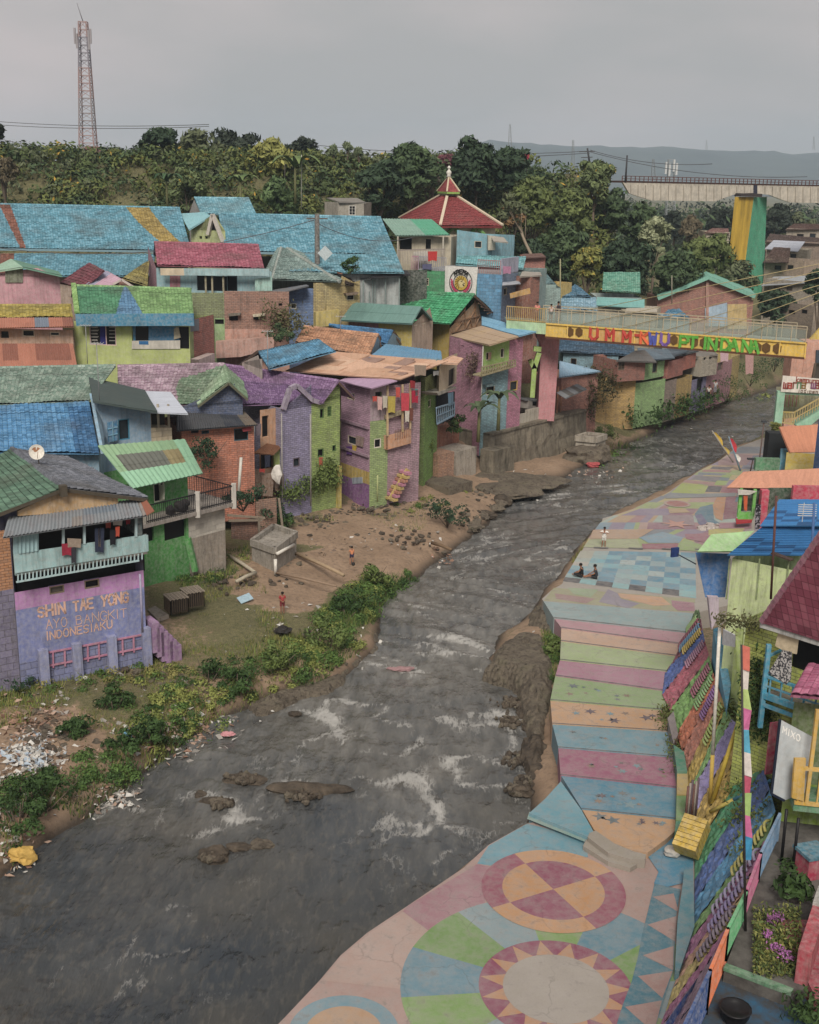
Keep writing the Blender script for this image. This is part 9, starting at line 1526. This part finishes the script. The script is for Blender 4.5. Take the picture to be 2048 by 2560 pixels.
for lb,p,z,r,lf in[('dark green bush on the sandy point by the water',(942,1105),1.2,1.5,B3_),('bright green leafy bush on the river edge left of the bend',(745,1285),.9,1.1,B1_),('leafy green bush by the small inlet',(725,1305),.8,.9,B1_),('rounded bush beside the grassy edge',(790,1225),1.1,.9,B2_),('grassy bush at the tip of the bank meadow',(690,1365),.9,1.2,B2_),('tall weedy bush above the rock ledge',(590,1400),1.2,1.0,B2_),('broad leafy weeds above the lower shore',(440,1440),1.0,1.1,B1_),('dark weeds behind the rock ledge',(500,1450),.8,1.0,B1_),('dark green bush by the litter at the waterline',(320,1560),.8,.9,B1_),('bush left of the blue bag',(265,1580),.8,.8,B1_),('dense low bush below the litter slope',(90,1710),.7,1.2,B1_),('low green bush at the lower left shore',(40,1745),.6,1.2,B1_),('weedy bush right of the litter heap',(165,1560),.9,1.0,B1_),('low weeds left of the slogan wall foot',(40,1470),1.2,1.0,B3_),('small bush on the grass near the top of the litter',(240,1500),1.1,.9,B1_),('dark round tree between the terrace and the orange brick hut',(437,975),7.3,1.5,B3_),('feathery dark green bush below the terrace corner',(512,1070),5.3,1.3,B3_),('dark bush at the foot of the terrace wall',(560,1100),2.4,1.2,B3_),('dark vine clump on the lime wall of the purple roofed house',(672,1010),3.6,1.3,B2_),('small green shrub on the roof terrace before the long hall',(738,570),17,.9,B1_),('round bush on the ruined brick wall',(590,715),12.4,1.1,D2),('dark hanging bush right of the retaining wall',(1240,860),2.6,1.8,B3_),('bush below the yellow walled base',(1300,880),1.6,1.6,B2_),('bush on the far bank below the lime wall',(1370,875),1.6,1.6,B1_),('bush on the far bank left of the standing people',(1430,865),1.4,1.6,B1_),('large dark bush overhanging the far water',(1530,845),1.5,2.4,B1_),('dark bush by the far bend of the river',(1580,810),1.6,2.4,B1_),('bush at the furthest visible bank',(1630,780),2,2.6,B3_),('reddish shrub beside the yellow wall base',(1275,925),1.4,1.2,D3),('shrub on the small balcony ledge below the cream oriel',(955,905),4.6,1.1,B1_),('leafy vine bush on the lime lower storey',(885,960),3.6,1.2,B2_),('shrub in front of the teal house base',(1050,890),3.8,1.3,B1_),('grass clump at the jutting corner of the striped field',(1165,1370),1.0,.6,B2_),('weeds by the concrete tank side',(600,1110),2.0,.9,B1_)]:bush(lb,p,z,r,lf)
creeper('vines trailing across the foot of the lavender and lime walls',[(onp((9,740+k_*26,1110-k_*8+random.gauss(0,14)),at((9,742,1312),z=1.7)-Vector((-.2,.25,0)),at((9,1145,1220),z=1.7)-Vector((-.2,.25,0))),.32)for k_ in range(15)]+[(onp((9,980+k_*12,960+random.gauss(0,45)),at((9,742,1312),z=1.7),at((9,1145,1220),z=1.7)),.35)for k_ in range(12)],2400,B2_,.07)
creeper('creeper hanging over the pink and ochre base walls right of the pier',[(at((7,60+k_*20,1000+random.gauss(0,30)),y=110.5),.5)for k_ in range(10)]+[(at((7,60,1050+k_*30),y=109),.6)for k_ in range(7)],1800,leaf('3a3a26','5f5a3c'),.1)
creeper('overgrown creepers on the ruined brick wall',[(at((5,380+k_*22,560+k_*10+random.gauss(0,40)),y=92.3),.5)for k_ in range(9)],900,leaf('4a4a30','6a6844'),.09)
creeper('dry vine patch on the pink house side',[(onp((6,520+random.gauss(0,18),880+random.gauss(0,30)),LP-Vector((.2,.2,0)),cP-Vector((.2,.2,0))),.35)for k_ in range(8)],500,leaf('5a4a42','7a6458'),.07)
creeper('green growth spilling along the far bank below the huts',[(at((7,380+k_*30,1250-k_*6+random.gauss(0,20)),z=2.2),.6)for k_ in range(20)],2600,B1_,.12)
# ================================================================ litter, people, masts, wires, haze
lt_=MB();LM=[plain(h,.9)for h in('b9b6b0','8f8a84','6f5f54','8a6a58','9aa8b5','7a6a5a','a58a78')]
def litter(cx,cy,sx,sy,n,z,cols,s=(.05,.16)):
 for _ in range(n):
  p=at((cx+random.gauss(0,sx),cy+random.gauss(0,sy)),z=z);h=float(gheight(np.array([[p.x]]),np.array([[p.y]]))[0,0]);p.z=max(h,0)+.04;r=random.uniform(*s)
  a,b=Vector((random.gauss(0,1),random.gauss(0,1),random.gauss(0,.35))).normalized()*r,Vector((random.gauss(0,1),random.gauss(0,1),random.gauss(0,.35))).normalized()*r*.7
  lt_.add([p-a-b,p+a-b*.6,p+a*.8+b,p-a*.7+b*1.2+Vector((0,0,r*.5))],[(0,1,2,3)],random.choice(cols))
for a in[(75,1580,34,16,260,1.2,[0,0,1,4]),(60,1600,26,14,180,1.2,[0,0,4]),(150,1560,60,30,260,1.2,[2,3,5,6,1]),(80,1530,50,20,200,1.3,[3,5,6]),(30,1680,34,30,260,.9,[0,1,2,6]),(170,1640,40,24,120,.9,[0,2,3,6]),(300,1570,30,14,60,.6,[0,1,3]),(380,1545,34,18,200,.4,[0,1,3,6]),(420,1530,14,10,50,.4,[3,5,6]),(230,1650,30,16,160,.6,[0,1,6]),(200,1500,100,25,90,1.2,[0,1,6]),(280,1440,120,25,70,1.4,[0,1]),(20,1780,25,20,80,.5,[0,3,6]),(470,1505,25,8,30,.3,[0,1,3]),(600,1300,60,40,40,1.6,[0,1]),(760,1350,20,15,16,.4,[0,1]),(840,1140,60,20,30,1.2,[0,1]),(930,1160,15,8,40,.6,[3,6,0]),(1260,990,30,8,60,.4,[0,1,6]),(1130,1010,30,14,14,.6,[0]),(690,1150,40,14,60,1.7,[2,5,1]),(1500,910,40,12,30,.5,[0,1]),(1130,1320,12,14,20,1.1,[0,1])]:litter(*a)
litter(140,1540,45,22,420,1.2,[2,3,5,3],(.03,.09));litter(240,1470,60,12,60,1.3,[3,6],(.03,.08))
tag(lt_.build('litter',LM),'scattered paper, plastic and rubble litter on the left bank','litter',kind='stuff')
def lump(name,label,cat,p,z,r,h,sq):mb=MB();mb.blob(at(p,z=z),r,0,3,.3,sq);return tag(mb.build(name,plain(h,.8)),label,cat)
lump('yellow_sack','mustard yellow sack at the waterline in the lower left','sack',(14,135,1325),.35,.4,'b3903f',(1.1,.8,.75));lump('blue_bag','blue plastic bag caught in the bushes on the left shore','bag',(14,790,605),.9,.3,'5f93b0',(.7,.6,1.2));lump('white_bag','white pointed bag on the grass below the slogan wall','bag',(14,537,262),1.4,.26,'bdbab4',(.7,.6,1.1));lump('grey_sacks','pale sacks next to the yellow sack','sack',(14,50,1250),.4,.42,'9a948c',(1.2,.8,.6));lump('pink_bag','small pink bag floating by the left shore','bag',(14,1405,580),.05,.22,'b87f84',(1.2,.8,.5));lump('pink_bundle','pinkish rag caught in the rapids','rag',(15,860,912),.08,.35,'8f6f70',(1.6,.7,.4));lump('red_bag','red bag on the shore under the concrete tank','bag',(10,1390,755),.3,.4,'a5484a',(1.3,.8,.6));lump('ash_heap','charred ash heap on the sandy play area','ash heap',(15,235,700),1.62,.35,'2c2927',(1.3,.9,.45))
mb=MB();c=at((15,28,530),z=1.9);mb.box(c,(.75,.55,.04),0,.6,M=Matrix.Rotation(.4,3,'X')@Matrix.Rotation(.6,3,'Z'));tag(mb.build('blue_board',plain('8fa8b5')),'pale blue board lying on the grass near the play area','board')
mb=MB();mb.blob(at((15,611,345),z=1.75),.12,0,2,.02);tag(mb.build('ball',plain('2a2a2a')),'small dark ball on the sand in front of the shirtless child','ball')
# ---- people: one skinned body each, clothing and hair as their own pieces
def skin(name,verts,edges,mat,par,root=0):
 me=bpy.data.meshes.new(name);me.from_pydata([tuple(v[0])for v in verts],edges,[]);ob=bpy.data.objects.new(name,me);SC.collection.objects.link(ob);ob.parent=par
 sm_=ob.modifiers.new('skin','SKIN');sv_=me.skin_vertices
 if not sv_:
  bm=bmesh.new();bm.from_mesh(me);bm.verts.layers.skin.verify();bm.to_mesh(me);bm.free();sv_=me.skin_vertices
 for i,v in enumerate(verts):sv_[0].data[i].radius=(v[1],v[2]if len(v)>2 else v[1]);sv_[0].data[i].use_root=(i==root)
 ss=ob.modifiers.new('sub','SUBSURF');ss.levels=1;ss.render_levels=2;me.materials.append(mat);ob['_o']=(0,0,0);return ob
def person(label,feet,h,heading,pose,cloth_,skin_h='8a5f48',hair_h='1c1714',group=None):
 """pose: joint offsets for a figure one unit tall facing +y"""
 o=T('person',label,'person',tuple(feet),group);o.rotation_euler=(0,0,heading);o['_o']=(0,0,0);S_=h
 J=dict(pelvis=(0,0,.53),chest=(0,0,.72),neck=(0,0,.835),head=(0,.01,.93),shl=(-.105,0,.80),elL=(-.13,.01,.64),wrL=(-.13,.06,.50),shr=(.105,0,.80),elR=(.13,.01,.64),wrR=(.13,.06,.50),hipL=(-.055,0,.51),knL=(-.06,.01,.28),anL=(-.06,-.01,.035),hipR=(.055,0,.51),knR=(.06,.01,.28),anR=(.06,-.01,.035));J.update(pose);J={k:Vector(v)*S_ for k,v in J.items()}
 V,E=[],[]
 def ad(p,r,par=None):V.append((Vector(p),r*S_));i=len(V)-1;(E.append((par,i))if par is not None else None);return i
 pe=ad(J['pelvis'],.072);ch=ad(J['chest'],.078,pe);ne=ad(J['neck'],.03,ch);hd0=ad(J['neck'].lerp(J['head'],.55),.048,ne);hd=ad(J['head'],.062,hd0);ad(J['head']+(J['head']-J['neck'])*.42,.045,hd)
 fwd=(J['wrL']-J['elL'])
 for s in 'lr':
  U=s.upper();a=ad(J['sh'+s],.036,ch);e=ad(J['el'+U],.026,a);w_=ad(J['wr'+U],.018,e);dv=(J['wr'+U]-J['el'+U]).normalized();pm=ad(J['wr'+U]+dv*.035*S_,.02,w_);sd=dv.cross(Vector((0,1,.3))).normalized()
  for q,f in enumerate((.045,.052,.05,.04)):k0=ad(J['wr'+U]+dv*(.045+f*.5)*S_+sd*(q-1.5)*.011*S_,.0055,pm);ad(J['wr'+U]+dv*(.045+f)*S_+sd*(q-1.5)*.012*S_+Vector((0,.012*S_,0)),.0045,k0)
  ad(J['wr'+U]+dv*.05*S_+sd*.034*S_,.006,pm)
  hp=ad(J['hip'+U],.052,pe);kn=ad(J['kn'+U],.036,hp);an=ad(J['an'+U],.022,kn);sh_=(J['an'+U]-J['kn'+U]).normalized();ft=ad(J['an'+U]+(Vector((0,.075,-.022))if sh_.z<-.6 else Vector((0,.03,.06)))*S_,.02,an)
 skin('body',V,E,plain(skin_h,.7),o)
 def garment(nm,ids,ed,mat):return skin(nm,[(p,r*S_)for p,r in ids],ed,mat,o)
 top,bot,tc_,bc_,sleeve,leglen=cloth_
 if top:garment(top,[(J['pelvis'].lerp(J['chest'],-.05),.082),(J['chest'],.088),(J['neck'].lerp(J['chest'],.35),.05),(J['shl'],.044),(J['shl'].lerp(J['elL'],sleeve),.038),(J['shr'],.044),(J['shr'].lerp(J['elR'],sleeve),.038)],[(0,1),(1,2),(1,3),(3,4),(1,5),(5,6)],plain(tc_,.9))
 if bot:
  L_=[(J['pelvis'],.084)];ed=[]
  for s in 'LR':a=len(L_);L_.append((J['hip'+s],.066));L_.append((J['hip'+s].lerp(J['kn'+s],min(1,leglen)),.052));ed+=[(0,a),(a,a+1)];
  if leglen>1:
   for s,a in(('L',2),('R',4)):L_.append((J['kn'+s].lerp(J['an'+s],leglen-1),.036));ed.append((a,len(L_)-1))
  garment(bot,L_,ed,plain(bc_,.9))
 mb=MB();hv=(J['head']-J['neck']).normalized();mb.blob(J['head']+hv*.028*S_+Vector((0,-.012*S_,0)),.070*S_,0,2,.04,(.95,1.0,.86));mb.build('hair',plain(hair_h,.8),o)
 mb=MB();fr_=Vector((0,1,0));
 for sx in(-1,1):mb.blob(J['head']+Vector((sx*.022,.057,.0))*S_,.008*S_,0,1,0)
 mb.box(J['head']+Vector((0,.06,-.034))*S_,(.03*S_,.01*S_,.008*S_),1);mb.blob(J['head']+Vector((0,.064,-.014))*S_,.010*S_,2,1,0);mb.build('face',[plain('161412'),plain('6a3a34'),plain(skin_h)],o);return o
def feet(k,x,y,z):return at((k,x,y),z=z)
gz_=lambda p:(p.x,p.y,float(gheight(np.array([[p.x]]),np.array([[p.y]]))[0,0])+.02)
person('child in a red patterned shirt and shorts standing on the sandy bank',gz_(feet(15,229,600,1.65)),1.25,pi+.3,dict(head=(0,.05,.92),wrL=(-.06,.13,.60),elL=(-.13,.02,.63),wrR=(.05,.13,.60)),('shirt','shorts','9a3a3a','7a2f34',.8,.9));person('shirtless child in orange top and dark shorts on the sand further back',gz_(feet(15,603,312,1.65)),1.15,.4,dict(wrL=(-.10,.08,.74),elL=(-.17,.0,.68),knL=(-.08,.04,.28),anL=(-.1,-.04,.035)),('shirt','shorts','c07a52','33304a',.5,.7),'9a6a50')
person('person in a white shirt and shorts standing on the painted field with hands at chest',(lambda p:(p.x,p.y,Z2+.01))(feet(11,175,1058,Z2)),1.32,pi-.2,dict(elL=(-.2,.03,.72),wrL=(-.07,.1,.74),elR=(.2,.03,.72),wrR=(.07,.1,.74),anL=(-.075,-.01,.035),anR=(.075,-.01,.035)),('shirt','shorts','cfccc6','bdbab2',.95,.85))
SIT=dict(pelvis=(0,0,.08),chest=(0,.03,.27),neck=(0,.05,.385),head=(0,.07,.48),shl=(-.105,.03,.35),shr=(.105,.03,.35),elL=(-.16,.1,.22),wrL=(-.08,.24,.16),elR=(.16,.1,.22),wrR=(.08,.24,.16),hipL=(-.06,.03,.07),hipR=(.06,.03,.07),knL=(-.15,.24,.14),knR=(.15,.24,.14),anL=(.02,.30,.04),anR=(-.02,.36,.04))
person('seated person in a black sleeveless top and cap cross legged on the checkered field',(lambda p:(p.x,p.y,Z2+.02))(feet(11,18,1275,Z2)),1.5,-pi/2-.5+pi,SIT,('vest','trousers','1c1c1e','2a2a2c',.2,1.5));person('seated person in a dark grey shirt with legs out on the checkered field',(lambda p:(p.x,p.y,Z2+.02))(feet(11,122,1285,Z2)),1.55,pi/2-.1,dict(SIT,knL=(-.07,.26,.12),anL=(-.06,.46,.04),knR=(.07,.25,.1),anR=(.06,.46,.04)),('shirt','shorts','35383d','2c2d30',.7,.8))
dk=gz+.06;onbr=lambda k,x,o_=1.0:(lambda p:(p.x,p.y,dk))(onp((k,x,560),gl+Vector((0,o_,0)),gr_+Vector((0,o_,0))))
person('person in a coral shirt leaning at the bridge landing rail',onbr(6,985),1.6,pi-.3,dict(wrL=(-.1,.16,.66),wrR=(.1,.16,.66)),('shirt','trousers','d08074','8a6a64',.8,1.7));person('person in a white top and dark shorts on the footbridge landing',onbr(6,1085),1.5,.2,{},('shirt','shorts','c0a8a4','22242a',.6,.5),'9a6f58');bp=person('person with a dark backpack and tan trousers on the footbridge',onbr(6,1135,1.4),1.72,.1,{},('shirt','trousers','a09088','8a7a72',.9,1.8));mb=MB();mb.box(Vector((0,-.16,1.18)),(.3,.18,.44),0);mb.build('backpack',plain('37343a'),bp)
person('person in a white shirt and black trousers standing on the far bank',(lambda p:(p.x,p.y,2.3))(feet(7,928,1150,2.3)),1.6,2.6,{},('shirt','trousers','b5b0a8','26282c',.8,1.8));person('person in pale clothes sitting higher on the far bank by the lavender wall',(lambda p:(p.x,p.y,2.8))(feet(7,975,1105,2.8)),1.5,2.8,{},('shirt','trousers','a5a5a5','7a7a80',.9,1.8));person('person in a dark top squatting on the terrace by the retaining wall',(lambda p:(p.x,p.y,wz+.02))(onp((10,715,515),A:=V2(L_,0)+perp(V2(L_,0),V2(B2,0),.8),V2(B2,0)+perp(V2(L_,0),V2(B2,0),.8))),1.5,2.4,SIT,('shirt','trousers','2a2322','3a2a28',.9,1.5))
# ---- masts and poles
def lattice(name,label,u0,vb,vt,y,w0,w1,cols,nb=16,cat='mast',zb=None):
 b=at((u0[0],vb),y=y);t_=onp((u0[1],vt),b,b+Vector((1,0,0)));o=T(name,label,cat,tuple(b));n=nb;L=[]
 for i in range(n+1):
  f=i/n;c=b.lerp(t_,f);w_=w0+(w1-w0)*f;L.append([c+Vector((sx*w_/2,sy*w_/2,0))for sx,sy in((-1,-1),(1,-1),(1,1),(-1,1))])
 th=w0*.03+.02
 for s in range(0,n,max(1,n//4)):
  mb=MB()
  for i in range(s,min(n,s+max(1,n//4))):
   for k_ in range(4):mb.beam(L[i][k_],L[i+1][k_],th*1.5);mb.beam(L[i][k_],L[i+1][(k_+1)%4],th*.8);mb.beam(L[i][(k_+1)%4],L[i+1][k_],th*.8)if k_%2 else None;mb.beam(L[i+1][k_],L[i+1][(k_+1)%4],th)
  mb.build('lattice_section',plain(cols[(s//max(1,n//4))%len(cols)],.8),o)
 return o,b,t_
o,b,t_=lattice('telecom_mast','tall red and white lattice telecom mast on the left skyline',(187,175),332,46,220,2.7,1.3,['a08684','8f8688','9a807e','84808a'],18);mb=MB();mb.tube([t_,t_+Vector((-.9,0,3.0))],[.08,.04],5);mb.build('lightning_rod',plain('6a6668'),o)
for dx,dz,ln in[(-1.3,-2.4,2.6),(-1.0,-3.2,2.4),(1.1,-3.0,3.2),(1.4,-2.4,2.4)]:mb=MB();mb.box(t_+Vector((dx,-.9,dz)),(.35,.25,ln));mb.beam(t_+Vector((dx,-.9,dz)),t_+Vector((dx*.3,-.5,dz)),.1);mb.build('antenna_panel',plain('8f8a8e'),o)
mb=MB();mb.box(b+Vector((1.5,-1,.8)),(3.2,2,2.2));mb.build('equipment_cabin',plain('7a5450'),o)
for lb,u,vb,vt,y,w_ in[('thin grey mast on the skyline right of the dark trees',1074,330,262,420,1.4),('faint lattice mast left of the overhead line pole',1207,400,295,520,1.8),('faint distant mast above the hill, left of the railway bridge middle',1488,315,295,1800,2.5),('faint distant mast above the hill at the right edge',1714,315,288,1800,3),('pale lattice mast before the hazy hill left of the antenna tower',1376,385,335,420,1.6)]:lattice('distant_mast',lb,(u,u),vb,vt,y,w_,w_*.3,['7f8488'],8,group_ if 0 else 'mast')
o,b,t_=lattice('antenna_tower','grey antenna tower with white panels rising behind the railway girder',(1411,1414),470,336,300,2.2,1.4,['8f9496'],14)
for dx,dz in[(-1.3,-2),(1.3,-2.2),(-.4,-2.4),(.6,-1.4)]:mb=MB();mb.box(t_+Vector((dx,-.8,dz)),(.45,.3,2.8));mb.build('antenna_panel',plain('b5b8b8'),o)
for lb,u,vb,vt,y,h,r in[('leaning dark pole on the overhead line above the feathery tree',1243,350,312,175,'3f4044',.16),('dark leaning pole left of the railway girder end',1317,385,327,178,'3a3a3e',.15),('thin pale pole rising above the hillside scrub',635,440,326,138,'9a9a8c',.07),('thin dark pole in the scrub left of the pale pole',600,385,345,144,'4a4640',.07),('bamboo pole behind the footbridge left of the gabled roof',1180,680,545,120,'8f8a6a',.08),('thin television pole beside the small tiled house',1415,640,580,128,'8a8474',.06)]:
 b=at((u,vb),y=y);t_=onp((u+(-6 if 'leaning' in lb and u<1300 else(4 if 'leaning' in lb else 0)),vt),b,b+Vector((1,0,0)));o=T('pole',lb,'pole',tuple(b));mb=MB();mb.tube([b,t_],[r,r*.8],6);mb.build('shaft',plain(h),o)
 if 'overhead' in lb:mb=MB();mb.beam(t_-Vector((1.1,0,.5)),t_+Vector((1.1,0,-.4)),.14);mb.beam(t_-Vector((.8,0,1.3)),t_+Vector((.8,0,-1.2)),.12);mb.build('crossarm',plain('4a4a4c'),o)
o=T('signal','red railway signal flag box on a thin pole by the skyline trees','signal',tuple(at((1109,360),y=165)));b=at((1109,365),y=165);t_=onp((1110,322),b,b+Vector((1,0,0)));mb=MB();mb.tube([b,t_],.07,6);mb.build('shaft',plain('5a5a5a'),o);mb=MB();mb.box(t_+Vector((0,0,-.55)),(.6,.3,1.0));mb.build('signal_box',plain('b0304a'),o)
def wire(label,p0,y0,p1,y1,sag,r=.03,group='overhead wires',h='55565a'):
 a,b=at(p0,y=y0),at(p1,y=y1);pts=[a.lerp(b,i/14)-Vector((0,0,sag*4*(i/14)*(1-i/14)))for i in range(15)];mb=MB();mb.tube(pts,r,4,cap=False);tag(mb.build('wire',plain(h)),label,'wire',group)
for i,(p0,p1,s_)in enumerate([((-40,253),(440,262),.6),((-40,260),(440,266),.6),((-40,281),(330,312),1.6)]):wire('thin overhead wire crossing the sky behind the telecom mast',p0,240,p1,200,s_,.05,'skyline wires on the left')
for p0,p1,s_ in[((660,305),(1243,318),.8),((660,318),(1243,322),.8),((1243,316),(1500,345),.8),((1243,320),(1700,372),1.2)]:wire('thin overhead wire strung past the skyline trees to the leaning pole',p0,185,p1,178,s_,.045,'skyline wires on the right')
wire('black cable sagging in front of the long blue roof',(-40,517),103,(662,463),104,1.6,.03);wire('black cable sagging from the utility pole to the cream house',(668,470),104,(870,500),112,.8,.03)
for lb,p,y,h_ in[('television aerial on the blue tiled house roof',(5,345,930),80.5,2.6),('tall thin aerial standing on the dark grey shed roof',(4,715,1150),66.2,3.2),('small aerial pole on the lime house corner',(4,630,890),80,2.6),('aerial on the terracotta roof',(5,868,660),94,1.2)]:antenna(lb,at(p,y=y),h_,.7,5)
# ---- the air
bx=MB();bx.box((600,1900,100),(12600,4400,205));hz=bx.build('haze',[]);hz['kind']='stuff';m_=bpy.data.materials.new('haze');m_.use_nodes=True;tr_=m_.node_tree;tr_.nodes.remove(tr_.nodes['Principled BSDF']);pv_=tr_.nodes.new('ShaderNodeVolumePrincipled');pv_.inputs['Color'].default_value=(.7,.84,1,1);pv_.inputs['Density'].default_value=.0002;tr_.links.new(pv_.outputs[0],tr_.nodes['Material Output'].inputs['Volume']);hz.data.materials.append(m_)
